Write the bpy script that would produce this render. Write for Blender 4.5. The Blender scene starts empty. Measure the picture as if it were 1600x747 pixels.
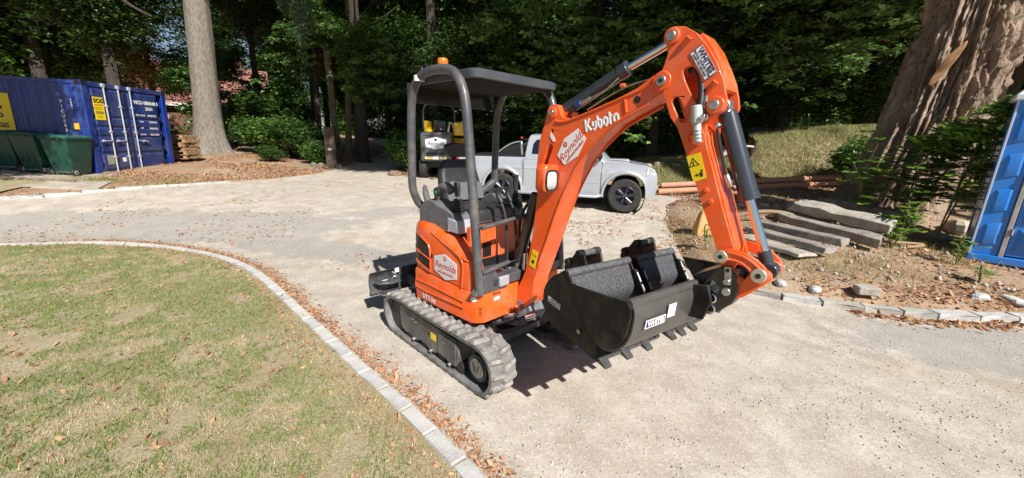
import bpy, bmesh, math, random
import numpy as np
from mathutils import Vector, Matrix
from mathutils.geometry import tessellate_polygon
random.seed(7); RS = np.random.RandomState(11)
S = bpy.context.scene; COL = S.collection
R = math.radians

# ------------------------------------------------------------------ camera, sky, sun, exposure
cam_d = bpy.data.cameras.new('camera'); cam = bpy.data.objects.new('camera', cam_d); COL.objects.link(cam)
cam_d.sensor_width = 36; cam_d.lens = 13.5; cam_d.clip_start = .05; cam_d.clip_end = 600
cam.matrix_world = Matrix.Translation((0, 0, 1.79)) @ Matrix.Rotation(R(90-14.2), 4, 'X') @ Matrix.Rotation(R(1.55), 4, 'Z')
S.camera = cam
SUN_ELEV = 41.5; SUN_AZ = -61.0          # azimuth of the direction towards the sun, from +x
w = bpy.data.worlds.new('World'); S.world = w; w.use_nodes = True
nt = w.node_tree; nt.nodes.clear()
sky = nt.nodes.new('ShaderNodeTexSky'); sky.sky_type = 'NISHITA'; sky.sun_disc = False
sky.sun_elevation = R(SUN_ELEV); sky.sun_rotation = R(90-SUN_AZ); sky.air_density = 1.0; sky.dust_density = .6
bg = nt.nodes.new('ShaderNodeBackground'); bg.inputs[1].default_value = .05
wo = nt.nodes.new('ShaderNodeOutputWorld'); nt.links.new(sky.outputs[0], bg.inputs[0]); nt.links.new(bg.outputs[0], wo.inputs[0])
sl = bpy.data.lights.new('sun', 'SUN'); sl.energy = 5.0; sl.angle = R(.55); sl.color = (1, .96, .905)
so = bpy.data.objects.new('sun', sl); COL.objects.link(so)
sd = Vector((math.cos(R(SUN_ELEV))*math.cos(R(SUN_AZ)), math.cos(R(SUN_ELEV))*math.sin(R(SUN_AZ)), math.sin(R(SUN_ELEV))))
so.rotation_euler = sd.to_track_quat('Z', 'Y').to_euler(); so.location = (5, -8, 12)
S.view_settings.view_transform = 'Standard'; S.view_settings.look = 'None'; S.view_settings.exposure = .60; S.view_settings.gamma = 1
S.render.engine = 'CYCLES'
S.cycles.max_bounces = 6; S.cycles.transparent_max_bounces = 6

# ------------------------------------------------------------------ materials
MATS = {}
def M(name, col, rough=.6, metal=0., col2=None, scale=8., bump=0., bscale=None, coat=0., detail=5., lo=.4, hi=.65, transl=0., rand=None, spec=None, stretch=None):
    """Principled material: colour mixed to col2 by noise; rand = per-island colours; bump = noise bump."""
    if name in MATS: return MATS[name]
    m = bpy.data.materials.new(name); m.use_nodes = True; t = m.node_tree; N = t.nodes; L = t.links
    b = N['Principled BSDF']; b.inputs['Roughness'].default_value = rough; b.inputs['Metallic'].default_value = metal
    if coat: b.inputs['Coat Weight'].default_value = coat; b.inputs['Coat Roughness'].default_value = .08
    if spec is not None: b.inputs['Specular IOR Level'].default_value = spec
    tc = N.new('ShaderNodeTexCoord'); src = tc.outputs['Object']
    if stretch:
        mp = N.new('ShaderNodeMapping'); mp.inputs['Scale'].default_value = stretch; L.new(src, mp.inputs[0]); src = mp.outputs[0]
    out = None
    if rand:
        g = N.new('ShaderNodeNewGeometry'); r = N.new('ShaderNodeValToRGB'); e = r.color_ramp.elements
        e[0].color = (*rand[0], 1); e[1].color = (*rand[-1], 1)
        for i, c in enumerate(rand[1:-1]): x = e.new((i+1)/(len(rand)-1)); x.color = (*c, 1)
        L.new(g.outputs['Random Per Island'], r.inputs[0]); out = r.outputs[0]
    if col2 is not None:
        n = N.new('ShaderNodeTexNoise'); n.inputs['Scale'].default_value = scale; n.inputs['Detail'].default_value = detail; n.inputs['Roughness'].default_value = .65
        L.new(src, n.inputs['Vector'])
        r = N.new('ShaderNodeMapRange'); r.inputs[1].default_value = lo; r.inputs[2].default_value = hi; L.new(n.outputs[0], r.inputs[0])
        mx = N.new('ShaderNodeMix'); mx.data_type = 'RGBA'; L.new(r.outputs[0], mx.inputs[0])
        mx.inputs[6].default_value = (*col, 1); mx.inputs[7].default_value = (*col2, 1)
        if out: L.new(out, mx.inputs[6])
        out = mx.outputs[2]
    if out: L.new(out, b.inputs['Base Color'])
    else: b.inputs['Base Color'].default_value = (*col, 1)
    if bump:
        n = N.new('ShaderNodeTexNoise'); n.inputs['Scale'].default_value = bscale or scale*3; n.inputs['Detail'].default_value = 6; L.new(src, n.inputs['Vector'])
        bp = N.new('ShaderNodeBump'); bp.inputs['Strength'].default_value = min(1, bump*2.2); bp.inputs['Distance'].default_value = min(bump*.1, .5/(bscale or scale*3))
        L.new(n.outputs[0], bp.inputs['Height']); L.new(bp.outputs[0], b.inputs['Normal'])
    if transl:
        tr = N.new('ShaderNodeBsdfTranslucent'); ms = N.new('ShaderNodeMixShader'); ms.inputs[0].default_value = transl
        if out: L.new(out, tr.inputs[0])
        else: tr.inputs[0].default_value = (*col, 1)
        L.new(b.outputs[0], ms.inputs[1]); L.new(tr.outputs[0], ms.inputs[2]); L.new(ms.outputs[0], N['Material Output'].inputs[0])
    MATS[name] = m; return m

# ------------------------------------------------------------------ mesh helpers
class MB:
    def __init__(s): s.v = []; s.f = []
    def add(s, v, f):
        o = len(s.v); s.v += [tuple(x) for x in v]; s.f += [tuple(i+o for i in q) for q in f]; return s
    def box(s, c, d, rot=None):
        x, y, z = d[0]/2, d[1]/2, d[2]/2
        v = [Vector((a*x, b*y, e*z)) for a in (-1, 1) for b in (-1, 1) for e in (-1, 1)]
        if rot is not None: v = [rot @ p for p in v]
        return s.add([p+Vector(c) for p in v], [(0,1,3,2),(4,6,7,5),(0,4,5,1),(2,3,7,6),(0,2,6,4),(1,5,7,3)])
    def bx(s, x0, x1, y0, y1, z0, z1): return s.box(((x0+x1)/2, (y0+y1)/2, (z0+z1)/2), (x1-x0, y1-y0, z1-z0))
    def plate(s, outline, c0, c1, fn=None, holes=()):
        """polygon (a,b) extruded from c0 to c1; fn(a,b,c)->xyz, default x=a, z=b, y=c"""
        fn = fn or (lambda a, b, c: (a, c, b))
        loops = [list(outline)]+[list(h) for h in holes]
        flat = [p for l in loops for p in l]
        tri = tessellate_polygon([[Vector((p[0], p[1], 0)) for p in l] for l in loops])
        n = len(flat); v = [fn(p[0], p[1], c0) for p in flat]+[fn(p[0], p[1], c1) for p in flat]
        f = [tuple(t) for t in tri]+[tuple(i+n for i in t[::-1]) for t in tri]
        k = 0
        for l in loops:
            m = len(l)
            for i in range(m): a, b = k+i, k+(i+1) % m; f.append((a, b, b+n, a+n))
            k += m
        return s.add(v, f)
    def cyl(s, a, b, r, n=14, r2=None, cap=True):
        a, b = Vector(a), Vector(b); d = (b-a).normalized(); u = d.orthogonal().normalized(); w2 = d.cross(u); r2 = r if r2 is None else r2
        v = []
        for P, rr in ((a, r), (b, r2)):
            v += [P+(u*math.cos(2*math.pi*i/n)+w2*math.sin(2*math.pi*i/n))*rr for i in range(n)]
        f = [(i, (i+1) % n, n+(i+1) % n, n+i) for i in range(n)]
        if cap: f += [tuple(range(n))[::-1], tuple(range(n, 2*n))]
        return s.add(v, f)
    def tube(s, pts, r, n=10, smooth=0, cap=True):
        P = [Vector(p) for p in pts]; rr = list(r) if hasattr(r, '__len__') else [r]*len(P)
        if smooth:
            Q = []; q = []
            for i in range(len(P)-1):
                p0, p1, p2, p3 = P[max(i-1, 0)], P[i], P[i+1], P[min(i+2, len(P)-1)]
                for k in range(smooth):
                    t = k/smooth
                    Q.append(.5*((2*p1)+(-p0+p2)*t+(2*p0-5*p1+4*p2-p3)*t*t+(-p0+3*p1-3*p2+p3)*t**3)); q.append(rr[i]*(1-t)+rr[i+1]*t)
            Q.append(P[-1]); q.append(rr[-1]); P, rr = Q, q
        u = None; v = []; m = len(P)
        for i in range(m):
            d = (P[min(i+1, m-1)]-P[max(i-1, 0)]).normalized()
            if u is None: u = d.orthogonal().normalized()
            u = (u-d*u.dot(d)).normalized(); w2 = d.cross(u)
            v += [P[i]+(u*math.cos(2*math.pi*k/n)+w2*math.sin(2*math.pi*k/n))*rr[i] for k in range(n)]
        f = [(i*n+k, i*n+(k+1) % n, (i+1)*n+(k+1) % n, (i+1)*n+k) for i in range(m-1) for k in range(n)]
        if cap: f += [tuple(range(n))[::-1], tuple(range((m-1)*n, m*n))]
        return s.add(v, f)
    def loft(s, rings, cap=True):
        n = len(rings[0]); v = [p for r in rings for p in r]
        f = [(i*n+k, i*n+(k+1) % n, (i+1)*n+(k+1) % n, (i+1)*n+k) for i in range(len(rings)-1) for k in range(n)]
        if cap: f += [tuple(range(n))[::-1], tuple(range((len(rings)-1)*n, len(rings)*n))]
        return s.add(v, f)
    def ball(s, c, r, n=8, m=6, sc=(1, 1, 1)):
        rings = []
        for j in range(m+1):
            t = math.pi*(j+.02)/(m+.04) if j not in (0, m) else (1e-2 if j == 0 else math.pi-1e-2)
            rings.append([(c[0]+sc[0]*r*math.sin(t)*math.cos(2*math.pi*k/n), c[1]+sc[1]*r*math.sin(t)*math.sin(2*math.pi*k/n), c[2]-sc[2]*r*math.cos(t)) for k in range(n)])
        return s.loft(rings)
    def xf(s, mat): s.v = [tuple(mat @ Vector(p)) for p in s.v]; return s
    def obj(s, name, mat, parent=None, bevel=0, smooth=True, seg=2):
        me = bpy.data.meshes.new(name); me.from_pydata(s.v, [], s.f)
        bm = bmesh.new(); bm.from_mesh(me); bmesh.ops.recalc_face_normals(bm, faces=bm.faces); bm.to_mesh(me); bm.free()
        o = bpy.data.objects.new(name, me); COL.objects.link(o); me.materials.append(mat)
        if parent: o.parent = parent
        if bevel:
            bv = o.modifiers.new('bevel', 'BEVEL'); bv.width = bevel; bv.segments = seg; bv.limit_method = 'ANGLE'; bv.angle_limit = R(35)
        if smooth: me.polygons.foreach_set('use_smooth', [True]*len(me.polygons)); me.set_sharp_from_angle(angle=R(38))
        return o

def fast_mesh(name, V, F, mat, parent=None, smooth=False):
    """numpy V (n,3), F (m,k)"""
    me = bpy.data.meshes.new(name); k = F.shape[1]
    me.vertices.add(len(V)); me.vertices.foreach_set('co', V.astype(np.float32).ravel())
    me.loops.add(F.size); me.loops.foreach_set('vertex_index', F.astype(np.int32).ravel())
    me.polygons.add(len(F)); me.polygons.foreach_set('loop_start', np.arange(0, F.size, k, dtype=np.int32)); me.polygons.foreach_set('loop_total', np.full(len(F), k, np.int32))
    if smooth: me.polygons.foreach_set('use_smooth', np.ones(len(F), bool))
    me.update(calc_edges=True); me.materials.append(mat)
    o = bpy.data.objects.new(name, me); COL.objects.link(o)
    if parent: o.parent = parent
    return o
def tag(o, label=None, cat=None, group=None, kind=None):
    if label: o['label'] = label
    if cat: o['category'] = cat
    if group: o['group'] = group
    if kind: o['kind'] = kind
    return o
def root(name, loc, rz, label, cat, group=None):
    o = bpy.data.objects.new(name, None); COL.objects.link(o); o.location = loc; o.rotation_euler = (0, 0, rz); o.empty_display_size = .2
    return tag(o, label, cat, group)
def struct(o): o['kind'] = 'structure'; return o
def copy_thing(src, loc, rz, label=None, group=None, scale=None):
    r = src.copy(); COL.objects.link(r); r.location = loc; r.rotation_euler = (0, 0, rz)
    if scale: r.scale = scale
    if label: r['label'] = label
    if group: r['group'] = group
    for c in src.children:
        d = c.copy(); COL.objects.link(d); d.parent = r
        for g in c.children: e = g.copy(); COL.objects.link(e); e.parent = d
    return r
def text(name, s, size, org, xd, yd, mat, parent=None, bold=0, shear=0, sx=1, extrude=.0006, kind=None):
    cu = bpy.data.curves.new(name, 'FONT'); cu.body = s; cu.size = size; cu.align_x = 'CENTER'; cu.align_y = 'CENTER'; cu.extrude = extrude; cu.offset = bold; cu.shear = shear; cu.resolution_u = 3
    t = bpy.data.objects.new(name, cu); COL.objects.link(t); dg = bpy.context.evaluated_depsgraph_get()
    me = bpy.data.meshes.new_from_object(t.evaluated_get(dg)); bpy.data.objects.remove(t); bpy.data.curves.remove(cu)
    xd = Vector(xd).normalized(); yd = Vector(yd); yd = (yd-xd*yd.dot(xd)).normalized(); zd = xd.cross(yd)
    m = Matrix((xd*sx, yd, zd)).transposed().to_4x4(); m.translation = Vector(org); me.transform(m)
    me.materials.clear(); me.materials.append(mat); me.name = name
    o = bpy.data.objects.new(name, me); COL.objects.link(o)
    if parent: o.parent = parent
    return o
def arc(cx, cy, r, a0, a1, n): return [(cx+r*math.cos(R(a0+(a1-a0)*i/n)), cy+r*math.sin(R(a0+(a1-a0)*i/n))) for i in range(n+1)]
def circle(cx, cy, r, n=16): return arc(cx, cy, r, 0, 360*(n-1)/n, n-1)
def slot(x0, y0, x1, y1, r, n=6):
    a = math.degrees(math.atan2(y1-y0, x1-x0)); return arc(x1, y1, r, a-90, a+90, n)+arc(x0, y0, r, a+90, a+270, n)
def spline(P, k=5, closed=False):
    out = []; n = len(P)
    for i in range(n if closed else n-1):
        if closed: p = [P[(i+j) % n] for j in (-1, 0, 1, 2)]
        else: p = [P[max(i-1, 0)], P[i], P[i+1], P[min(i+2, n-1)]]
        for q in range(k):
            t = q/k
            out.append(tuple(.5*((2*p[1][c])+(-p[0][c]+p[2][c])*t+(2*p[0][c]-5*p[1][c]+4*p[2][c]-p[3][c])*t*t+(-p[0][c]+3*p[1][c]-3*p[2][c]+p[3][c])*t**3) for c in range(len(P[0]))))
    if not closed: out.append(tuple(P[-1]))
    return out

# value noise (numpy)
_G = RS.rand(64, 64, 64)
def noise(x, y, z=0.):
    x, y, z = np.broadcast_arrays(np.asarray(x, float), np.asarray(y, float), np.asarray(z, float))
    xi, yi, zi = np.floor(x).astype(int), np.floor(y).astype(int), np.floor(z).astype(int)
    fx, fy, fz = x-xi, y-yi, z-zi; fx = fx*fx*(3-2*fx); fy = fy*fy*(3-2*fy); fz = fz*fz*(3-2*fz)
    g = lambda a, b, c: _G[(xi+a) % 64, (yi+b) % 64, (zi+c) % 64]
    r = 0
    for a in (0, 1):
        for b in (0, 1):
            for c in (0, 1): r = r+g(a, b, c)*(fx if a else 1-fx)*(fy if b else 1-fy)*(fz if c else 1-fz)
    return r
def fbm(x, y, z=0., o=4):
    r = 0; a = .5
    for i in range(o): r = r+a*noise(x*2**i+i*7.1, y*2**i+i*3.3, z*2**i); a *= .5
    return r/(1-.5**o)

# ------------------------------------------------------------------ terrain
KL=[(-16,3.1),(-12,4.55),(-10,5.3),(-8,5.78),(-6.82,6.04),(-5.66,5.92),(-4.4,5.48),(-3.39,4.81),(-2.04,3.53),(-1.2,2.72),(-.65,2.2),(-.19,1.72),(.25,1.2),(.9,.35),(1.6,-.6)]
KR=[(4.9,10.9),(4.0,10.0),(3.4,8.5),(3.0,7.0),(2.75,5.8),(2.8,5.1),(3.08,4.6),(3.82,4.25),(4.72,4.02),(5.78,4.0),(8,4.1),(12,4.6),(20,5.5)]
KF=[(-17,6.6),(-11.1,8.2),(-9.9,9.0),(-8.8,10.3),(-8.3,11.2)]
def sm(t): t=np.clip(t,0,1); return t*t*(3-2*t)
def pdist(x,y,P,close=False):
    x=np.asarray(x,float);y=np.asarray(y,float);d=np.full(x.shape,1e9)
    n=len(P)
    for i in range(n if close else n-1):
        ax,ay=P[i];bx,by=P[(i+1)%n];vx,vy=bx-ax,by-ay
        t=np.clip(((x-ax)*vx+(y-ay)*vy)/(vx*vx+vy*vy),0,1)
        d=np.minimum(d,np.hypot(x-ax-t*vx,y-ay-t*vy))
    return d
def inside(x,y,P):
    x=np.asarray(x,float);y=np.asarray(y,float);c=np.zeros(x.shape,bool);n=len(P)
    for i in range(n):
        ax,ay=P[i];bx,by=P[(i+1)%n]
        if ay==by: continue
        k=((ay>y)!=(by>y))&(x<(bx-ax)*(y-ay)/(by-ay)+ax); c^=k
    return c
BANK=KR+[(60,5.5),(60,60),(30,60),(8,13)]
def T(x,y):
    x=np.asarray(x,float);y=np.asarray(y,float)
    z=.09*np.clip(y-6.4,0,3.2)+.035*np.clip(y-9.6,0,30)
    z=z+.06*np.clip(-x-7,0,12)*sm((y-6)/4)
    d=np.where(inside(x,y,BANK),pdist(x,y,KR),0)
    z=z+.10*sm(d/.3)+.09*np.clip(d,0,5)
    z=z+sm((y-(12.15-.17*(x-4)))/2.6)*sm((x-3.6)/1.8)*np.clip(.50+.13*(x-4),0,1.6)
    return z
LAWN = KL+[(1.6, -8), (-20, -8), (-20, 2.6)]
DRIVE = KL+[(3, -4), (25, -4), (25, 5.9), (20, 5.5)]+KR[::-1][1:]+[(3.2, 12.5), (-1.5, 13.2), (-4.2, 14.3), (-5.3, 17), (-5.0, 21), (-6, 27), (-8.5, 27), (-7.6, 21), (-7.3, 17), (-7.2, 14), (-7.9, 12)]+KF[::-1]+[(-17, 3.0)]
STRIP = [(-17, 6.9), (-11.5, 8.35), (-11.3, 9.3), (-12.6, 9.6), (-17, 8.6)]
def micro(x, y): return .018*(fbm(x*1.3, y*1.3)-.5)+.006*(noise(x*7, y*7)-.5)
def grid_mesh(name, xs, ys, zf, mat, keep=None):
    X, Y = np.meshgrid(xs, ys); Z = zf(X, Y); nx = len(xs); ny = len(ys)
    I = np.arange(nx*ny).reshape(ny, nx); F = np.stack([I[:-1, :-1], I[:-1, 1:], I[1:, 1:], I[1:, :-1]], -1).reshape(-1, 4)
    if keep is not None:
        cx = X.ravel()[F].mean(1); cy = Y.ravel()[F].mean(1); F = F[keep(cx, cy)]
    V = np.stack([X.ravel(), Y.ravel(), Z.ravel()], 1); u, inv = np.unique(F, return_inverse=True)
    return fast_mesh(name, V[u], inv.reshape(F.shape), mat, smooth=True)
def warp(lo, hi, n, c, p=2.2):      # grid lines denser near c
    t = np.linspace(-1, 1, n); s = np.sign(t)*np.abs(t)**p
    return np.where(s < 0, c+s*(c-lo), c+s*(hi-c))

def ground_mat():
    m = M('woodland_soil', (.22, .155, .10), .95, 0, (.36, .29, .21), .9, .5, 22, lo=.35, hi=.62, spec=.2)
    t = m.node_tree; N = t.nodes; L = t.links; b = N['Principled BSDF']; old = b.inputs['Base Color'].links[0].from_socket
    tc = [n for n in N if n.type == 'TEX_COORD'][0]
    n1 = N.new('ShaderNodeTexNoise'); n1.inputs['Scale'].default_value = 30; n1.inputs['Detail'].default_value = 4; L.new(tc.outputs['Object'], n1.inputs[0])
    r = N.new('ShaderNodeMapRange'); r.inputs[1].default_value = .5; r.inputs[2].default_value = .62; L.new(n1.outputs[0], r.inputs[0])
    mx = N.new('ShaderNodeMix'); mx.data_type = 'RGBA'; L.new(r.outputs[0], mx.inputs[0]); L.new(old, mx.inputs[6]); mx.inputs[7].default_value = (.42, .22, .11, 1)
    L.new(mx.outputs[2], b.inputs['Base Color']); return m
def drive_mat():
    m = M('pale_gravel', (.415, .362, .298), .95, 0, (.555, .50, .425), 3.2, .22, 110, spec=.2)
    t = m.node_tree; N = t.nodes; L = t.links; b = N['Principled BSDF']; cur = b.inputs['Base Color'].links[0].from_socket
    tc = [n for n in N if n.type == 'TEX_COORD'][0]
    def noise_n(sc, det=4, off=None):
        n = N.new('ShaderNodeTexNoise'); n.inputs['Scale'].default_value = sc; n.inputs['Detail'].default_value = det; n.inputs['Roughness'].default_value = .7
        L.new(tc.outputs['Object'], n.inputs[0]); return n.outputs[0]
    def rng(s, a, b2):
        r = N.new('ShaderNodeMapRange'); r.inputs[1].default_value = a; r.inputs[2].default_value = b2; r.interpolation_type = 'SMOOTHSTEP'; L.new(s, r.inputs[0]); return r.outputs[0]
    def math_(op, a, b2):
        n = N.new('ShaderNodeMath'); n.operation = op
        for i, q in enumerate((a, b2)):
            if hasattr(q, 'links'): L.new(q, n.inputs[i])
            else: n.inputs[i].default_value = q
        return n.outputs[0]
    def mixc(f, a, col):
        mx = N.new('ShaderNodeMix'); mx.data_type = 'RGBA'; L.new(f, mx.inputs[0]); L.new(a, mx.inputs[6]); mx.inputs[7].default_value = (*col, 1); return mx.outputs[2]
    # worn grey tarmac showing through in two places (far left of the lane, by the right kerb)
    sep = N.new('ShaderNodeSeparateXYZ'); L.new(tc.outputs['Object'], sep.inputs[0])
    def blob(cx, cy, rx, ry, ang):
        dx = math_('SUBTRACT', sep.outputs[0], cx); dy = math_('SUBTRACT', sep.outputs[1], cy); c, s = math.cos(R(ang)), math.sin(R(ang))
        u = math_('DIVIDE', math_('ADD', math_('MULTIPLY', dx, c), math_('MULTIPLY', dy, s)), rx)
        v = math_('DIVIDE', math_('SUBTRACT', math_('MULTIPLY', dy, c), math_('MULTIPLY', dx, s)), ry)
        d = math_('POWER', math_('ADD', math_('MULTIPLY', u, u), math_('MULTIPLY', v, v)), .5)
        d = math_('ADD', d, math_('MULTIPLY', math_('SUBTRACT', noise_n(1.6, 5), .5), 1.3))
        return rng(d, 1.08, .86)
    g = math_('MAXIMUM', blob(-7.2, 7.0, 4.6, 1.15, 8), blob(5.6, 3.1, 2.7, .62, -8))
    g = math_('MAXIMUM', g, blob(-2.6, 8.6, 1.6, .35, 25))
    g = math_('MAXIMUM', g, blob(-3.6, 6.2, 2.2, .55, -20)); g = math_('MULTIPLY', g, .62)
    cur = mixc(g, cur, (.30, .29, .275))
    cur = mixc(math_('MULTIPLY', rng(noise_n(14, 6), .50, .70), .30), cur, (.33, .28, .22))
    cur = mixc(math_('MULTIPLY', rng(noise_n(42, 4), .50, .62), .42), cur, (.27, .245, .215))
    cur = mixc(math_('MULTIPLY', rng(noise_n(190, 2), .55, .62), .45), cur, (.20, .185, .17))
    cur = mixc(math_('MULTIPLY', rng(noise_n(60, 3), .56, .66), .6), cur, (.70, .66, .60))
    cur = mixc(math_('MULTIPLY', rng(noise_n(.55, 6), .52, .72), .35), cur, (.40, .30, .20))
    L.new(cur, b.inputs['Base Color']); return m
def lawn_mat():
    m = M('dry_turf', (.30, .26, .15), .95, 0, (.44, .37, .26), 2.2, .3, 60, lo=.40, hi=.62, spec=.15)
    t = m.node_tree; N = t.nodes; L = t.links; b = N['Principled BSDF']; cur = b.inputs['Base Color'].links[0].from_socket
    tc = [n for n in N if n.type == 'TEX_COORD'][0]
    n = N.new('ShaderNodeTexNoise'); n.inputs['Scale'].default_value = 70; n.inputs['Detail'].default_value = 5; L.new(tc.outputs['Object'], n.inputs[0])
    r = N.new('ShaderNodeMapRange'); r.inputs[1].default_value = .4; r.inputs[2].default_value = .7; r.inputs[4].default_value = .6; L.new(n.outputs[0], r.inputs[0])
    mx = N.new('ShaderNodeMix'); mx.data_type = 'RGBA'; L.new(r.outputs[0], mx.inputs[0]); L.new(cur, mx.inputs[6]); mx.inputs[7].default_value = (.20, .17, .09, 1)
    L.new(mx.outputs[2], b.inputs['Base Color']); return m

def soil_z(x, y):
    ins = inside(x, y, DRIVE); d = pdist(x, y, DRIVE, True); insl = inside(x, y, LAWN); dl = pdist(x, y, LAWN, True)
    bankm = np.where(inside(x, y, BANK), np.clip(pdist(x, y, KR)*2, 0, 1), .3)
    z = T(x, y)+bankm*(.10*(fbm(x*1.1, y*1.1)-.5)+.05*(fbm(x*5, y*5)-.5))
    z = z+.30*np.exp(-(((x+9.9)/1.5)**2+((y-12.6)/1.4)**2))*1.0     # leaf-covered mound by the tall trunk
    z = np.where(ins, T(x, y)-.10*sm(d/.15), z); z = np.where(insl, -.12*sm(dl/.15), z)
    far = np.hypot(x, y); return z+np.where(far > 60, (far-60)*.01, 0)
grid_mesh('ground', np.unique(np.r_[warp(-260, 260, 120, 3, 3.2), np.arange(-17, 13, .16)]), np.unique(np.r_[warp(-60, 320, 90, 8, 3.2), np.arange(3.5, 20, .16)]), soil_z, ground_mat())
struct(bpy.data.objects['ground'])
dz = lambda x, y: T(x, y)*1.0+micro(x, y)+.004
rb = (np.arange(-17, 20, .14), np.arange(-3.9, 27, .14))
o = grid_mesh('driveway', rb[0], rb[1], lambda x, y: np.where(inside(x, y, BANK), T(np.clip(x, None, 2.6), y), T(x, y))+micro(x, y)+.004, drive_mat(), lambda x, y: inside(x, y, DRIVE) | ((pdist(x, y, DRIVE, True) < .09)))
struct(o)
lawn_h = lambda x, y: .012+.03*(fbm(x*.8, y*.8)-.5)+.02*(fbm(x*4, y*4)-.5)
o = grid_mesh('lawn', np.arange(-19, 1.8, .11), np.arange(-4, 6.4, .11), lawn_h, lawn_mat(), lambda x, y: inside(x, y, LAWN)); struct(o)
o = grid_mesh('grass_verge', np.arange(-17, -11, .15), np.arange(6.8, 9.8, .15), lambda x, y: T(x, y)+.03+.02*fbm(x*4, y*4), lawn_mat(), lambda x, y: inside(x, y, STRIP)); struct(o)

# ------------------------------------------------------------------ kerbs, stone by stone
stone_m = M('kerb_stone', (.50, .50, .48), .9, 0, (.36, .35, .33), 9, .25, 60, spec=.25)
stone_m2 = M('kerb_stone_pale', (.62, .59, .54), .9, 0, (.42, .41, .39), 7, .25, 60, spec=.25)
stone_m4 = M('kerb_stone_light', (.52, .51, .48), .9, 0, (.44, .43, .41), 9, .2, 60, spec=.2)
stone_m3 = M('kerb_stone_worn', (.42, .40, .36), .9, 0, (.30, .28, .26), 8, .25, 60, spec=.25)
def polylen(P):
    d = [0]
    for a, b in zip(P[:-1], P[1:]): d.append(d[-1]+math.dist(a, b))
    return d
def at_len(P, D, s):
    s = min(max(s, 0), D[-1]-1e-6)
    for i in range(len(D)-1):
        if s <= D[i+1]: t = (s-D[i])/(D[i+1]-D[i]); return Vector((P[i][0]*(1-t)+P[i+1][0]*t, P[i][1]*(1-t)+P[i+1][1]*t))
def kerb(P, name, wd, ln, top, zf, mats, seed, irregular=.1, limit=None):
    rn = random.Random(seed); e = bpy.data.objects.new(name, None); COL.objects.link(e); struct(e)
    P = spline(P, 6); D = polylen(P); s = limit[0] if limit else 0; end = limit[1] if limit else D[-1]
    while s < end:
        l = ln*(1+rn.uniform(-irregular, irregular)*1.5); a = at_len(P, D, s); b = at_len(P, D, s+l-.012); c = (a+b)/2; d = (b-a)
        if d.length < .02: break
        ang = math.atan2(d.y, d.x)+rn.uniform(-.02, .02)*irregular*8; h = wd/2*(1+rn.uniform(-.6, .6)*irregular); L_ = d.length/2; z = zf(c.x, c.y)
        v = []; j = lambda q: rn.uniform(-q, q)*irregular
        for zz, k in ((z-.12, 1.0), (z+top-.012, 1.0), (z+top, .93)):
            for x, y in ((-1, -1), (-.33, -1), (.33, -1), (1, -1), (1, 1), (.33, 1), (-.33, 1), (-1, 1)): v.append((x*L_*(k if k == 1 else 1-.008/L_)+j(.03), y*h*k+j(.10), zz+j(.05)*(zz > z)))
        f = [(r*8+q, r*8+(q+1) % 8, (r+1)*8+(q+1) % 8, (r+1)*8+q) for r in (0, 1) for q in range(8)]+[(16, 17, 22, 23), (17, 18, 21, 22), (18, 19, 20, 21)]
        m = MB(); m.add(v, f); o = m.obj('kerb_stone', mats[rn.random() < .4], e, smooth=False); o.location = (c.x, c.y, 0); o.rotation_euler = (0, 0, ang)
        s += l
kerb(KL, 'lawn_kerb', .096, .30, .028, lambda x, y: 0, (stone_m4, stone_m), 3, .05)
kerb(KR[4:], 'bank_kerb', .135, .40, .065, lambda x, y: 0.0, (stone_m, stone_m3), 5, .12)
kerb(KF, 'far_kerb', .13, .5, .05, lambda x, y: float(T(x, y)), (stone_m2, stone_m), 6, .12)

# ------------------------------------------------------------------ grass, fallen leaves, gravel (uncountable)
def tz(x, y):   # top surface everywhere
    ld = inside(x, y, LAWN); dr = inside(x, y, DRIVE)
    return np.where(ld, lawn_h(x, y), np.where(dr, np.where(inside(x, y, BANK), T(np.clip(x, None, 2.6), y), T(x, y))+micro(x, y)+.004, soil_z(x, y)))
def blades(name, x, y, h, wd, mat, label, cat):
    n = len(x); z = tz(x, y)-.004; a = RS.rand(n)*6.283; lean = (RS.rand(n)*.9+.15)*h; la = RS.rand(n)*6.283
    dx, dy = np.cos(a)*wd/2, np.sin(a)*wd/2
    V = np.empty((n, 3, 3)); V[:, 0] = np.stack([x-dx, y-dy, z], 1); V[:, 1] = np.stack([x+dx, y+dy, z], 1)
    V[:, 2] = np.stack([x+np.cos(la)*lean, y+np.sin(la)*lean, z+h], 1)
    o = fast_mesh(name, V.reshape(-1, 3), np.arange(3*n).reshape(-1, 3), mat); tag(o, label, cat, kind='stuff'); return o
green_m = M('grass_blade_green', (.1, .2, .04), .7, rand=[(.10, .19, .04), (.21, .28, .08), (.34, .36, .13), (.13, .23, .05)], transl=.25, spec=.2)
dry_m = M('grass_blade_dry', (.4, .3, .1), .8, rand=[(.50, .40, .22), (.34, .28, .13), (.68, .58, .38), (.30, .26, .11), (.58, .48, .28)], transl=.2, spec=.2)
n = 420000; u = RS.rand(n)**1.7
y = .9+u*5.3; x = -10.5+RS.rand(n)*11.5
k = inside(x, y, LAWN) & (pdist(x, y, KL) > .07); x, y = x[k], y[k]
g = .5*fbm(x*1.1+5, y*1.1)+.5*fbm(x*4.1+5, y*4.1)+.30*(noise(x*14, y*14)-.5); bare = fbm(x*4.3+9, y*4.3+4); kd = pdist(x, y, KL); rr = RS.rand(len(x))
keepg = (g > .375+.15*rr-.0) & (bare < .66); keepg &= kd > .12+.35*rr*(y < 3.5)
hh = (.016+.022*RS.rand(len(x)))*np.where(kd < .4, 1., 1.)
blades('green_grass', x[keepg], y[keepg], hh[keepg]*1.25, .0055, green_m, 'short green grass patches growing through the parched front lawn', 'grass')
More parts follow.
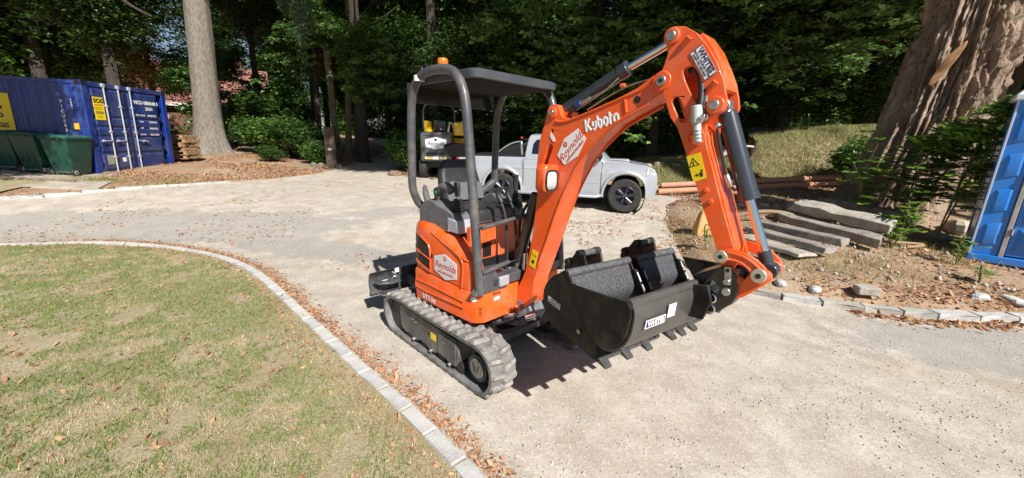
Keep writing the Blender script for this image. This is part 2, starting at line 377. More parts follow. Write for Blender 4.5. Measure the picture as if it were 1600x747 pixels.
keepd = ~keepg & (rr < .72) & (bare < .69)
blades('dry_grass', x[keepd], y[keepd], hh[keepd]*1.0, .0055, dry_m, 'straw coloured dry grass covering the front lawn', 'grass')
x = 4.2+RS.rand(90000)*10; y = 10.5+RS.rand(90000)*6; k = (fbm(x*.9, y*.9) > .40) & (y > 12.2-.17*(x-4)); 
blades('bank_grass', x[k], y[k], .05+.14*RS.rand(k.sum()), .016, M('bank_blade', (.2, .2, .1), .8, rand=[(.18, .26, .07), (.46, .38, .19), (.13, .22, .05), (.54, .45, .26), (.22, .30, .08)], transl=.25, spec=.2), 'rough green and straw grass on the bank behind the clay pipes', 'grass')
x = -16.8+RS.rand(15000)*6; y = 7+RS.rand(15000)*3; k = inside(x, y, STRIP); 
blades('verge_grass', x[k], y[k], .03+.03*RS.rand(k.sum()), .012, green_m, 'green grass strip in front of the wheelie bins', 'grass')
x = np.r_[-10.9+RS.randn(1500)*.45, -9.2+RS.randn(500)*.3, 3.6+RS.randn(900)*.5, 4.6+RS.randn(700)*.6, 6.5+RS.randn(900)*.8]; y = np.r_[9.9+RS.randn(1500)*.22, 10.3+RS.randn(500)*.25, 7.3+RS.randn(900)*.5, 5.2+RS.randn(700)*.35, 5.9+RS.randn(900)*.4]
k = ~inside(x, y, DRIVE); blades('weed_tufts', x[k], y[k], .04+.10*RS.rand(k.sum()), .010, M('weed_blade', (.2, .2, .1), .8, rand=[(.22, .25, .08), (.42, .34, .15), (.14, .20, .06), (.5, .38, .2)], transl=.25, spec=.2), 'small weeds and straw tufts along the banks and kerbs', 'weeds')

leaf_m = M('fallen_leaf', (.4, .2, .08), .8, rand=[(.24, .11, .06), (.42, .21, .12), (.52, .34, .19), (.40, .20, .11), (.56, .39, .21), (.29, .13, .07), (.48, .26, .15), (.36, .19, .12)], transl=.15, spec=.25)
def litter(name, x, y, size, label, lift=.006):
    n = len(x); z = tz(x, y)+lift; a = RS.rand(n)*6.283; s = size*(.35+1.25*RS.rand(n)**1.6); tilt = RS.randn(n, 2)*.35; w_ = s*(.28+.25*RS.rand(n)); up = s*(.05+.28*RS.rand(n))
    ex = np.stack([np.cos(a), np.sin(a), tilt[:, 0]], 1); ey = np.stack([-np.sin(a), np.cos(a), tilt[:, 1]], 1); ez = np.array([0, 0, 1.])
    C = np.stack([x, y, z], 1); V = np.empty((n, 6, 3))
    V[:, 0] = C-ex*s[:, None]*.5+ez*up[:, None]*.6; V[:, 3] = C+ex*s[:, None]*.5+ez*up[:, None]*.4
    V[:, 1] = C-ex*s[:, None]*.12+ey*w_[:, None]*.55+ez*up[:, None]*.5; V[:, 2] = C+ex*s[:, None]*.2+ey*w_[:, None]*.4+ez*up[:, None]*.3
    V[:, 4] = C+ex*s[:, None]*.18-ey*w_[:, None]*.42+ez*up[:, None]*.45; V[:, 5] = C-ex*s[:, None]*.15-ey*w_[:, None]*.5
    b = np.arange(n)[:, None]*6; F = np.concatenate([b+np.array([[0, 5, 1]]), b+np.array([[1, 5, 4]]), b+np.array([[1, 4, 2]]), b+np.array([[2, 4, 3]])], 0)
    # shift so that the lowest point rests on the ground
    V[:, :, 2] -= (V[:, :, 2].min(1)-z+.004)[:, None]
    o = fast_mesh(name, V.reshape(-1, 3), F, leaf_m); tag(o, label, 'leaves', kind='stuff'); return o
def along(P, n, off, sp, s0=0, s1=1):
    P = np.array(spline(P, 5)); d = np.r_[0, np.cumsum(np.hypot(*np.diff(P, axis=0).T))]; t = (s0+(s1-s0)*RS.rand(n))*d[-1]
    x = np.interp(t, d, P[:, 0]); y = np.interp(t, d, P[:, 1]); dx = np.interp(t+.05, d, P[:, 0])-np.interp(t-.05, d, P[:, 0]); dy = np.interp(t+.05, d, P[:, 1])-np.interp(t-.05, d, P[:, 1]); l = np.hypot(dx, dy)+1e-9
    o = off+np.abs(RS.randn(n))*sp*np.sign(off) if off else RS.randn(n)*sp
    return x-dy/l*o, y+dx/l*o
ax, ay = along(KL, 3600, .07, .075, .42, .93)     # drift on the drive side of the lawn kerb
bx_, by_ = along(KL, 700, .09, .22, 0, .5)
cx_, cy_ = along(KL, 1500, -.07, .13, .35, .93)
ex_, ey_ = along(KL, 9000, .07, .07, .40, .95)
litter('leaf_crumbs', ex_, ey_, .015, 'crumbled brown leaf fragments in the drift by the lawn kerb')
litter('kerbside_leaf_litter', np.r_[ax, bx_, cx_], np.r_[ay, by_, cy_], .034, 'drift of dry orange leaves along the pale lawn kerb')
x = -9+RS.rand(6500)*10; y = 1.0+RS.rand(6500)**1.3*5; k = inside(x, y, LAWN); k &= (fbm(x*1.5, y*1.5+3) > .36+.2*RS.rand(6500))
litter('lawn_leaves', x[k], y[k], .037, 'single curled orange leaves lying on the dry lawn', .012)
ax, ay = along(KR[4:], 3200, -.10, .10, .12, .62); bx_, by_ = along(KR[4:], 2500, .12, .30, .1, .65)
litter('bank_leaf_drift', np.r_[ax, bx_], np.r_[ay, by_], .055, 'dry brown leaves heaped along the foot of the right bank')
x = 2.9+RS.rand(30000)*9; y = 4.2+RS.rand(30000)*8.5; k = (~inside(x, y, DRIVE)) & (fbm(x*1.4, y*1.4+8) > .50+.10*RS.rand(30000))
litter('bank_leaf_litter', x[k], y[k], .055, 'orange and brown leaf litter scattered over the right bank')
x = -12.5+RS.rand(34000)*9.0; y = 10+RS.rand(34000)*9; k = ~inside(x, y, DRIVE) & (fbm(x*1.1, y*1.1+2) > .43+.12*RS.rand(34000)); 
litter('mound_leaf_litter', x[k], y[k], .062, 'reddish leaf litter covering the mound beside the tall bare trunk')
x = -9+RS.rand(9000)*13; y = 5+RS.rand(9000)*10; k = inside(x, y, DRIVE) & (fbm(x*.9+1, y*.9) > .56) ; x2, y2 = along(KF+[(-7.6, 12.5), (-7.2, 14.5)], 1800, .1, .16); x3 = 1.0+RS.rand(2500)*2.6; y3 = 6.2+RS.rand(2500)*4.5; k3 = fbm(x3*1.4, y3*1.4) > .5
litter('drive_leaf_litter', np.r_[x[k], x2, x3[k3]], np.r_[y[k], y2, y3[k3]], .05, 'loose dry leaves blown across the pale gravel drive')
# grit
n = 48000; x = -4+RS.rand(n)*10.5; y = .9+RS.rand(n)**1.5*7; k = inside(x, y, DRIVE) & (fbm(x*1.2, y*1.2) > .30+.28*RS.rand(n)); x, y = x[k], y[k]; n = len(x)
s = .0022+.008*RS.rand(n)**4; oc = np.array([(1, 0, 0), (-1, 0, 0), (0, 1, 0), (0, -1, 0), (0, 0, 1), (0, 0, -.5)]); J = 1+.5*(RS.rand(n, 6, 1)-.5)
V = np.stack([x, y, tz(x, y)+s*.25], 1)[:, None]+oc[None]*s[:, None, None]*J*np.array([1, 1, .7]); th = RS.rand(n)
F = np.array([(0, 2, 4), (2, 1, 4), (1, 3, 4), (3, 0, 4), (2, 0, 5), (1, 2, 5), (3, 1, 5), (0, 3, 5)]); F = (np.arange(n)[:, None, None]*6+F[None]).reshape(-1, 3)
tag(fast_mesh('gravel', V.reshape(-1, 3), F, M('grit', (.3, .3, .3), .9, rand=[(.30, .30, .30), (.52, .47, .41), (.24, .25, .26), (.60, .56, .50), (.44, .39, .33)])), 'loose grit and small stones on the gravel drive', 'gravel', kind='stuff')
# rubble pebbles on the bank
n = 5000; x = 3+RS.rand(n)*8.5; y = 4.2+RS.rand(n)*8; k = ~inside(x, y, DRIVE) & (fbm(x*1.5, y*1.5+20) > .42); x, y = x[k], y[k]; n = len(x); s = .008+.035*RS.rand(n)**4; J = 1+.7*(RS.rand(n, 6, 1)-.5)
V = np.stack([x, y, tz(x, y)+s*.3], 1)[:, None]+oc[None]*s[:, None, None]*J
F = np.array([(0, 2, 4), (2, 1, 4), (1, 3, 4), (3, 0, 4), (2, 0, 5), (1, 2, 5), (3, 1, 5), (0, 3, 5)]); F = (np.arange(n)[:, None, None]*6+F[None]).reshape(-1, 3)
tag(fast_mesh('bank_stones', V.reshape(-1, 3), F, M('bank_stone', (.3, .3, .3), .9, rand=[(.30, .25, .20), (.50, .45, .38), (.24, .19, .15), (.55, .50, .45)])), 'small earthy stones strewn over the right bank', 'stones', kind='stuff')

# ------------------------------------------------------------------ the orange mini excavator (x forward, y left, z up in its own frame)
orange = M('orange_paint', (.84, .105, .008), .34, 0, (.76, .09, .009), 2.5, .012, 30, coat=.3)
def dusty(m, amt, col=(.46, .36, .27), lo=.45, hi=.72, sc=6.0):
    t = m.node_tree; N = t.nodes; L = t.links; b = N['Principled BSDF']; cur = b.inputs['Base Color'].links[0].from_socket
    tc = [n for n in N if n.type == 'TEX_COORD'][0]; n = N.new('ShaderNodeTexNoise'); n.inputs['Scale'].default_value = sc; n.inputs['Detail'].default_value = 9; n.inputs['Roughness'].default_value = .75; L.new(tc.outputs['Object'], n.inputs[0])
    r = N.new('ShaderNodeMapRange'); r.inputs[1].default_value = lo; r.inputs[2].default_value = hi; r.inputs[4].default_value = amt; L.new(n.outputs[0], r.inputs[0])
    mx = N.new('ShaderNodeMix'); mx.data_type = 'RGBA'; L.new(r.outputs[0], mx.inputs[0]); L.new(cur, mx.inputs[6]); mx.inputs[7].default_value = (*col, 1); L.new(mx.outputs[2], b.inputs['Base Color'])
    r2 = N.new('ShaderNodeMapRange'); r2.inputs[1].default_value = lo; r2.inputs[2].default_value = hi; r2.inputs[3].default_value = b.inputs['Roughness'].default_value; r2.inputs[4].default_value = .75; L.new(n.outputs[0], r2.inputs[0]); L.new(r2.outputs[0], b.inputs['Roughness'])
dusty(orange, .28)
dkgrey = M('dark_grey_paint', (.055, .06, .07), .38, 0, (.075, .078, .085), 5, .02, 60, coat=.2)
dusty(dkgrey, .22)
ltgrey = M('grey_plastic', (.14, .145, .155), .55, 0, (.095, .097, .105), 7, .03, 60)
blackp = M('black_plastic', (.015, .015, .017), .5, 0, (.035, .034, .033), 9, .03, 80)
rubber = M('rubber_hose', (.014, .014, .015), .55)
rub_dusty = M('dusty_track_rubber', (.33, .31, .28), .92, 0, (.15, .145, .135), 16, .25, 60, lo=.35, hi=.62)
rub_side = M('track_side_rubber', (.20, .19, .18), .9, 0, (.10, .095, .09), 11, .2, 60)
chrome = M('chrome_rod', (.80, .80, .82), .09, 1)
steel = M('zinc_steel', (.55, .55, .53), .35, .9, (.35, .34, .32), 30, .02)
bucketb = M('bucket_black', (.010, .010, .010), .45, 0, (.020, .019, .018), 3.5, .02, 40, spec=.22)
dusty(bucketb, .16)
bucketi = M('bucket_inside_dusty', (.028, .029, .032), .5, 0, (.17, .17, .18), 130, .1, 120, lo=.40, hi=.72)
toothm = M('tooth_steel', (.10, .095, .09), .6, .4, (.05, .05, .05), 20, .05)
white_s = M('white_sticker', (.80, .80, .80), .4); red_s = M('red_print', (.55, .02, .02), .45); black_s = M('black_print', (.012, .012, .012), .45)
yellow_s = M('yellow_sticker', (.80, .60, .01), .45); chip = M('chipped_paint_edge', (.75, .75, .74), .5, 0, (.04, .04, .04), 60, 0, lo=.5, hi=.6)
silver_t = M('silver_print', (.72, .72, .74), .4)
EX = root('mini_excavator', (-.231, 3.30, 0), R(-45.4), 'orange mini excavator with dark canopy and raised boom on the pale gravel drive', 'excavator')
def P(name, mb, mat, par=None, bevel=0, **k): return mb.obj(name, mat, par or EX, bevel, **k)
cur = None
# -- tracks
def track_path(r=.2, half=.6, zc=.2, n=12, sag=0.):
    p = [(half*(1-2*i/10), zc+r-(.012*math.sin(math.pi*i/10) if 0 < i < 10 else 0)) for i in range(11)]
    p = [(half, zc+r)]+p[1:-1]+[(-half, zc+r-.012)]
    rr = r-.012
    back = [(-half+rr*math.cos(R(90+180*i/n))*.93, zc+(0 if 1 else 0)+rr*math.sin(R(90+180*i/n))) for i in range(1, n)]
    bottom = [(-half+.02, .012)]+[(-half+.02+(2*half-.04)*i/8, .012) for i in range(1, 9)]
    front = [(half+r*math.cos(R(-90+180*i/n)), zc+r*math.sin(R(-90+180*i/n))) for i in range(1, n)]
    front = [(a, max(b, .012)) for a, b in front]
    return p+back+bottom+front
for sgn in (-1, 1):
    yo, yi = (-.62, -.39) if sgn < 0 else (.39, .62)
    path = track_path(); cx = sum(a for a, b in path)/len(path); n = len(path)
    D = [0]
    for i in range(n): D.append(D[-1]+math.dist(path[i], path[(i+1) % n]))
    def tp(s):
        s %= D[-1]
        for i in range(n):
            if s <= D[i+1]: t = (s-D[i])/(D[i+1]-D[i]); a, b = path[i], path[(i+1) % n]; break
        d = Vector((b[0]-a[0], b[1]-a[1])).normalized(); return Vector((a[0]*(1-t)+b[0]*t, a[1]*(1-t)+b[1]*t)), d
    m = MB(); N_ = 96; th = .028
    rings = []
    for i in range(N_):
        p, d = tp(D[-1]*i/N_); nr = Vector((-d.y, d.x)); c = Vector((0, .2)); 
        if nr.dot(p-c) > 0: nr = -nr       # inward
        q = p+nr*th
        rings.append([(p.x, yo, p.y), (p.x, yi, p.y), (q.x, yi, q.y), (q.x, yo, q.y)])
    m.loft(rings+[rings[0]], cap=False)
    tr = P('rubber_track', m, rub_side); m = MB()
    NL = 36
    for i in range(NL):       # lugs: two staggered raised blocks per pitch
        for h, (ya, yb, ph) in enumerate(((yo-.004*(1 if yo < 0 else 1), (yo+yi)/2+.012, 0), ((yo+yi)/2-.012, yi+.002, .5))):
            p, d = tp(D[-1]*(i+ph)/NL); nr = Vector((-d.y, d.x))
            if nr.dot(p-Vector((0, .2))) < 0: nr = -nr
            base = .022; top = .014; hh = .026
            if p.y < .03 and nr.y < -.5: hh = .010
            v = []
            for ww, k, ins in ((base, -.004, 0), (top, hh, .012)):
                for s2, yy in ((-1, ya+ins), (1, ya+ins), (1, yb-ins), (-1, yb-ins)):
                    sk = .012*(1 if h else -1)*(1 if yy > (ya+yb)/2 else -1)
                    q = p+d*(s2*ww+sk)+nr*k; v.append((q.x, yy, q.y))
            m.add(v, [(0, 1, 5, 4), (1, 2, 6, 5), (2, 3, 7, 6), (3, 0, 4, 7), (4, 5, 6, 7)])
    o = P('tread_lugs', m, rub_dusty, tr, bevel=.003); 
    # track frame
    ym = (yo+yi)/2; fo = yo+.03 if sgn < 0 else yi-.03
    fr = [(-.52, .30), (-.50, .12), (-.42, .08), (-.36, .10), (-.30, .075), (-.22, .075), (-.18, .10), (-.08, .10), (-.04, .075), (.05, .075), (.10, .10), (.20, .10), (.24, .075), (.34, .08), (.37, .13), (.38, .24), (.34, .31), (-.48, .335)]
    fm = M('track_frame_paint', (.075, .075, .068), .55, 0, (.17, .16, .14), 5, .04, 40)
    m = MB(); m.plate(fr, min(fo, fo-.14*sgn), max(fo, fo-.14*sgn)); f = P('track_frame', m, fm, bevel=.006)
    if sgn < 0:
        for (a, b, r) in ((-.27, .27, .012), (-.225, .255, .012), (.15, .25, .012), (.20, .235, .012), (.30, .20, .012), (.31, .17, .010)):
            P('bolt', MB().cyl((a, fo-.012, b), (a, fo+.01, b), r, 6), steel, f)
        for a in (-.26, .01, .28): P('roller_bolt', MB().cyl((a, fo-.02, .085), (a, fo+.01, .085), .017, 10), steel, f, bevel=.003)
        P('data_plate', MB().bx(.0, .075, fo-.003, fo, .19, .245), yellow_s, f); P('access_hole', MB().cyl((-.03, fo-.002, .22), (-.03, fo, .22), .014, 10), black_s, f)
        P('clamp_plate', MB().plate([(.12, .29), (.12, .12), (.36, .10), (.36, .28)], fo-.012, fo-.001), fm, f, bevel=.004)
    hub = P('sprocket_hub', MB().cyl((.605, yo+.02 if sgn < 0 else yi-.02, .2), (.605, ym, .2), .075, 28), M('hub_paint', (.20, .19, .17), .6, 0, (.10, .10, .095), 20, .05), bevel=.006)
    if sgn < 0:
        for q in (-.022, .022): P('hub_slot', MB().box((.605+q, yo+.0185, .205), (.006, .004, .07), Matrix.Rotation(R(20 if q > 0 else 160), 3, 'Y')), black_s, hub)
        P('hub_rim', MB().cyl((.605, yo+.03, .2), (.605, yo+.10, .2), .105, 28), blackp, hub, bevel=.006)
        P('sprocket', MB().plate([((.162 if k % 2 else .145)*math.cos(k*math.pi/11)+.605, (.162 if k % 2 else .145)*math.sin(k*math.pi/11)+.2) for k in range(22)], ym-.02, ym+.02), blackp, hub)
    P('idler_wheel', MB().cyl((-.58, ym-.06, .195), (-.58, ym+.06, .195), .155, 28), blackp, bevel=.01)
    m = MB()
    for a in (-.38, -.13, .13, .38): m.cyl((a, ym-.07, .085), (a, ym+.07, .085), .05, 16)
    P('track_roller', m, blackp, f)
# -- undercarriage
m = MB(); m.bx(-.42, .42, -.42, .42, .16, .26); m.bx(-.28, .28, -.5, .5, .18, .30); P('undercarriage_frame', m, dkgrey, bevel=.01)
P('slew_ring', MB().cyl((0, 0, .26), (0, 0, .37), .27, 36), blackp)
# -- dozer blade (raised, at the back)
bl = root('x', (0, 0, 0), 0, None, None); bpy.data.objects.remove(bl)
prof = [(-1.02, .27), (-1.05, .33), (-1.055, .40), (-1.03, .47), (-1.0, .50), (-1.015, .50), (-1.05, .47), (-1.072, .40), (-1.066, .33), (-1.035, .265)]
prof = [(a-.02, b-.01) for a, b in prof]
bd = P('dozer_blade', MB().plate([(a, b) for a, b in prof], -.62, .62), M('blade_paint', (.035, .038, .045), .45, 0, (.10, .10, .10), 7, .03, 50), bevel=.003)
P('blade_edge', MB().bx(-1.075, -1.045, -.625, .625, .235, .275), toothm, bd, bevel=.004)
P('blade_shelf', MB().plate([(-1.035, -.60), (-.95, -.57), (-.90, -.46), (-.90, -.36), (-1.035, -.30)], .375, .39, lambda a, b, c: (a, b, c)), dkgrey, bd, bevel=.004)
P('blade_lower_shelf', MB().plate([(-1.035, -.58), (-.92, -.55), (-.84, -.44), (-.84, -.34), (-1.035, -.30)], .262, .275, lambda a, b, c: (a, b, c)), steel, bd, bevel=.004)
P('blade_sticker', MB().plate([(-.36, .452), (-.315, .452), (-.315, .50), (-.36, .50)], -1.058, -1.0515, lambda a, b, c: (c+.03, a, b-.01)), white_s, bd)
P('lock_chain', MB().tube([(-1.0, -.42, .395), (-.98, -.39, .42), (-.97, -.36, .40), (-.96, -.38, .44), (-.99, -.41, .47)], .008, 8, 3), steel, bd)
P('lock_pin', MB().tube([(-.99, -.52, .40), (-.97, -.47, .405), (-.98, -.43, .40)], .008, 8, 3), steel, bd)
for s in (-1, 1): P('blade_arm', MB().plate([(-1.03, .30), (-1.03, .40), (-.75, .38), (-.35, .26), (-.35, .17), (-.75, .26)], s*.20-.03, s*.20+.03), dkgrey, bevel=.008)
P('blade_cylinder', MB().cyl((-.98, 0, .42), (-.3, 0, .30), .035, 16), dkgrey)

# -- upper structure: lower skirt + engine hood + floor
def plan(r, vs, uf, n=10, ch=.06, k=0.0):
    """plan outline: right side at -vs, left at +vs, rounded tail radius r, front at uf"""
    a0 = math.degrees(math.asin(min(.999, vs/r)))
    tail = arc(0, 0, r, 180-a0, 180+a0, n*2)          # left rear ... right rear
    return [(uf, .24), (uf-.02, vs-ch), (uf-.06, vs)]+tail+[(uf-.075, -vs), (uf-.03, -vs+.03), (uf, -vs+.08), (uf, -.24)]
def ring(pl, z, inset=0, cx=0, cy=0):
    out = []
    n = len(pl)
    for i in range(n):
        a, b, c = Vector(pl[i-1]), Vector(pl[i]), Vector(pl[(i+1) % n]); t = ((b-a).normalized()+(c-b).normalized()).normalized()
        nr = Vector((-t.y, t.x)); out.append((b.x+nr.x*inset, b.y+nr.y*inset, z))
    return out
sk = plan(.62, .50, .49)
area = sum(sk[i-1][0]*sk[i][1]-sk[i][0]*sk[i-1][1] for i in range(len(sk))); SG = 1 if area > 0 else -1
def zf(lo_r, lo_f): return lambda p: p
def skirt_ring(z, ins):
    out = []
    for (a, b, c) in ring(sk, z, ins*SG): out.append((a, b, c))
    return out
def slope(r, kz):   # raise lower edge towards the front
    return [(a, b, c+kz*(a+.35)) for a, b, c in r]
m = MB(); m.loft([slope(skirt_ring(.40, .035), .06), slope(skirt_ring(.415, .006), .05), skirt_ring(.55, 0), skirt_ring(.675, .0), skirt_ring(.70, .012)])
body = P('lower_body_skirt', m, orange, bevel=.004)
P('skirt_rib', MB().tube([(.33, -.502, .60), (-.20, -.502, .60), (-.36, -.502, .592), (-.365, -.500, .53), (-.2, -.502, .525), (.33, -.502, .55)], .006, 8), orange, body)
P('tail_guard', MB().loft([[(p[0]*k, p[1]*k, z) for p in arc(0, 0, .62, 150, 219, 10)+arc(0, 0, .60, 219, 150, 10)] for k, z in ((.96, .33), (1.012, .40), (1.016, .52), (1.01, .70))]), ltgrey, body, bevel=.003)
# hood: right-rear part, rounded top, cut away at the front-top for the floor
hp = arc(0, 0, .605, 128, 180, 6)+arc(0, 0, .605, 180, 214, 8)[1:]+[(-.42, -.452), (-.33, -.492), (-.15, -.497), (.1, -.497), (.33, -.497), (.385, -.485), (.41, -.45), (.41, -.37), (.30, -.30), (.10, -.22), (.05, .30), (-.15, .45)]
hs = sum(hp[i-1][0]*hp[i][1]-hp[i][0]*hp[i-1][1] for i in range(len(hp))); HS = 1 if hs > 0 else -1
def hoodz(a, b, k):  # top height falls towards the front
    t = sm(np.array((a+.10)/.50)); return float(1.115-.155*t)
def hring(z, ins, top=False):
    r = ring(hp, z, ins*HS)
    if top is not False: r = [(a, b, hoodz(a, b, 0)-top) for a, b, _ in r]
    return r
m = MB(); m.loft([hring(.70, .012), hring(.706, .002), hring(.80, 0), hring(0, .002, .09), hring(0, .012, .045), hring(0, .035, .013), hring(0, .07, 0.0), hring(0, .12, -.004)])
hood = P('engine_hood', m, orange, bevel=0)
P('hood_gap', MB().loft([hring(.694, .02), hring(.704, .02)]), black_s, hood)
P('hood_crease', MB().tube([(-.12, -.485, 1.06), (.06, -.492, 1.01), (.22, -.495, .965), (.36, -.485, .93), (.40, -.42, .925)], .007, 8, 4), orange, hood)
P('hood_side_crease', MB().tube([(.30, -.499, .70), (.32, -.501, .82), (.30, -.499, .93), (.12, -.497, 1.0)], .006, 8, 4), orange, hood)
P('hood_latch', MB().box((.04, -.43, 1.095), (.06, .03, .01)), steel, hood, bevel=.003)
P('key_hole', MB().cyl((-.10, -.4985, .865), (-.10, -.50, .865), .018, 14), black_s, hood)
# vents in the rounded rear-right quarter: recess frames with louvres
def onhood(s, z, off=.004):
    """s = distance from (-.33) towards the back around the quarter; returns point on the hood side"""
    C = [(-.02, -.497), (-.15, -.497), (-.33, -.492), (-.42, -.452)]+arc(0, 0, .605, 214, 190, 6)[1:]
    D_ = [0]
    for a, b in zip(C[:-1], C[1:]): D_.append(D_[-1]+math.dist(a, b))
    s = max(0, min(s, D_[-1]-1e-4))
    for i in range(len(D_)-1):
        if s <= D_[i+1]:
            t = (s-D_[i])/(D_[i+1]-D_[i]); a, b = Vector(C[i]), Vector(C[i+1]); p = a*(1-t)+b*t; d = (b-a).normalized(); nr = Vector((-d.y, d.x))
            if nr.dot(p) < 0: nr = -nr
            return (p.x+nr.x*off, p.y+nr.y*off, z)
def curved_patch(name, poly, mat, par, off=.004, nx=14):
    """poly in (s,z); strips clipped per column"""
    s0 = min(p[0] for p in poly); s1 = max(p[0] for p in poly); m = MB(); V = []; 
    for i in range(nx+1):
        s = s0+(s1-s0)*(i+.0)/nx; s_ = min(max(s, s0+1e-4), s1-1e-4); zs = []
        for a, b in zip(poly, poly[1:]+poly[:1]):
            if (a[0]-s_)*(b[0]-s_) <= 0 and a[0] != b[0]: zs.append(a[1]+(b[1]-a[1])*(s_-a[0])/(b[0]-a[0]))
        V += [onhood(s, min(zs), off), onhood(s, max(zs), off)]
    m.add(V, [(2*i, 2*i+2, 2*i+3, 2*i+1) for i in range(nx)]); return m.obj(name, mat, par)
v1 = curved_patch('upper_vent', spline([(.10, .86), (.13, .955), (.24, .99), (.44, .985), (.44, .925), (.24, .87)], 4, True), black_s, hood, .003)
v2 = curved_patch('lower_vent', [(.10, .725), (.10, .825), (.42, .885), (.45, .80)], black_s, hood, .003)
for k in range(5):
    z = .745+k*.024; P('louvre', MB().tube([onhood(.12, z, .004), onhood(.25, z+.022, .004), onhood(.40, z+.045, .004)], .0035, 6), blackp, v2)
for a, b in (((.10, .722), (.10, .828)), ((.10, .828), (.42, .889)), ((.10, .722), (.45, .796))): P('vent_frame', MB().tube([onhood(a[0]+(b[0]-a[0])*i/5, a[1]+(b[1]-a[1])*i/5, .004) for i in range(6)], .007, 8), orange, v2)
P('vent_frame', MB().tube([onhood(a, b, .004) for a, b in [(.10, .855), (.12, .95), (.24, 1.0), (.45, .995)]], .007, 8, 3), orange, v1)
text('model_mark', 'V', .07, onhood(.44, .945, .006), (1, -.5, -.15), (0, 0, 1), silver_t, hood, .002)
def hexplate(cx, cz, w_, h_, y, mat, name, par, ang=0, t=.002):
    pts = [(cx+(a*w_*math.cos(ang)-b*h_*math.sin(ang)), cz+(a*w_*math.sin(ang)+b*h_*math.cos(ang))) for a, b in ((0, .5), (.5, .28), (.5, -.28), (0, -.5), (-.5, -.28), (-.5, .28))]
    return P(name, MB().plate(pts, y-t, y), mat, par, bevel=.0006)
hx = hexplate(.093, .815, .305, .215, -.4985, white_s, 'maker_sticker', hood)
hexplate(.093, .815, .285, .198, -.5003, M('pale_lilac_print', (.72, .70, .74), .4), 'sticker_face', hx, t=.0008)
P('sticker_emblem', MB().cyl((.093, -.5012, .885), (.093, -.5024, .885), .018, 16), red_s, hx); text('emblem_letter', 'R', .022, (.093, -.5028, .885), (1, 0, 0), (0, 0, 1), white_s, hx)
text('sticker_lettering', 'Reynolds', .076, (.093, -.502, .82), (1, 0, 0), (0, 0, 1), red_s, hx, .0002, .35); text('sticker_small_lettering', 'GROUNDWORKS', .026, (.093, -.502, .762), (1, 0, 0), (0, 0, 1), red_s, hx)
text('model_lettering', 'U17-3\u03b1', .062, (-.15, -.506, .475), (1, 0, .0), (0, 0, 1), silver_t, body, .002, .1)
P('skirt_bolt', MB().cyl((-.26, -.500, .66), (-.26, -.506, .66), .007, 6), steel, body)
P('blank_sticker', MB().add([(.447+.0, 0, 0)], []) if 0 else MB().loft([[(.4375+.83*.025*math.cos(t)+.55*dy, -.485+.55*.025*math.cos(t)-.83*dy, .650+.019*math.sin(t)) for t in [k*math.pi/10 for k in range(20)]] for dy in (.002, .0035)]), white_s, body)
for k in range(4): P('front_louvre', MB().box((.459+.001*k, -.462, .53+k*.017), (.006, .052, .005), Matrix.Rotation(R(-50), 3, 'Z')), black_s, body)
text('skirt_code', 'KTC-S', .026, (.4905, -.31, .668), (0, 1, 0), (0, 0, 1), black_s, body, .002); P('code_sticker', MB().bx(.489, .4915, -.335, -.275, .615, .64), white_s, body)
# front well: floor, pedestal, orange step covers behind the post
P('floor_pan', MB().bx(-.1, .50, -.36, .48, .72, .80), dkgrey, bevel=.01)
P('post_foot', MB().plate([(-.53, .70), (-.20, .70), (-.20, .80), (-.30, .81), (-.32, .85), (-.44, .85), (-.46, .78)], .44, .50, lambda a, b, c: (c, a, b)), dkgrey, bevel=.006)
P('step_cover', MB().bx(.18, .24, -.36, -.10, .80, 1.14), orange, bevel=.012); P('seat_base_panel', MB().bx(-.02, .235, -.10, .30, .80, 1.14), orange, bevel=.012)
P('cover_gap', MB().bx(.236, .243, -.24, -.15, .88, 1.0), black_s); P('panel_sticker', MB().bx(.236, .240, .17, .28, .86, 1.08), yellow_s)
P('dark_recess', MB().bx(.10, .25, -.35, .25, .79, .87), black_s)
P('foot_rail', MB().tube([(.50, -.46, .865), (.50, -.20, .90)], .018, 12), dkgrey); P('upper_rail', MB().tube([(.50, -.47, 1.20), (.49, -.05, 1.235), (.52, .12, 1.25), (.56, .05, 1.20)], .017, 12, 4), dkgrey)
P('battery_box', MB().bx(.44, .52, -.30, -.20, .72, .80), M('mid_grey_box', (.32, .33, .35), .5), bevel=.01)
# canopy: two hoops and a roof
def hoop(y, bend, nm):
    s = 1 if y > 0 else -1
    pts = [(.49, y, .70), (.43, y, 1.2), (.365, y, 1.75), (.325, y, 2.03), (.27, y, 2.17), (.17, y, 2.255), (0, y, 2.28), (-.17, y, 2.27), (-.29, y, 2.225), (-.365, y, 2.11), (-.395, y, 1.95), (-.41, y, 1.6), (-.415, y, 1.42)]+bend
    return P(nm, MB().tube(pts, .034, 14, 4), dkgrey)
hoop(-.47, [(-.415, -.45, 1.33), (-.415, -.40, 1.24), (-.41, -.30, 1.20), (-.41, -.2, 1.19)], 'canopy_hoop')
hoop(.46, [(-.42, .42, 1.38), (-.42, .30, 1.31), (-.42, .15, 1.25), (-.42, 0, 1.22)], 'canopy_hoop')
roofm = M('canopy_roof_plastic', (.060, .066, .080), .5, 0, (.08, .085, .095), 6, .02, 40, spec=.3)
def rr(x0, x1, y0, y1, r, z, k=0):
    return [(a, b, z+k*(a)) for a, b in arc(x1-r, y1-r, r, 0, 90, 5)+arc(x0+r, y1-r, r, 90, 180, 5)+arc(x0+r, y0+r, r, 180, 270, 5)+arc(x1-r, y0+r, r, 270, 360, 5)]
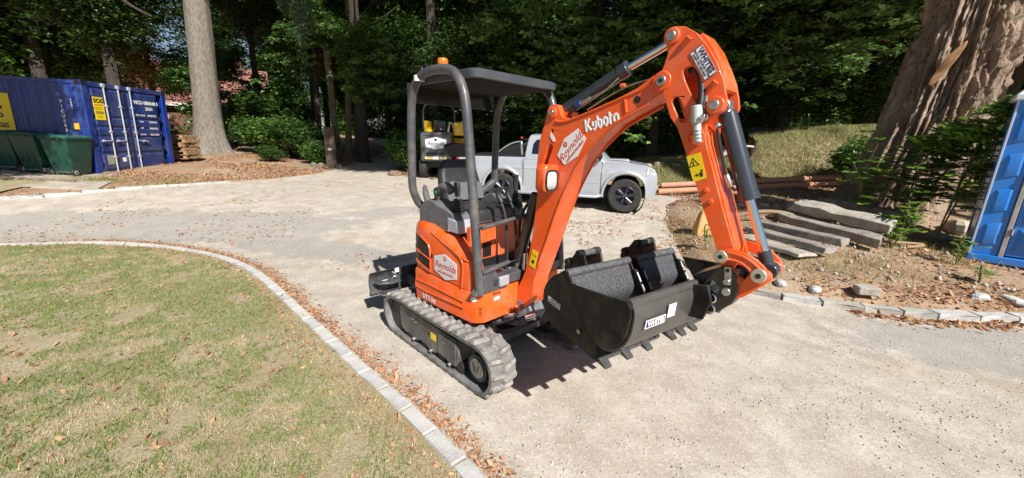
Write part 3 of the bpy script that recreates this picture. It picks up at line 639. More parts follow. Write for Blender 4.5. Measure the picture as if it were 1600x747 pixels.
rf = P('canopy_roof', MB().loft([rr(-.42, .35, -.42, .43, .05, 2.203), rr(-.43, .368, -.43, .445, .06, 2.208), rr(-.43, .372, -.435, .45, .06, 2.256), rr(-.40, .35, -.41, .425, .06, 2.268), rr(-.34, .26, -.34, .36, .1, 2.275)]), roofm)
P('roof_liner', MB().loft([rr(-.40, .33, -.40, .41, .08, 2.196), rr(-.42, .355, -.42, .435, .06, 2.205)]), M('roof_underside', (.030, .026, .024), .9, 0, (.018, .016, .015), 3, spec=.1), rf)
P('rear_visor', MB().loft([[(-.46, -.46, z), (-.475, -.3, z), (-.48, 0, z), (-.475, .3, z), (-.46, .46, z), (-.45, .46, z), (-.465, .3, z), (-.47, 0, z), (-.465, -.3, z), (-.45, -.46, z)] for z in (2.08, 2.23)]), M('smoked_visor', (.035, .028, .022), .12), rf)
be = P('beacon_stem', MB().cyl((-.33, -.20, 2.26), (-.33, -.20, 2.36), .017, 12), steel); 
P('beacon_base', MB().cyl((-.33, -.20, 2.335), (-.33, -.20, 2.385), .032, 18, .036), blackp, be)
bcm = M('amber_lens', (.62, .17, .015), .15, coat=.5)
P('beacon_lens', MB().loft([[(-.33+r*math.cos(t), -.20+r*math.sin(t), z) for t in [k*math.pi/10 for k in range(20)]] for r, z in ((.042, 2.385), (.045, 2.395), (.044, 2.422), (.037, 2.434), (.016, 2.438))]), bcm, be)
P('hoop_clip', MB().cyl((-.255, -.47, 2.22), (-.255, -.47, 2.262), .042, 14), M('white_tape', (.7, .72, .75), .5)); P('wire_loop', MB().tube([(-.25, -.45, 2.27), (-.27, -.43, 2.33), (-.22, -.42, 2.34), (-.20, -.44, 2.28)], .006, 8, 4), blackp)
# seat and consoles
st = P('seat_cushion', MB().loft([rr(-.32, .19, -.24, .22, .07, 1.16), rr(-.33, .20, -.25, .23, .08, 1.20), rr(-.32, .19, -.24, .22, .08, 1.245, .03), rr(-.26, .12, -.18, .16, .08, 1.255, .03)]), M('seat_vinyl', (.022, .022, .025), .42, 0, (.035, .035, .038), 12, .05, 90))
def backring(x, z, w_, d, r=.05): return [(a, b, z) for a, b, _ in rr(x-d, x, -w_-.01, w_-.01, r, 0)]
P('seat_back', MB().loft([backring(-.26, 1.22, .20, .10), backring(-.29, 1.30, .225, .11), backring(-.32, 1.42, .225, .10), backring(-.345, 1.50, .215, .09), backring(-.35, 1.56, .20, .08), backring(-.355, 1.61, .17, .05, .02), backring(-.36, 1.625, .14, .03, .012)]), MATS['seat_vinyl'], st)
P('seat_back_insert', MB().plate([(-.215, 1.27), (.195, 1.27), (.195, 1.40), (.12, 1.44), (-.01, 1.42), (-.14, 1.44), (-.215, 1.40)], -.02, .018, lambda a, b, c: (-.275+c-(b-1.3)*.25, a, b)), M('seat_grey_vinyl', (.12, .125, .135), .55), st, bevel=.01)
P('head_rest', MB().loft([[(x, b*1., z) for b, z in [(-.01+.155*cx_+sx_*.03*0, zc+.06*cz_) for cx_, cz_, sx_, zc in [(math.copysign(abs(math.cos(t))**.45, math.cos(t)), math.copysign(abs(math.sin(t))**.45, math.sin(t)), 0, 1.705) for t in [k*math.pi/14 for k in range(28)]]]] for x in (-.40, -.385, -.335, -.32)]), MATS['seat_vinyl'], st, bevel=.008)
P('seat_front_skirt', MB().bx(.10, .20, -.24, .20, 1.12, 1.17), blackp, st, bevel=.01)
def console(y0, y1, front, nm):
    m = MB(); pts = [(-.40, 1.09), (-.40, 1.22), (-.30, 1.30), (-.16, 1.31), (-.05, 1.27), (front-.05, 1.235), (front, 1.19), (front, 1.09)]
    m.plate(pts, y0, y1); return P(nm, m, ltgrey, bevel=.025, seg=3)
cr = console(-.43, -.27, .16, 'right_console'); cl = console(.24, .38, .12, 'left_console')
P('console_corner', MB().plate([(.04, 1.09), (.04, 1.20), (.17, 1.19), (.19, 1.09)], -.44, -.26), M('pale_grey_plastic', (.36, .38, .42), .5), cr, bevel=.01)
for k in range(7): P('bellows_fold', MB().cyl((.06, -.345, 1.22+k*.018), (.06, -.345, 1.232+k*.018), .062-.004*k, 16), blackp, cr, bevel=.004)
P('lever_stem', MB().tube([(.06, -.345, 1.33), (.055, -.345, 1.42)], .012, 8), steel, cr)
P('joystick_grip', MB().tube([(.055, -.345, 1.36), (.04, -.34, 1.42), (.035, -.335, 1.47)], [.02, .028, .022], 12, 3), blackp, cr)
P('arm_rest', MB().tube([(-.20, -.36, 1.31), (-.14, -.37, 1.40), (-.05, -.37, 1.43), (.0, -.36, 1.39)], .035, 12, 4), ltgrey, cr); P('dial', MB().cyl((-.13, -.41, 1.38), (-.13, -.425, 1.38), .038, 18), blackp, cr); P('dial_button', MB().cyl((-.13, -.425, 1.38), (-.13, -.43, 1.38), .016, 12), M('green_button', (.03, .22, .12), .4), cr)
P('lap_belt_box', MB().tube([(-.28, -.40, 1.25), (-.31, -.41, 1.36), (-.30, -.42, 1.42)], [.03, .026, .012], 10, 3), ltgrey, cr)
for k in range(7): P('bellows_fold', MB().cyl((.06, .31, 1.22+k*.018), (.06, .31, 1.232+k*.018), .062-.004*k, 16), blackp, cl, bevel=.004)
P('joystick_grip', MB().tube([(.055, .31, 1.33), (.04, .31, 1.42), (.05, .30, 1.50)], [.016, .022, .030], 12, 3), blackp, cl); P('console_face', MB().plate([(-.02, 1.09), (-.02, 1.24), (.10, 1.20), (.14, 1.09)], .23, .40), MATS['pale_grey_plastic'], cl, bevel=.01)
for y, x in ((-.13, .40), (-.03, .43)):   # two tall travel levers with pedals
    P('travel_lever', MB().tube([(.40, y, .80), (.41, y, 1.0), (.36, y+.01, 1.25), (.30, y-.01, 1.38), (.31, y, 1.43)], .012, 10, 4), blackp)
    P('lever_grip', MB().tube([(.335, y, 1.33), (.30, y-.01, 1.39), (.31, y, 1.44)], .019, 10, 3), blackp)
P('pedal', MB().box((.42, -.08, .86), (.10, .14, .015), Matrix.Rotation(R(-25), 3, 'Y')), blackp, bevel=.004)
for y0, x0 in ((.0, .47), (.07, .50)): P('control_hose', MB().tube([(x0, y0, .62), (x0-.02, y0, .9), (x0-.05, y0-.01, 1.15), (x0-.02, y0+.05, 1.32), (x0+.06, y0+.08, 1.30), (x0+.07, y0+.06, 1.1)], .012, 8, 5), rubber)
# swing post and boom foot hardware
sw = P('swing_bracket', MB().plate([(.36, .40), (.62, .38), (.66, .46), (.60, .56), (.50, .56), (.42, .78), (.36, .80), (.33, .70)], -.075, .085), M('cast_grey', (.16, .165, .18), .55, 0, (.09, .09, .095), 10, .05), bevel=.012)
P('swing_casting', MB().cyl((.52, 0, .34), (.52, 0, .56), .10, 20), MATS['cast_grey'], sw, bevel=.02); P('swing_arm', MB().plate([(.25, -.28), (.52, -.12), (.60, .02), (.50, .12), (.30, .0), (.20, -.16)], .34, .40, lambda a, b, c: (a, b, c)), MATS['cast_grey'], sw, bevel=.015)
P('bracket_ear', MB().plate([(.30, .60), (.36, .80), (.40, .81), (.43, .78), (.44, .58)], -.10, -.075), MATS['cast_grey'], sw, bevel=.006); P('bracket_pin', MB().cyl((.375, -.12, .765), (.375, .10, .765), .024, 14), steel, sw, bevel=.004)
for k, (a, b) in enumerate((((.33, -.22, .44), (.52, -.20, .41)), ((.38, -.24, .40), (.62, -.15, .38)))): P('swing_hose', MB().tube([(a[0]-.1, a[1]+.1, a[2]+.08), a, ((a[0]+b[0])/2, a[1]-.06, a[2]-.05), b, (b[0]+.05, 0, b[2]+.05)], .016, 8, 5), rubber, sw)
P('hose_fitting', MB().cyl((.45, -.18, .42), (.53, -.14, .45), .022, 10), steel, sw, bevel=.003); P('hose_fitting', MB().cyl((.62, -.10, .44), (.68, -.07, .47), .03, 12), chrome, sw, bevel=.003)
# lift cylinder
lc = P('lift_cylinder_rod', MB().cyl((.50, -.02, .80), (.50, -.02, .94), .022, 14), chrome); lc.data.transform(Matrix.Identity(4))
bb = MB().cyl((.435, -.02, .86), (.60, -.02, 1.42), .042, 18); P('lift_cylinder', bb, M('hydraulic_black', (.028, .026, .024), .35, coat=.3), bevel=.006)
P('lift_cylinder_eye', MB().cyl((.405, -.02, .74), (.44, -.02, .88), .03, 14), steel)
# -- boom
top = [(.773+.055*math.cos(R(a)), 1.985+.055*math.sin(R(a))) for a in (190, 160, 130, 100, 70, 40)]
boom_o = [(.66, 1.80), (.695, 1.90)]+top+[(.845, 1.965), (.875, 1.945), (.92, 1.94), (.98, 1.957), (1.15, 2.013), (1.299, 2.068), (1.37, 2.098), (1.43, 2.135), (1.475, 2.165)]+arc(1.514, 2.118, .052, 110, -60, 8)+\
    [(1.45, 2.022), (1.353, 1.974), (1.237, 1.912), (1.113, 1.80), (1.014, 1.680), (.93, 1.52), (.85, 1.33), (.775, 1.08), (.70, .86), (.665, .765)]+\
    [(.66, .62), (.60, .535)]+arc(.497, .495, .042, -20, -190, 7)+[(.47, .60), (.55, .77), (.575, .83), (.61, 1.0), (.64, 1.2), (.66, 1.42), (.645, 1.62)]
BW = .085
bslot = slot(.705, 1.61, .765, 1.765, .020)
m = MB()
boom = P('boom', m.plate(boom_o, -BW, BW, holes=[bslot, circle(.772, 1.868, .012, 10)]), orange, bevel=.006)
# raised side channel on the boom flank
for s in (-1, 1):
    y = s*BW
    for nm, pp in (('upper_flange', [(.80, 1.93), (.92, 1.935), (1.299, 2.055), (1.40, 2.09), (1.46, 2.14)]), ('lower_flange', [(.70, .90), (.775, 1.11), (.855, 1.345), (.935, 1.53), (1.02, 1.685), (1.12, 1.80), (1.237, 1.90), (1.353, 1.962), (1.45, 2.01)])):
        q = spline(pp, 4); P(nm, MB().tube([(a, y, b) for a, b in q], .009, 8), orange, boom)
    P('end_rib', MB().tube([(1.30, y, 2.04), (1.315, y, 1.97)], .008, 8), orange, boom)
    P('apex_boss', MB().cyl((1.514, y, 2.118), (1.514, y+s*.022, 2.118), .05, 20), orange, boom, bevel=.005); P('apex_pin', MB().cyl((1.514, y, 2.118), (1.514, y+s*.034, 2.118), .026, 16), steel, boom, bevel=.004)
    P('pin_cap', MB().cyl((1.514, y+s*.034, 2.118), (1.514, y+s*.036, 2.118), .011, 12), black_s, boom)
    P('cylinder_boss', MB().cyl((.773, y, 1.985), (.773, y+s*.014, 1.985), .036, 18), orange, boom, bevel=.004); P('base_pin', MB().cyl((.773, y, 1.985), (.773, y+s*.024, 1.985), .018, 14), steel, boom, bevel=.003)
    P('foot_boss', MB().cyl((.497, y, .495), (.497, y+s*.015, .495), .042, 18), orange, boom, bevel=.004); P('foot_pin', MB().cyl((.497, y, .495), (.497, y+s*.028, .495), .019, 14), steel, boom, bevel=.003)
P('saddle', MB().bx(.84, .88, -.05, .05, 1.93, 1.99), orange, boom)
P('hole', MB().cyl((1.375, -BW-.001, 2.035), (1.375, -BW-.002, 2.035), .020, 14), black_s, boom)
y = -BW-.0025
# decals on the boom flank
c = Vector((.94, 1.768)); ang = math.atan2(1.848-1.67, 1.016-.856)
hb = hexplate(.9425, 1.766, .235, .16, y+.0005, white_s, 'maker_sticker', boom, ang=ang-.0)
def dirs(a): return (math.cos(a), 0, math.sin(a)), (-math.sin(a), 0, math.cos(a))
xd, yd = dirs(ang)
def loc2(a, b): return (.9425+a*math.cos(ang)-b*math.sin(ang), y-.0022, 1.766+a*math.sin(ang)+b*math.cos(ang))
e0 = loc2(-.020, .047); P('sticker_emblem', MB().cyl((e0[0], y-.0018, e0[2]), (e0[0], y-.003, e0[2]), .0165, 16), red_s, hb); text('emblem_letter', 'R', .022, (e0[0], y-.0036, e0[2]), xd, yd, white_s, hb)
text('sticker_lettering', 'Reynolds', .070, loc2(0, .003), xd, yd, red_s, hb, -.0006, .55); text('sticker_small_lettering', 'GROUNDWORKS', .0235, loc2(.0, -.042), xd, yd, red_s, hb)
a2 = math.atan2(1.962-1.901, 1.288-1.05); xk, yk = dirs(a2)
lg = MB()
for st_ in ([(0, 0), (0, 1)], [(.50, 1), (.14, .52), (.20, .44), (.55, 0)], [(.78, .66), (.78, .28)], [(1.12, .66), (1.12, .30), (1.02, .08), (.80, .0)], [(1.36, 1.0), (1.36, .14)], [(1.40, .62), (1.62, .60), (1.74, .40), (1.66, .12), (1.46, .0)],
            [(1.98, .14), (1.94, .40), (2.06, .62), (2.26, .62), (2.38, .42), (2.32, .16), (2.14, .0)], [(2.64, .98), (2.64, .02)], [(2.66, .66), (2.86, .66)], [(3.06, .12), (3.04, .42), (3.16, .62), (3.36, .62), (3.46, .44), (3.46, .04)], [(3.28, .0), (3.20, .02)]):
    lg.tube([(a*.0655, 0, b*.074) for a, b in st_], .0088, 8, 4 if len(st_) > 2 else 0)
ox_, oz_ = 1.052, 1.862
lg.v = [(ox_+a*math.cos(a2)-c*math.sin(a2), y+.0015+b*.22, oz_+a*math.sin(a2)+c*math.cos(a2)) for a, b, c in lg.v]
P('brand_lettering', lg, white_s, boom)
P('warning_sticker', MB().plate([(.64, 1.009), (.695, .998), (.672, .865), (.609, .88)], y-.001, y+.002), yellow_s, boom); P('sticker_print', MB().cyl((.65, y-.0012, .915), (.65, y-.002, .915), .015, 14), black_s, boom); text('sticker_code', '12 24', .022, (.66, y-.0015, .965), (1, 0, -.2), (0, 0, 1), black_s, boom)
P('round_tag', MB().plate([(.765, 1.855), (.795, 1.825), (.805, 1.80), (.785, 1.80), (.755, 1.835)], y-.001, y+.002), white_s, boom)
# lamp
lm = P('work_lamp_housing', MB().plate([(-.11, .08), (-.08, .115), (.06, .115), (.085, .085), (.075, -.06), (.05, -.085), (-.09, -.085), (-.11, -.06)], -.055, .06, lambda a, b, c: (.745+c*.72-a*-.0+.05, -.135+a*.75, 1.545+b*.9)), orange, bevel=.010)
lx = .745+.06*.72+.05
P('lamp_rim', MB().loft([[(lx+dx, -.147+.062*k*math.copysign(abs(math.cos(t))**.6, math.cos(t)), 1.545+.072*k*math.copysign(abs(math.sin(t))**.6, math.sin(t))) for t in [q*math.pi/12 for q in range(24)]] for k, dx in ((1, -.005), (1, .012), (.86, .012), (.84, .002))], cap=False), blackp, lm)
P('lamp_glass', MB().loft([[(lx+dx, -.147+.062*k*math.copysign(abs(math.cos(t))**.6, math.cos(t)), 1.545+.072*k*math.copysign(abs(math.sin(t))**.6, math.sin(t))) for t in [q*math.pi/12 for q in range(24)]] for k, dx in ((.86, .004), (.7, .014), (.3, .02))]), M('lamp_glass', (.85, .87, .9), .08, .3, (.55, .57, .6), 60, .06, 40, coat=.6), lm)
# arm cylinder above the boom
m = MB().cyl((.773, 0, 1.985), (1.215, 0, 2.206), .042, 20); ac = P('arm_cylinder', m, M('cylinder_blue_black', (.035, .042, .055), .25, coat=.4), bevel=.006)
P('cylinder_gland', MB().cyl((1.20, 0, 2.1985), (1.255, 0, 2.226), .046, 20), MATS['cylinder_blue_black'], ac, bevel=.005)
P('cylinder_rod', MB().cyl((1.25, 0, 2.2235), (1.545, 0, 2.345), .023, 18), chrome, ac)
P('cylinder_port', MB().cyl((.93, -.04, 2.02), (.97, -.045, 2.04), .020, 12), M('blue_cap', (.02, .06, .30), .4), ac, bevel=.003); P('cylinder_port_nut', MB().cyl((.97, -.045, 2.04), (1.03, -.04, 2.065), .016, 8), steel, ac)
P('cylinder_pipe', MB().tube([(1.02, -.04, 2.06), (1.15, -.045, 2.11), (1.22, -.045, 2.165)], .007, 8), steel, ac); P('cylinder_hose', MB().tube([(.93, -.04, 2.02), (.89, -.05, 1.985), (.87, -.03, 1.95), (.88, 0, 1.93)], .014, 8, 4), rubber, ac)
P('boom_pipe', MB().tube([(1.0, -.02, 2.0), (1.2, -.03, 2.09), (1.30, -.03, 2.125), (1.42, -.02, 2.15)], .006, 8, 3), steel, ac); P('pipe_clip', MB().box((1.245, -.03, 2.125), (.03, .03, .02)), orange, ac, bevel=.004)
# -- arm: two side plates joined
arm_o = [(1.50, 2.15), (1.518, 2.20), (1.53, 2.25), (1.512, 2.30)]+arc(1.545, 2.325, .045, 190, 80, 6)+[(1.60, 2.362), (1.66, 2.325), (1.72, 2.258), (1.775, 2.18), (1.815, 2.10), (1.84, 2.02)]+arc(1.80, 1.985, .045, 20, -80, 5)+\
    [(1.775, 1.93), (1.768, 1.90), (1.777, 1.81), (1.83, 1.68), (1.90, 1.50), (1.99, 1.29), (2.005, 1.24), (1.985, 1.185), (1.945, 1.185), (1.915, 1.26), (1.908, 1.285), (1.812, 1.482), (1.719, 1.692), (1.627, 1.882), (1.583, 1.934), (1.535, 2.04)]
h1 = spline([(1.618, 2.150), (1.635, 2.172), (1.668, 2.170), (1.700, 2.13), (1.725, 2.06), (1.738, 2.0), (1.722, 1.985), (1.69, 2.02), (1.65, 2.08)], 3, True)
h2 = slot(1.602, 2.015, 1.652, 1.928, .022)
AW = .092
for s in (-1, 1):
    a = P('arm_side_plate', MB().plate(arm_o, s*AW-.010, s*AW+.010, holes=[h1, h2]), orange, bevel=.005)
    if s < 0: armp = a
    y = s*(AW+.010)
    P('arm_boss', MB().cyl((1.545, y, 2.325), (1.545, y+s*.018, 2.325), .040, 20), orange, a, bevel=.005); P('arm_pin', MB().cyl((1.545, y, 2.325), (1.545, y+s*.030, 2.325), .024, 16), steel, a, bevel=.004)
    P('arm_boss', MB().cyl((1.80, y, 1.985), (1.80, y+s*.022, 1.985), .042, 20), orange, a, bevel=.005); P('arm_pin', MB().cyl((1.80, y, 1.985), (1.80, y+s*.036, 1.985), .023, 16), steel, a, bevel=.004)
    for (b0, b1, c0, c1) in ((1.635, 2.306, 1.594, 2.263), (1.787, 2.091, 1.745, 2.04)):
        P('stub_rod', MB().tube([(b0, y+s*.012, b1), (c0, y+s*.002, c1)], [.016, .008], 10), orange, a)
    for (b0, b1) in ((1.815, 1.58), (1.843, 1.525)): P('arm_bolt', MB().cyl((b0, y, b1), (b0, y+s*.012, b1), .014, 6), orange, a, bevel=.003)
m = MB(); m.plate([(1.62, 1.93), (1.70, 1.92), (1.775, 1.86), (1.79, 1.80), (1.985, 1.31), (1.975, 1.22), (1.92, 1.285), (1.725, 1.70)], -AW+.012, AW-.012); P('arm_box', m, orange, bevel=.004)
m = MB(); m.plate([(1.68, 2.325), (1.74, 2.25), (1.80, 2.14), (1.825, 2.06), (1.810, 2.05), (1.785, 2.13), (1.725, 2.235), (1.67, 2.31)], -AW+.01, AW-.01); P('arm_nose_web', m, orange)
for s in (-1,): 
    P('arm_ring', MB().loft([[(1.722+r*math.cos(t), -AW-.010-dy, 1.835+r*math.sin(t)) for t in [q*math.pi/12 for q in range(24)]] for r, dy in ((.048, 0), (.046, .008), (.032, .008), (.030, .001))], cap=False), orange, armp)
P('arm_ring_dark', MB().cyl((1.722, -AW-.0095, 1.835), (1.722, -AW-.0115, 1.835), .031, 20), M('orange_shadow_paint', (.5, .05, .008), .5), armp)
ya = -AW-.0105
P('arm_warning_sticker', MB().plate([(1.693, 1.739), (1.759, 1.763), (1.806, 1.64), (1.746, 1.613)], ya-.002, ya), yellow_s, armp)
def tri(cx, cz, r, a): return [(cx+r*math.cos(R(t)+a), cz+r*math.sin(R(t)+a)) for t in (90, 210, 330)]
P('warning_triangle', MB().plate(tri(1.735, 1.708, .030, .35), ya-.003, ya-.001, holes=[tri(1.735, 1.708, .023, .35)]), black_s, armp)
P('warning_figure', MB().ball((1.778, ya-.002, 1.675), .006, 8, 5, (1, .3, 1)).plate([(1.768, 1.664), (1.784, 1.669), (1.788, 1.648), (1.776, 1.643)], ya-.003, ya-.001), black_s, armp); text('warning_mark', '!', .03, (1.735, ya-.003, 1.705), dirs(.35)[0], dirs(.35)[1], black_s, armp, .001); text('warning_dash', '\u2192', .02, (1.757, ya-.003, 1.650), (1, 0, .3), (-.3, 0, 1), black_s, armp, .001)
cn = [(1.643, 2.234), (1.694, 2.268), (1.784, 2.135), (1.732, 2.10)]
pl = P('hire_plate', MB().plate(cn, ya-.003, ya), white_s, armp, bevel=.001)
aw = math.atan2(cn[2][1]-cn[1][1], cn[2][0]-cn[1][0]); xw, yw = dirs(aw); pc = Vector((1.713, 0, 2.184))
def wl(a, b): return (pc.x+a*math.cos(aw)-b*math.sin(aw), ya-.0035, pc.z+a*math.sin(aw)+b*math.cos(aw))
P('plate_border', MB().plate([(p[0], p[1]) for p in cn], ya-.0036, ya-.0031, holes=[[(pc.x+(p[0]-pc.x)*.95, pc.z+(p[1]-pc.z)*.95) for p in cn]]), M('navy_print', (.02, .03, .10), .5), pl)
text('plate_lettering', 'WHITES', .037, wl(0, .015), xw, yw, MATS['navy_print'], pl, .0012); text('plate_lettering', 'MANUAL COUPLER FITTED', .0125, wl(0, -.006), xw, yw, MATS['navy_print'], pl, .0003); text('plate_lettering', 'SAFETY PIN REQUIRED', .0125, wl(0, -.020), xw, yw, MATS['navy_print'], pl, .0003)
# hoses through the arm and coupling block
P('arm_hose', MB().tube([(1.635, -.055, 2.16), (1.67, -.07, 2.165), (1.70, -.08, 2.12), (1.722, -.10, 2.06), (1.735, -.125, 2.0), (1.735, -.13, 1.95)], .016, 10, 5), rubber); P('arm_hose', MB().tube([(1.65, -.03, 2.17), (1.70, -.05, 2.15), (1.735, -.08, 2.06), (1.75, -.11, 1.98), (1.74, -.12, 1.92)], .014, 10, 5), M('braided_hose', (.12, .12, .13), .5, .3, (.03, .03, .03), 120))
fit = P('quick_coupling', MB().cyl((1.722, -.135, 1.985), (1.735, -.135, 1.90), .026, 20), M('pale_coupling', (.55, .56, .52), .45, .2), bevel=.005)
P('coupling_nose', MB().cyl((1.735, -.135, 1.90), (1.752, -.135, 1.81), .019, 18), MATS['pale_coupling'], fit, bevel=.003)
for k in range(4): P('coupling_ring', MB().cyl((1.742+.004*k, -.135, 1.868-.017*k), (1.7435+.004*k, -.135, 1.861-.017*k), .0205, 18), steel, fit)
P('coupling_bolt', MB().cyl((1.765, -.14, 1.93), (1.765, -.165, 1.93), .013, 10), chrome, fit, bevel=.002); P('coupling_bracket', MB().box((1.735, -.12, 1.93), (.085, .012, .03)), steel, fit, bevel=.003)
# bucket cylinder
bc = P('bucket_cylinder', MB().cyl((1.822, 0, 1.955), (1.985, 0, 1.548), .044, 24), MATS['cylinder_blue_black'], bevel=.006); P('cylinder_eye', MB().cyl((1.80, -.035, 1.985), (1.80, .035, 1.985), .04, 18), steel, bc, bevel=.005); P('cylinder_neck', MB().cyl((1.80, 0, 1.985), (1.83, 0, 1.93), .030, 14), steel, bc)
P('cylinder_gland', MB().cyl((1.972, 0, 1.58), (1.987, 0, 1.543), .047, 24), MATS['cylinder_blue_black'], bc, bevel=.004)
P('cylinder_rod', MB().cyl((1.98, 0, 1.56), (2.115, 0, 1.24), .022, 18), chrome, bc); P('rod_eye', MB().cyl((2.085, 0, 1.305), (2.118, 0, 1.225), .031, 16), MATS['cylinder_blue_black'], bc, bevel=.005)
P('rod_eye_ring', MB().cyl((2.125, -.035, 1.215), (2.125, .035, 1.215), .040, 20), MATS['cylinder_blue_black'], bc, bevel=.005)
P('cylinder_pipe', MB().tube([(1.80, -.055, 1.905), (1.81, -.06, 1.87), (1.87, -.055, 1.68), (1.895, -.05, 1.62), (1.925, -.03, 1.585)], .008, 8, 4), rubber, bc); P('pipe_elbow', MB().cyl((1.80, -.06, 1.90), (1.815, -.065, 1.885), .016, 10), steel, bc, bevel=.003); P('pipe_union', MB().cyl((1.878, -.053, 1.66), (1.905, -.045, 1.60), .014, 10), steel, bc, bevel=.002)
# tipping links: curved plates either side
lk = spline([(1.92, 1.292), (1.965, 1.312), (2.03, 1.306), (2.09, 1.284), (2.135, 1.248), (2.152, 1.215), (2.140, 1.180), (2.105, 1.172)], 4)+spline([(2.085, 1.20), (2.062, 1.232), (2.02, 1.254), (1.98, 1.258), (1.955, 1.235), (1.925, 1.238), (1.908, 1.262)], 3)
lki = [(1.975, 1.290), (2.03, 1.284), (2.075, 1.262), (2.060, 1.252), (2.02, 1.270), (1.985, 1.275)]
for s in (-1, 1):
    l = P('tipping_link', MB().plate(lk, s*.128-.013, s*.128+.013), orange, bevel=.006); y = s*.141
    P('link_rib', MB().tube([(a, y, b) for a, b in spline([(1.965, 1.298), (2.03, 1.292), (2.085, 1.268), (2.12, 1.238)], 4)], .007, 8), orange, l); P('link_rib', MB().tube([(a, y, b) for a, b in spline([(1.97, 1.262), (2.02, 1.262), (2.065, 1.24), (2.09, 1.21)], 4)], .006, 8), orange, l)
    for (a, b, r) in ((1.942, 1.271, .030), (2.113, 1.218, .034)):
        P('link_washer', MB().cyl((a, y-s*.004, b), (a, y+s*.016, b), r, 22), M('washer_steel', (.60, .56, .48), .4, .6, (.45, .42, .36), 30), l, bevel=.004); P('pin_hole', MB().cyl((a, y+s*.016, b), (a, y+s*.0175, b), r*.36, 14), black_s, l)
    # bucket link from rod pin to hitch
    P('bucket_link', MB().plate(spline([(2.145, 1.235), (2.16, 1.20), (2.14, 1.175), (2.06, 1.085), (2.0, 1.055), (1.985, 1.09), (2.03, 1.14), (2.09, 1.235)], 3, True), s*.10-.012, s*.10+.012), orange, bevel=.005)
    P('hitch_side', MB().plate([(1.925, 1.20), (1.965, 1.225), (2.0, 1.21), (2.022, 1.18), (2.038, 1.09), (2.02, 1.04), (1.965, .975), (1.90, .955), (1.85, .975), (1.86, 1.04), (1.885, 1.13)], s*.118-.010, s*.118+.010), M('hitch_black', (.012, .012, .013), .3, coat=.5), bevel=.006)
hm = MB(); hm.plate([(1.93, 1.17), (1.99, 1.18), (2.01, 1.10), (1.97, .99), (1.89, .98), (1.88, 1.08)], -.085, .085); hi = P('hitch_body', hm, MATS['hitch_black'], bevel=.01)
yh = -.1285
P('hitch_plate', MB().plate([(1.962, 1.222), (1.992, 1.224), (2.004, 1.135), (1.974, 1.130)], yh-.006, yh), chrome if 0 else steel, hi, bevel=.002)
for (a, b, r) in ((1.978, 1.205, .010),): P('hitch_hole', MB().cyl((a, yh-.006, b), (a, yh-.008, b), r, 12), black_s, hi)
for (a, b, r) in ((1.985, 1.150, .016), (1.990, 1.100, .020)): P('hitch_bolt', MB().cyl((a, yh-.004, b), (a, yh-.024, b), r, 16), steel, hi, bevel=.003)
P('hitch_label', MB().plate([(1.915, 1.135), (1.955, 1.112), (1.950, 1.068), (1.905, 1.088)], yh-.002, yh), M('grey_label', (.18, .18, .19), .4), hi)
for (a, b, r) in ((1.928, 1.045, .026), (1.925, .985, .032)):
    P('hitch_ring', MB().loft([[(a+rr_*math.cos(t), yh-dy, b+rr_*math.sin(t)) for t in [q*math.pi/12 for q in range(24)]] for rr_, dy in ((r, 0), (r, .014), (r*.78, .018), (r*.72, .004))], cap=False), chrome, hi); P('hitch_ring_core', MB().cyl((a, yh, b), (a, yh-.012, b), r*.5, 16), MATS['hitch_black'], hi, bevel=.004)
P('hitch_hook', MB().plate([(1.80, 1.12), (1.93, 1.20), (1.90, 1.08), (1.84, 1.06)], -.09, .09), MATS['hitch_black'], hi, bevel=.008)

# -- buckets.  frame: f forward, l across (towards the machine's left), z up
TH = R(10.5); BO = Vector((1.34, -.52)); LX = Vector((math.sin(TH), math.cos(TH))); FX = Vector((math.cos(TH), -math.sin(TH)))
def bf(f, l, z): p = BO+FX*f+LX*l; return (p.x, p.y, z)
def bplate(name, pts, l0, l1, mat, par, bevel=.003, holes=()): return MB().plate(pts, l0, l1, lambda a, b, c: bf(a, c, b), holes).obj(name, mat, par, bevel)
def shell(name, prof, th, l0, l1, mat, par, side=1):
    """sheet of thickness th along an open profile"""
    out = []; 
    for i, p in enumerate(prof):
        a = Vector(prof[max(i-1, 0)]); b = Vector(prof[min(i+1, len(prof)-1)]); d = (b-a).normalized(); nr = Vector((-d.y, d.x))*th*side; out.append((p[0]+nr.x, p[1]+nr.y))
    m = MB(); v = []; n = len(prof)
    for l in (l0, l1):
        v += [bf(a, l, b) for a, b in prof]+[bf(a, l, b) for a, b in out]
    f = []
    for i in range(n-1): f += [(i, i+1, i+1+2*n, i+2*n), (n+i, n+i+2*n, n+i+1+2*n, n+i+1), (i, i+n, i+n+1, i+1), (2*n+i, 2*n+i+1, 3*n+i+1, 3*n+i)]
    f += [(0, 2*n, 3*n, n), (n-1, 2*n-1, 4*n-1, 3*n-1)]
    m.add(v, f); return m.obj(name, mat, par)
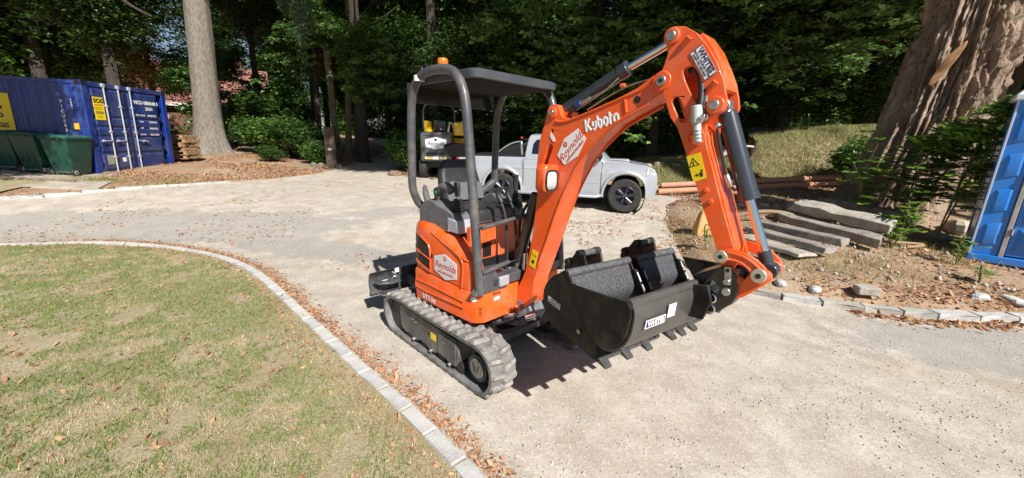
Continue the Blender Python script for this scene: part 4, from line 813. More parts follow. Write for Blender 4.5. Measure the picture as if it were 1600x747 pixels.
# grading bucket held by the hitch
W1 = 1.00
Dp = [(.005, 1.056), (.395, 1.092), (.418, 1.072), (.425, 1.02), (.41, .93), (.375, .862), (.325, .815), (.27, .80), (.225, .812), (.17, .85), (.11, .93)]
hull = spline([(.415, 1.075), (.428, 1.03), (.418, .94), (.385, .868), (.33, .815), (.27, .797), (.21, .815)], 4)
gb = shell('grading_bucket_shell', hull, .010, -.022, W1, M('bucket_shell_worn', (.060, .057, .053), .42, 0, (.085, .08, .074), 4, .03, 40, coat=.1), EX)
bplate('bucket_end_plate', Dp, -.034, -.022, bucketb, gb); bplate('bucket_end_plate', Dp, W1, W1+.012, bucketb, gb)
MB().tube([bf(.402, -.03, 1.083), bf(.402, W1+.01, 1.083)], .026, 16).obj('bucket_top_tube', MATS['bucket_shell_worn'], gb)
for l in (.44, .60): bplate('bucket_ear', [(.40, 1.09), (.50, 1.12), (.53, 1.04), (.50, .93), (.42, .92)], l, l+.016, bucketb, gb)
def lw(f, l, z, off=0): return bf(f+off, l, z)
dn = (FX.x, FX.y, 0); ldir = (LX.x, LX.y, 0)
def hullquad(name, l0, l1, z0, z1, off, mat, par, tilt=0):
    def fz(z): return .428-abs(z-1.03)*.10 if z > .94 else .419-(.94-z)*.42
    v = [bf(fz(z)+off, l, z+tilt*(l-l0)) for l, z in ((l0, z0), (l1, z0), (l1, z1), (l0, z1))]+[bf(fz(z)+off-.002, l, z+tilt*(l-l0)) for l, z in ((l0, z0), (l1, z0), (l1, z1), (l0, z1))]
    return MB().add(v, [(0, 1, 2, 3), (4, 7, 6, 5), (0, 4, 5, 1), (1, 5, 6, 2), (2, 6, 7, 3), (3, 7, 4, 0)]).obj(name, mat, par)
k1 = hullquad('maker_badge', .05, .20, .955, 1.0, .0245, white_s, gb); hullquad('badge_face', .057, .193, .961, .994, .026, MATS['navy_print'], k1)
text('badge_lettering', 'WHITES', .034, bf(.4505, .125, .9775), ldir, (0, 0, 1), white_s, k1, .0012)
hullquad('info_label', .215, .275, .975, 1.045, .0245, white_s, gb)
# two toothed buckets nested in it: things of their own
def toothed(name, l0, l1, label, teeth, fs, badge):
    rt = bpy.data.objects.new(name, None); COL.objects.link(rt)
    base = Matrix.Translation((-.231, 3.30, 0)) @ Matrix.Rotation(R(-45.4), 4, 'Z'); 
    rt.matrix_world = base; tag(rt, label, 'bucket')
    side = [(-.075, 1.10), (-.15, 1.045), (-.225, .954), (-.238, .867), (-.212, .788), (-.13, .735), (-.02, .728), (.14, .702), (.235, .69), (.20, .76), (.10, .90), (.0, 1.045), (-.04, 1.10)]
    side = [(a+fs, b) for a, b in side]
    back = spline([(a+fs, b) for a, b in [(-.055, 1.085), (-.150, 1.04), (-.225, .954), (-.238, .867), (-.21, .79), (-.13, .735), (-.02, .728), (.14, .703), (.205, .695)]], 3)
    sh = shell('bucket_shell', back, .010, l0, l1, bucketb, rt, -1)
    inner = spline([(a+fs, b) for a, b in [(-.045, 1.080), (.0, .99), (.02, .93), (-.02, .84), (-.06, .78), (.05, .745), (.14, .720), (.20, .706)]], 3)
    shell('bucket_inside', inner, .004, l0+.004, l1-.004, bucketi, rt)
    for i, l in enumerate((l0-.006, l1)): 
        p_ = bplate('side_plate', side, l, l+.012, bucketb, rt)
        ed = [(.0+fs, 1.045), (.10+fs, .90), (.20+fs, .76), (.215+fs, .765), (.118+fs, .905), (.018+fs, 1.05)]
        bplate('side_cutter', ed, l-.004, l+.016, bucketb, p_, .003)
        for (t0, t1) in ((.05, .22), (.28, .40)):
            a0 = (fs+.009+.10*0+t0*.2, 1.045-t0*.285); a1 = (fs+.009+t1*.2, 1.045-t1*.285)
            MB().tube([bf(a0[0]+.008, l+.006, a0[1]+.002), bf(a1[0]+.008, l+.006, a1[1]+.002)], .0055, 6).obj('worn_edge', chip, p_)
        MB().cyl(bf(.085+fs, l-.012, .80), bf(.085+fs, l+.03, .80), .013, 8).obj('cutter_bolt', steel, p_)
    MB().tube([bf(-.052+fs, l0-.004, 1.088), bf(-.052+fs, l1+.012, 1.088)], .024, 16).obj('top_tube', M('tube_grey', (.07, .07, .072), .5, 0, (.13, .13, .135), 40, .05), rt)
    bplate('cutting_edge', [(.10+fs, .712), (.23+fs, .697), (.235+fs, .685), (.10+fs, .694)], l0, l1, toothm, rt, .002)
    for l in teeth:
        v = []
        for (f0, z0, z1, w_) in ((.15, .70, .735, .030), (.21, .682, .722, .030), (.275, .664, .676, .024)):
            v += [bf(f0+fs, l-w_, z0), bf(f0+fs, l+w_, z0), bf(f0+fs, l+w_, z1), bf(f0+fs, l-w_, z1)]
        MB().add(v, [(3, 2, 1, 0), (0, 1, 5, 4), (1, 2, 6, 5), (2, 3, 7, 6), (3, 0, 4, 7), (4, 5, 9, 8), (5, 6, 10, 9), (6, 7, 11, 10), (7, 4, 8, 11), (8, 9, 10, 11)]).obj('bucket_tooth', toothm, rt, .002)
    lc_ = (l0+l1)/2-.03
    ear = spline([(-.235, 1.03), (-.215, 1.11), (-.18, 1.125), (-.14, 1.175), (-.105, 1.19), (-.08, 1.165), (-.055, 1.10), (-.045, 1.03), (-.03, .95), (-.10, 1.0)], 3, True)
    ear = [(a+fs, b) for a, b in ear]
    for l in (lc_-.065, lc_+.065):
        e = bplate('bucket_ear', ear, l-.008, l+.008, bucketb, rt)
        for (a, b) in ((-.115, 1.165), (-.205, 1.09)): MB().cyl(bf(a+fs, l-.022, b), bf(a+fs, l+.022, b), .024, 16).obj('ear_boss', bucketb, e, .004)
    MB().tube([bf(-.115+fs, lc_-.06, 1.165), bf(-.115+fs, lc_+.06, 1.165)], .019, 14).obj('ear_pin', MATS['tube_grey'], rt)
    if badge:
        def sp(a, b): return (a, b)
        q = [(-.19, .905), (-.075, .862), (-.072, .885), (-.187, .93)]
        q = [(-.195, .872), (-.085, .858), (-.082, .892), (-.192, .906)]
        b_ = bplate('maker_badge', q, l0-.0085, l0-.0065, white_s, rt, 0); cx_, cz_ = sum(p[0] for p in q)/4, sum(p[1] for p in q)/4
        bplate('badge_face', [(cx_+(p[0]-cx_)*.9, cz_+(p[1]-cz_)*.75) for p in q], l0-.0095, l0-.0085, MATS['navy_print'], b_, 0)
        text('badge_lettering', 'WHITES', .026, bf(cx_, l0-.0100, cz_), (FX.x, FX.y, -.13), (0, 0, 1), white_s, b_, .0008)
    return rt
toothed('digging_bucket', .0, .50, 'wider black toothed bucket in the nest, near side, white badge on its flank', (.03, .20, .37), 0, True)
toothed('digging_bucket', .57, .95, 'narrower black toothed bucket on the far side of the bucket nest', (.60, .70, .82), 0, False)

# ------------------------------------------------------------------ shipping container
cblue = M('container_blue', (.005, .032, .22), .38, 0, (.004, .022, .14), 1.6, .03, 14, coat=.25, lo=.45, hi=.7)
cblue2 = M('container_door_blue', (.010, .028, .17), .42, 0, (.016, .036, .13), 2.2, .04, 20, coat=.15)
dusty(cblue, .25, (.16, .17, .20), .42, .75, 1.5); dusty(cblue2, .35, (.16, .16, .18), .42, .72, 1.8)
galv = M('galvanised_bar', (.55, .57, .60), .45, .3, (.40, .42, .45), 30)
white_p = M('white_stencil', (.75, .76, .78), .5); castm = M('corner_casting', (.010, .016, .06), .5)
CN = root('shipping_container', (-11.55, 10.72, .52), 0, 'blue steel shipping container with white lock rods and yellow signs behind the bins', 'container')
CN.rotation_euler = (0, R(2.0), R(2.0))
def C_(name, mb, mat, par=None, bevel=0, **k): return mb.obj(name, mat, par or CN, bevel, **k)
CL, CW, CH = 6.06, 2.62, 2.56       # length along -x, width along +y
for x in (-.08, -CL+.08):
    for y in (.08, CW-.08):
        C_('corner_post', MB().bx(x-.08, x+.08, y-.08, y+.08, .12, CH-.12), cblue, bevel=.01)
        for z in (.06, CH-.06):
            c_ = C_('corner_casting', MB().bx(x-.09, x+.09, y-.09, y+.09, z-.06, z+.06), castm, bevel=.012)
            for yy in (-.092,): C_('casting_slot', MB().bx(x-.035, x+.035, y-.0925, y-.090, z-.03, z+.03), black_s, c_)
for y in (.05, CW-.05):
    C_('bottom_rail', MB().bx(-CL+.17, -.17, y-.04, y+.04, .02, .16), cblue, bevel=.01); C_('top_rail', MB().bx(-CL+.17, -.17, y-.03, y+.03, CH-.11, CH-.02), cblue, bevel=.01)
# corrugated side: trapezoid ridges
def corr(x0, x1, y0, dep, z0, z1, pitch=.28):
    m = MB(); xs = []; x = x0
    while x < x1: xs += [(x, 0), (x+.07, 0), (x+.14, dep), (x+.21, dep)]; x += pitch
    xs = [(min(a, x1), b) for a, b in xs]+[(x1, 0)]
    v = [(a, y0+b, z) for a, b in xs for z in (z0, z1)]; m.add(v, [(2*i, 2*i+2, 2*i+3, 2*i+1) for i in range(len(xs)-1)]); return m
C_('corrugated_side', corr(-CL+.16, -.16, .03, .036, .15, CH-.10), cblue, smooth=False); C_('corrugated_side', corr(-CL+.16, -.16, CW-.03, -.036, .15, CH-.10), cblue, smooth=False)
m = MB(); v = []; xs = []
x = -CL+.05
while x < -.05: xs += [(x, 0), (x+.09, 0), (x+.12, .018), (x+.19, .018)]; x += .22
v = [(min(a, -.04), y, CH-.035+b) for a, b in xs for y in (.03, CW-.03)]; m.add(v, [(2*i, 2*i+2, 2*i+3, 2*i+1) for i in range(len(xs)-1)])
C_('roof_panel', m, M('container_roof', (.03, .06, .16), .6, 0, (.16, .16, .17), 2.0, .05, 20), smooth=False)
C_('end_wall', MB().bx(-CL+.03, -CL+.06, .1, CW-.1, .1, CH-.1), cblue); C_('container_floor', MB().bx(-CL+.1, -.1, .05, CW-.05, .10, .14), castm)
C_('door_sill', MB().bx(-.10, .0, .17, CW-.17, .03, .15), M('sill_worn', (.09, .10, .14), .6, 0, (.25, .22, .18), 6), bevel=.008); C_('door_header', MB().bx(-.10, .0, .17, CW-.17, CH-.13, CH-.01), cblue2, bevel=.008)
for d in (0, 1):
    y0 = .17+d*1.055; y1 = y0+1.045
    dr = C_('door', MB().bx(-.055, -.02, y0, y1, .16, CH-.14), cblue2, bevel=.006)
    for (z0, z1) in ((.20, .62), (.68, 1.10), (1.14, 1.36), (1.40, 1.62), (1.66, CH-.18)):
        C_('door_panel', MB().loft([[( -.021, y0+.06, z0), (-.021, y1-.06, z0), (-.021, y1-.06, z1), (-.021, y0+.06, z1)], [(.005, y0+.08, z0+.03), (.005, y1-.08, z0+.03), (.005, y1-.08, z1-.03), (.005, y0+.08, z1-.03)]]), cblue2, dr, bevel=.004)
    C_('door_gasket', MB().bx(-.03, -.012, y1-.012 if not d else y0-.006, y1+.006 if not d else y0+.012, .16, CH-.14), black_s, dr)
    for k in range(5):
        yy = y0-.01 if not d else y1+.01
        C_('hinge', MB().cyl((-.005, yy, .30+k*.45), (-.005, yy, .40+k*.45), .022, 8).bx(-.02, -.008, min(yy, yy+(.12 if not d else -.12)), max(yy, yy+(.12 if not d else -.12)), .31+k*.45, .39+k*.45), castm, dr)
    rods = (.38, .80) if not d else (.10,)
    if d: rods = (.10, )
    for yy in rods:
        y = y0+yy
        rd = C_('lock_rod', MB().cyl((.035, y, .06), (.035, y, CH-.04), .019, 12), galv, dr)
        for z in (.10, CH-.08): C_('rod_cam', MB().bx(.0, .055, y-.045, y+.045, z-.04, z+.055), galv, rd, bevel=.01)
        for z in (.55, 1.25, 1.95): C_('rod_bracket', MB().bx(.006, .055, y-.035, y+.035, z-.025, z+.025), galv, rd, bevel=.006)
        s = 1 if d else -1
        C_('lock_handle', MB().tube([(.05, y, 1.02), (.065, y+s*.10, 1.005), (.065, y+s*.34, .985)], [.014, .012, .016], 8), galv, rd); C_('handle_catch', MB().bx(.006, .05, y+s*.24-.03, y+s*.24+.03, .96, 1.03), galv, rd, bevel=.005)
xr, yr, zr = (0, 1, 0), (0, 0, 1), None
def ctext(s, y, z, size, bold=.002): return text('container_stencil', s, size, (.0075, y, z), (0, 1, 0), (0, 0, 1), white_p, CN, bold)
ctext('VICU 085048 8', 1.86, 2.13, .135, .006); ctext('22G1', 1.93, 1.96, .12, .005)
for k, (a, b) in enumerate((('MAX. GROSS', '30.480 KG'), ('TARE', '2.220 KG'), ('NET', '28.260 KG'), ('CU.CAP.', '33.2 CU.M'))):
    ctext(a, 1.60, 1.76-.19*k, .055, .002); ctext(b, 2.0, 1.76-.19*k, .070, .003)
def csign(y0, y1, z0, z1, name='yellow_sign', mat=None): return C_(name, MB().bx(.007, .014, y0, y1, z0, z1), mat or yellow_s, bevel=.002)
s1 = csign(.22, .50, 1.56, 2.16); text('sign_lettering', 'SOS', .15, (.0165, .36, 2.06), (0, 1, 0), (0, 0, 1), black_s, s1, .006); C_('sign_band', MB().bx(.0141, .0165, .25, .47, 1.72, 1.79), M('sign_grey', (.30, .24, .03), .5), s1)
for k_, (z_, h_) in enumerate(((1.945, .022), (1.88, .012), (1.845, .012), (1.66, .012), (1.62, .012))): C_('sign_rule', MB().bx(.0141, .0165, .26+.02*(k_ % 2), .46-.01*k_, z_, z_+h_), M('sign_red', (.5, .06, .02), .5) if k_ == 0 else MATS['sign_grey'], s1)
csign(.33, .52, .34, .60, 'grey_panel', M('dull_sticker', (.30, .29, .22), .6)); csign(.78, .89, .40, .52, 'white_tag', white_s)
def sidetext(s, x, z, size, par=None, bold=.003, m=None): return text('side_stencil', s, size, (x, .018, z), (1, 0, 0), (0, 0, 1), m or white_p, par or CN, bold)
s2 = C_('yellow_side_sign', MB().bx(-2.75, -1.93, .010, .022, .98, 2.10), yellow_s, bevel=.004)
for sx_, zz, sz, xx_ in (('.co', 1.55, .24, -2.30), ('265', 1.27, .17, -2.20)): text('sign_lettering', sx_, sz, (xx_, .006, zz), (1, 0, 0), (0, 0, 1), black_s, s2, .006)
for k, ch in enumerate('VICU0850488'): sidetext(ch, -.62, 1.98-.125*k, .115, bold=.006)
for k, ch in enumerate('22G1'): sidetext(ch, -.36, 2.04-.075*k, .07)
C_('sign_rule', MB().bx(-2.70, -2.05, .006, .010, 1.10, 1.115), MATS['sign_grey'], s2); C_('sign_emblem', MB().cyl((-2.20, .006, 1.74), (-2.20, .010, 1.74), .05, 14), black_s, s2)
C_('orange_tag', MB().bx(-.40, -.27, .012, .024, 1.28, 1.44), M('amber_sticker', (.85, .42, .02), .5))

# ------------------------------------------------------------------ wheelie bins (seen from the wheel side)
bing = M('bin_green', (.008, .055, .038), .42, 0, (.02, .085, .06), 6, .02, 30, lo=.5, hi=.75); bint = M('bin_lid_green', (.014, .08, .062), .40, 0, (.05, .16, .13), 5, .02, 30, lo=.45, hi=.7)
def make_bin():
    t = root('wheelie_bin', (0, 0, 0), 0, 'x', 'bin', 'green wheelie bins lined up against the container')
    def rg(x, y, z, r=.05): return [(a, b, z) for a, b, _ in rr(-x, x, -y, y, r, 0)]
    m = MB(); m.loft([rg(.24, .22, .06), rg(.26, .24, .09), rg(.30, .315, .60), rg(.325, .35, .94)]); b = m.obj('bin_body', bing, t)
    MB().loft([rg(.345, .37, .93), rg(.345, .37, .965)]).obj('bin_rim', bing, b, .006)
    for x in (-.16, 0, .16): MB().plate([(-.34, .90), (-.29, .30), (-.27, .30), (-.33, .90)], x-.008, x+.008, lambda a, b2, c: (c, a, b2)).obj('body_rib', bing, b)
    l = MB().loft([rg(.35, .375, .966), rg(.355, .38, .985), rg(.33, .35, 1.015), rg(.24, .25, 1.04)]).obj('bin_lid', bint, t, .004)
    for x in (-.22, .22): MB().tube([(x, -.36, .98), (x, -.43, .975), (x, -.42, .93)], .016, 8).obj('lid_hinge', bing, l)
    MB().tube([(-.28, -.41, .975), (.28, -.41, .975)], .014, 10).obj('push_handle', bing, t)
    for x in (-.29, .29):
        w_ = MB().cyl((x-.028, -.235, .10), (x+.028, -.235, .10), .10, 24).obj('wheel', blackp, t, .014); MB().cyl((x-.033, -.235, .10), (x+.033, -.235, .10), .055, 18).obj('wheel_rim', M('wheel_grey', (.30, .31, .32), .6), w_, .006); MB().cyl((x-.037, -.235, .10), (x+.037, -.235, .10), .02, 10).obj('hub', black_s, w_)
    MB().cyl((-.26, -.235, .10), (.26, -.235, .10), .012, 8).obj('axle', steel, t)
    return t
b0 = make_bin(); b0.location = (-11.78, 10.32, T(-11.78, 10.32)+.02); b0.rotation_euler = (0, R(2), R(3)); b0['label'] = 'green wheelie bin nearest the container doors, right end of the row'
b1 = copy_thing(b0, (-12.50, 10.30, T(-12.50, 10.3)+.02), R(-2), 'green wheelie bin in the middle of the row of three'); b2 = copy_thing(b0, (-13.24, 10.34, T(-13.24, 10.34)+.02), R(4), 'darker shaded green wheelie bin at the left end of the row')
# concrete slab with timber edge that the bins stand on
struct(MB().loft([[(-17, 9.45, T(-17, 9.45)+.02), (-10.95, 9.55, T(-10.95, 9.55)+.05), (-11.05, 11.2, T(-11.05, 11.2)+.03), (-17, 11.2, T(-17, 11.2)+.02)], [(-17, 9.45, T(-17, 9.45)-.2), (-10.95, 9.55, T(-10.95, 9.55)-.2), (-11.05, 11.2, T(-11.05, 11.2)-.2), (-17, 11.2, T(-17, 11.2)-.2)]]).obj('concrete_path', M('old_concrete', (.44, .39, .33), .9, 0, (.32, .28, .23), 3, .1, 50)))
tag(MB().tube([(-12.6, 9.40, T(-12.6, 9.4)+.02), (-10.85, 9.50, T(-10.85, 9.5)+.07)], .05, 4).obj('timber_edging', M('weathered_timber', (.26, .19, .13), .85, 0, (.15, .11, .08), 8, .1, 60), None, .008), 'weathered timber edging along the concrete path below the bins', 'edging')
struct(MB().loft([[(-11.6, 8.9, T(-11.6, 8.9)+.045), (-9.95, 9.15, T(-9.95, 9.15)+.045), (-10.3, 9.85, T(-10.3, 9.85)+.05), (-11.4, 9.5, T(-11.4, 9.5)+.04)], [(-11.6, 8.9, T(-11.6, 8.9)-.1), (-9.95, 9.15, T(-9.95, 9.15)-.1), (-10.3, 9.85, T(-10.3, 9.85)-.1), (-11.4, 9.5, T(-11.4, 9.5)-.1)]]).obj('paving', MATS['old_concrete']))

# ------------------------------------------------------------------ stack of pallets between container and tall trunk
palw = M('pallet_wood', (.42, .27, .14), .85, 0, (.28, .17, .09), 9, .12, 60, stretch=(1, 6, 6))
def make_pallet():
    t = root('wooden_pallet', (0, 0, 0), 0, 'x', 'pallet', 'wooden pallets stacked beside the container')
    first = {}
    def part(nm, d, c):
        k = (nm, d)
        if k not in first: o = MB().box((0, 0, 0), d).obj(nm, palw, t, .004); first[k] = o.data; o.location = c
        else: o = bpy.data.objects.new(nm, first[k]); COL.objects.link(o); o.parent = t; o.location = c
    for y in (-.36, -.12, .12, .36): part('deck_board', (.95, .12, .02), (0, y, .125))
    for y in (-.36, 0, .36): part('base_board', (.95, .10, .02), (0, y, .012))
    for x in (-.42, 0, .42): part('stringer', (.10, .84, .09), (x, 0, .068))
    return t
p0 = make_pallet(); PLZ = float(T(-12.35, 14.3))+.10
names = ['bottom wooden pallet of the stack beside the blue container', 'second wooden pallet from the ground in the stack by the container', 'third wooden pallet from the ground in the stack by the container', 'fourth wooden pallet from the ground in the stack by the container', 'fifth wooden pallet, just below the top one, beside the container', 'topmost wooden pallet of the stack beside the blue container']
for k in range(6):
    q = p0 if k == 0 else copy_thing(p0, (0, 0, 0), 0); q.location = (-12.28+.03*math.sin(k*2), 14.35+.03*math.cos(k*3), PLZ+.142*k); q.rotation_euler = (0, 0, R(6+4*math.sin(k*1.7))); q['label'] = names[k]

# ------------------------------------------------------------------ portable toilet
tb = M('toilet_blue', (.006, .21, .72), .35, 0, (.008, .17, .60), 2, .015, 20, coat=.3); tdk = M('toilet_side_blue', (.02, .05, .12), .5, 0, (.05, .07, .11), 4)
dusty(tb, .22, (.35, .36, .36), .45, .75, 2.0)
TO = root('portable_toilet', (6.99, 5.69, .22), R(-46), 'blue plastic portable toilet with pale grey door post at the right edge', 'toilet')   # x along the front, y back
def T_(n, mb, mat, par=None, bevel=0, **k): return mb.obj(n, mat, par or TO, bevel, **k)
T_('toilet_base', MB().bx(-.02, 1.14, -.03, 1.16, .0, .12), tb, bevel=.02)
for nm, b in (('side_wall', (0, .035, .02, 1.12)), ('side_wall', (1.085, 1.12, .02, 1.12)), ('rear_wall', (.035, 1.085, 1.085, 1.12))): 
    w_ = T_(nm, MB().bx(b[0], b[1], b[2], b[3], .12, 2.32), tb if nm != 'side_wall' or b[0] > 1 else tb, bevel=.01)
    if b[0] == 0:
        for z0, z1 in ((.25, .75), (.85, 1.35), (1.45, 1.95)): T_('side_recess_rim', MB().plate([(.14, z0), (1.0, z0), (1.0, z1), (.14, z1)], -.012, .001, lambda a, c, d: (d, a, c), holes=[[(.19, z0+.05), (.95, z0+.05), (.95, z1-.05), (.19, z1-.05)]]), tb, w_, bevel=.004)
T_('corner_strip', MB().bx(-.012, .012, -.012, .02, .10, 2.32), M('toilet_trim_pale', (.45, .52, .60), .4), bevel=.004)
fp = T_('front_panel', MB().bx(.0, .27, .0, .035, .12, 2.32), tb, bevel=.008)
for z0, z1 in ((.22, .62), (.72, 1.12), (1.22, 1.62), (1.72, 2.20)): T_('moulded_rib', MB().loft([[(.06, .0, z0), (.22, .0, z0+.06), (.22, .0, z1), (.06, .0, z1-.04)], [(.085, -.022, z0+.05), (.20, -.022, z0+.09), (.20, -.022, z1-.05), (.085, -.022, z1-.08)]]), tb, fp, bevel=.008)
T_('door_post', MB().bx(.275, .325, -.022, .03, .10, 2.32), M('grey_post', (.42, .40, .40), .5, 0, (.3, .28, .27), 6), bevel=.006)
dr = T_('door', MB().bx(.335, 1.06, -.012, .03, .14, 2.28), tb, bevel=.008)
for z0, z1 in ((.20, .55), (.62, .97), (1.04, 1.39), (1.46, 1.80), (1.88, 2.20)): T_('door_moulding', MB().loft([[(.38, -.012, z0), (1.0, -.012, z0), (1.0, -.012, z1), (.38, -.012, z1)], [(.42, -.035, z0+.04), (.96, -.035, z0+.04), (.96, -.035, z1-.04), (.42, -.035, z1-.04)]]), tb, dr, bevel=.01)
for z in (.45, 1.2, 1.85): T_('door_hinge', MB().cyl((.33, -.03, z), (.33, -.03, z+.09), .014, 8), M('hinge_grey', (.3, .3, .3), .5), dr)
T_('toilet_roof', MB().loft([[(-.05, -.06, 2.31), (1.17, -.06, 2.31), (1.17, 1.18, 2.31), (-.05, 1.18, 2.31)], [(-.05, -.06, 2.38), (1.17, -.06, 2.38), (1.17, 1.18, 2.38), (-.05, 1.18, 2.38)], [(.10, .1, 2.56), (1.02, .1, 2.56), (1.02, 1.0, 2.56), (.10, 1.0, 2.56)]]), M('toilet_roof_white', (.62, .66, .70), .5), bevel=.02)

# ------------------------------------------------------------------ silver pickup
silv = M('silver_car_paint', (.46, .49, .53), .30, .3, (.40, .43, .47), 1.5, .004, 30, coat=.6); glassd = M('dark_glass', (.008, .010, .018), .05, coat=.8); trim = M('black_trim', (.012, .012, .013), .5)
dusty(silv, .30, (.34, .30, .25), .45, .75, 1.6)
YT = math.atan2(-.9, 3.12)
PK = root('pickup_truck', (1.28, 10.16, .26), YT, 'silver pickup truck parked on the drive behind the excavator boom', 'truck')
def K_(n, mb, mat, par=None, bevel=0, **k):
    mb.v = [(a if a < 2.0 else 2.0+(a-2.0)*.5, b, c) for a, b, c in mb.v]
    return mb.obj(n, mat, par or PK, bevel, **k)
# x forward; front axle at +1.62, rear axle -1.60 ; side nearest the camera is -y
FA, RA, WR = 1.60, -1.38, .385
out = [(-2.62, .55), (-2.64, 1.00), (-2.60, 1.16), (-.62, 1.18), (-.55, 1.16), (1.00, 1.17), (1.18, 1.16), (1.60, 1.14), (2.05, 1.08), (2.35, 1.01), (2.50, .92), (2.56, .78), (2.58, .60), (2.54, .46), (2.40, .36)]
out += [(FA+.54, .36)]+arc(FA, .40, .50, -2, 182, 14)+[(FA-.54, .34), (1.0, .30), (-1.0, .30), (RA+.54, .36)]+arc(RA, .42, .50, -4, 184, 14)+[(RA-.54, .42), (-2.5, .46)]
m = MB(); m.plate(out, -.88, .88)
lowb = K_('body', m, silv, bevel=.07, seg=4)
def nose(me, x0=1.5, k=.16):
    for v in me.vertices:
        if v.co.x > x0: v.co.y *= 1-k*((v.co.x-x0)/(2.6-x0))**2
        if v.co.z > .95: v.co.y *= 1-.10*min(1, (v.co.z-.95)/.25)
nose(lowb.data)
for a, nm in ((FA, 'front_flare'), (RA, 'rear_flare')):
    for s in (-1, 1):
        pts = [(a+.515*math.cos(R(t)), s*(.885-(.03 if a > 0 and t < 60 else 0)), .40+.515*math.sin(R(t))) for t in range(-4, 190, 12)]
        K_(nm, MB().tube(pts, [.03+.022*math.sin(math.pi*i/(len(pts)-1)) for i in range(len(pts))], 10), silv, lowb)
        K_('arch_liner', MB().cyl((a, s*.60, .41), (a, s*.876, .41), .495, 28, cap=False), black_s, lowb)
# cab
def cabring(z, x0, x1, y): return [(x0-.24, -y, z), (x1-.12, -y, z), (x1, -y*.72, z), (x1+.03, 0, z), (x1, y*.72, z), (x1-.12, y, z), (x0-.24, y, z)]
cab = K_('cab', MB().loft([cabring(1.10, -.60, 1.25, .83), cabring(1.30, -.585, 1.02, .80), cabring(1.62, -.54, .60, .70), cabring(1.70, -.50, .48, .665), cabring(1.735, -.40, .35, .58)]), silv, bevel=.03, seg=3)
def sidey(z): return -(.83-(z-1.10)/.20*.03) if z < 1.3 else -(.80-(z-1.30)/.32*.10)
def pane(pts, nm, s=-1, off=.006, mat=None, par=cab):
    v = []
    for (x, z) in pts: v.append((x, -s*(sidey(z)-off) if s > 0 else sidey(z)-off, z))
    v2 = [(a, b+(.012 if s < 0 else -.012), c) for a, b, c in v]; n = len(v)
    return K_(nm, MB().add(v+v2, [tuple(range(n)), tuple(range(2*n-1, n-1, -1))]+[(i, (i+1) % n, n+(i+1) % n, n+i) for i in range(n)]), mat or glassd, par)
for s in (-1, 1):
    pane([(-.66, 1.26), (-.16, 1.26), (-.16, 1.60), (-.56, 1.60), (-.64, 1.50)], 'rear_quarter_window', s)
    pane([(-.05, 1.26), (.62, 1.26), (.72, 1.29), (.45, 1.60), (-.05, 1.60)], 'front_window', s); pane([(.70, 1.20), (1.02, 1.20), (.74, 1.36)], 'corner_window', s, mat=trim)
K_('windscreen', MB().add([(1.13, -.60, 1.20), (1.15, 0, 1.20), (1.13, .60, 1.20), (.62, .52, 1.63), (.645, 0, 1.63), (.62, -.52, 1.63)], [(0, 1, 4, 5), (1, 2, 3, 4)]), glassd, cab); K_('rear_window', MB().bx(-.83, -.815, -.5, .5, 1.32, 1.58), glassd, cab)
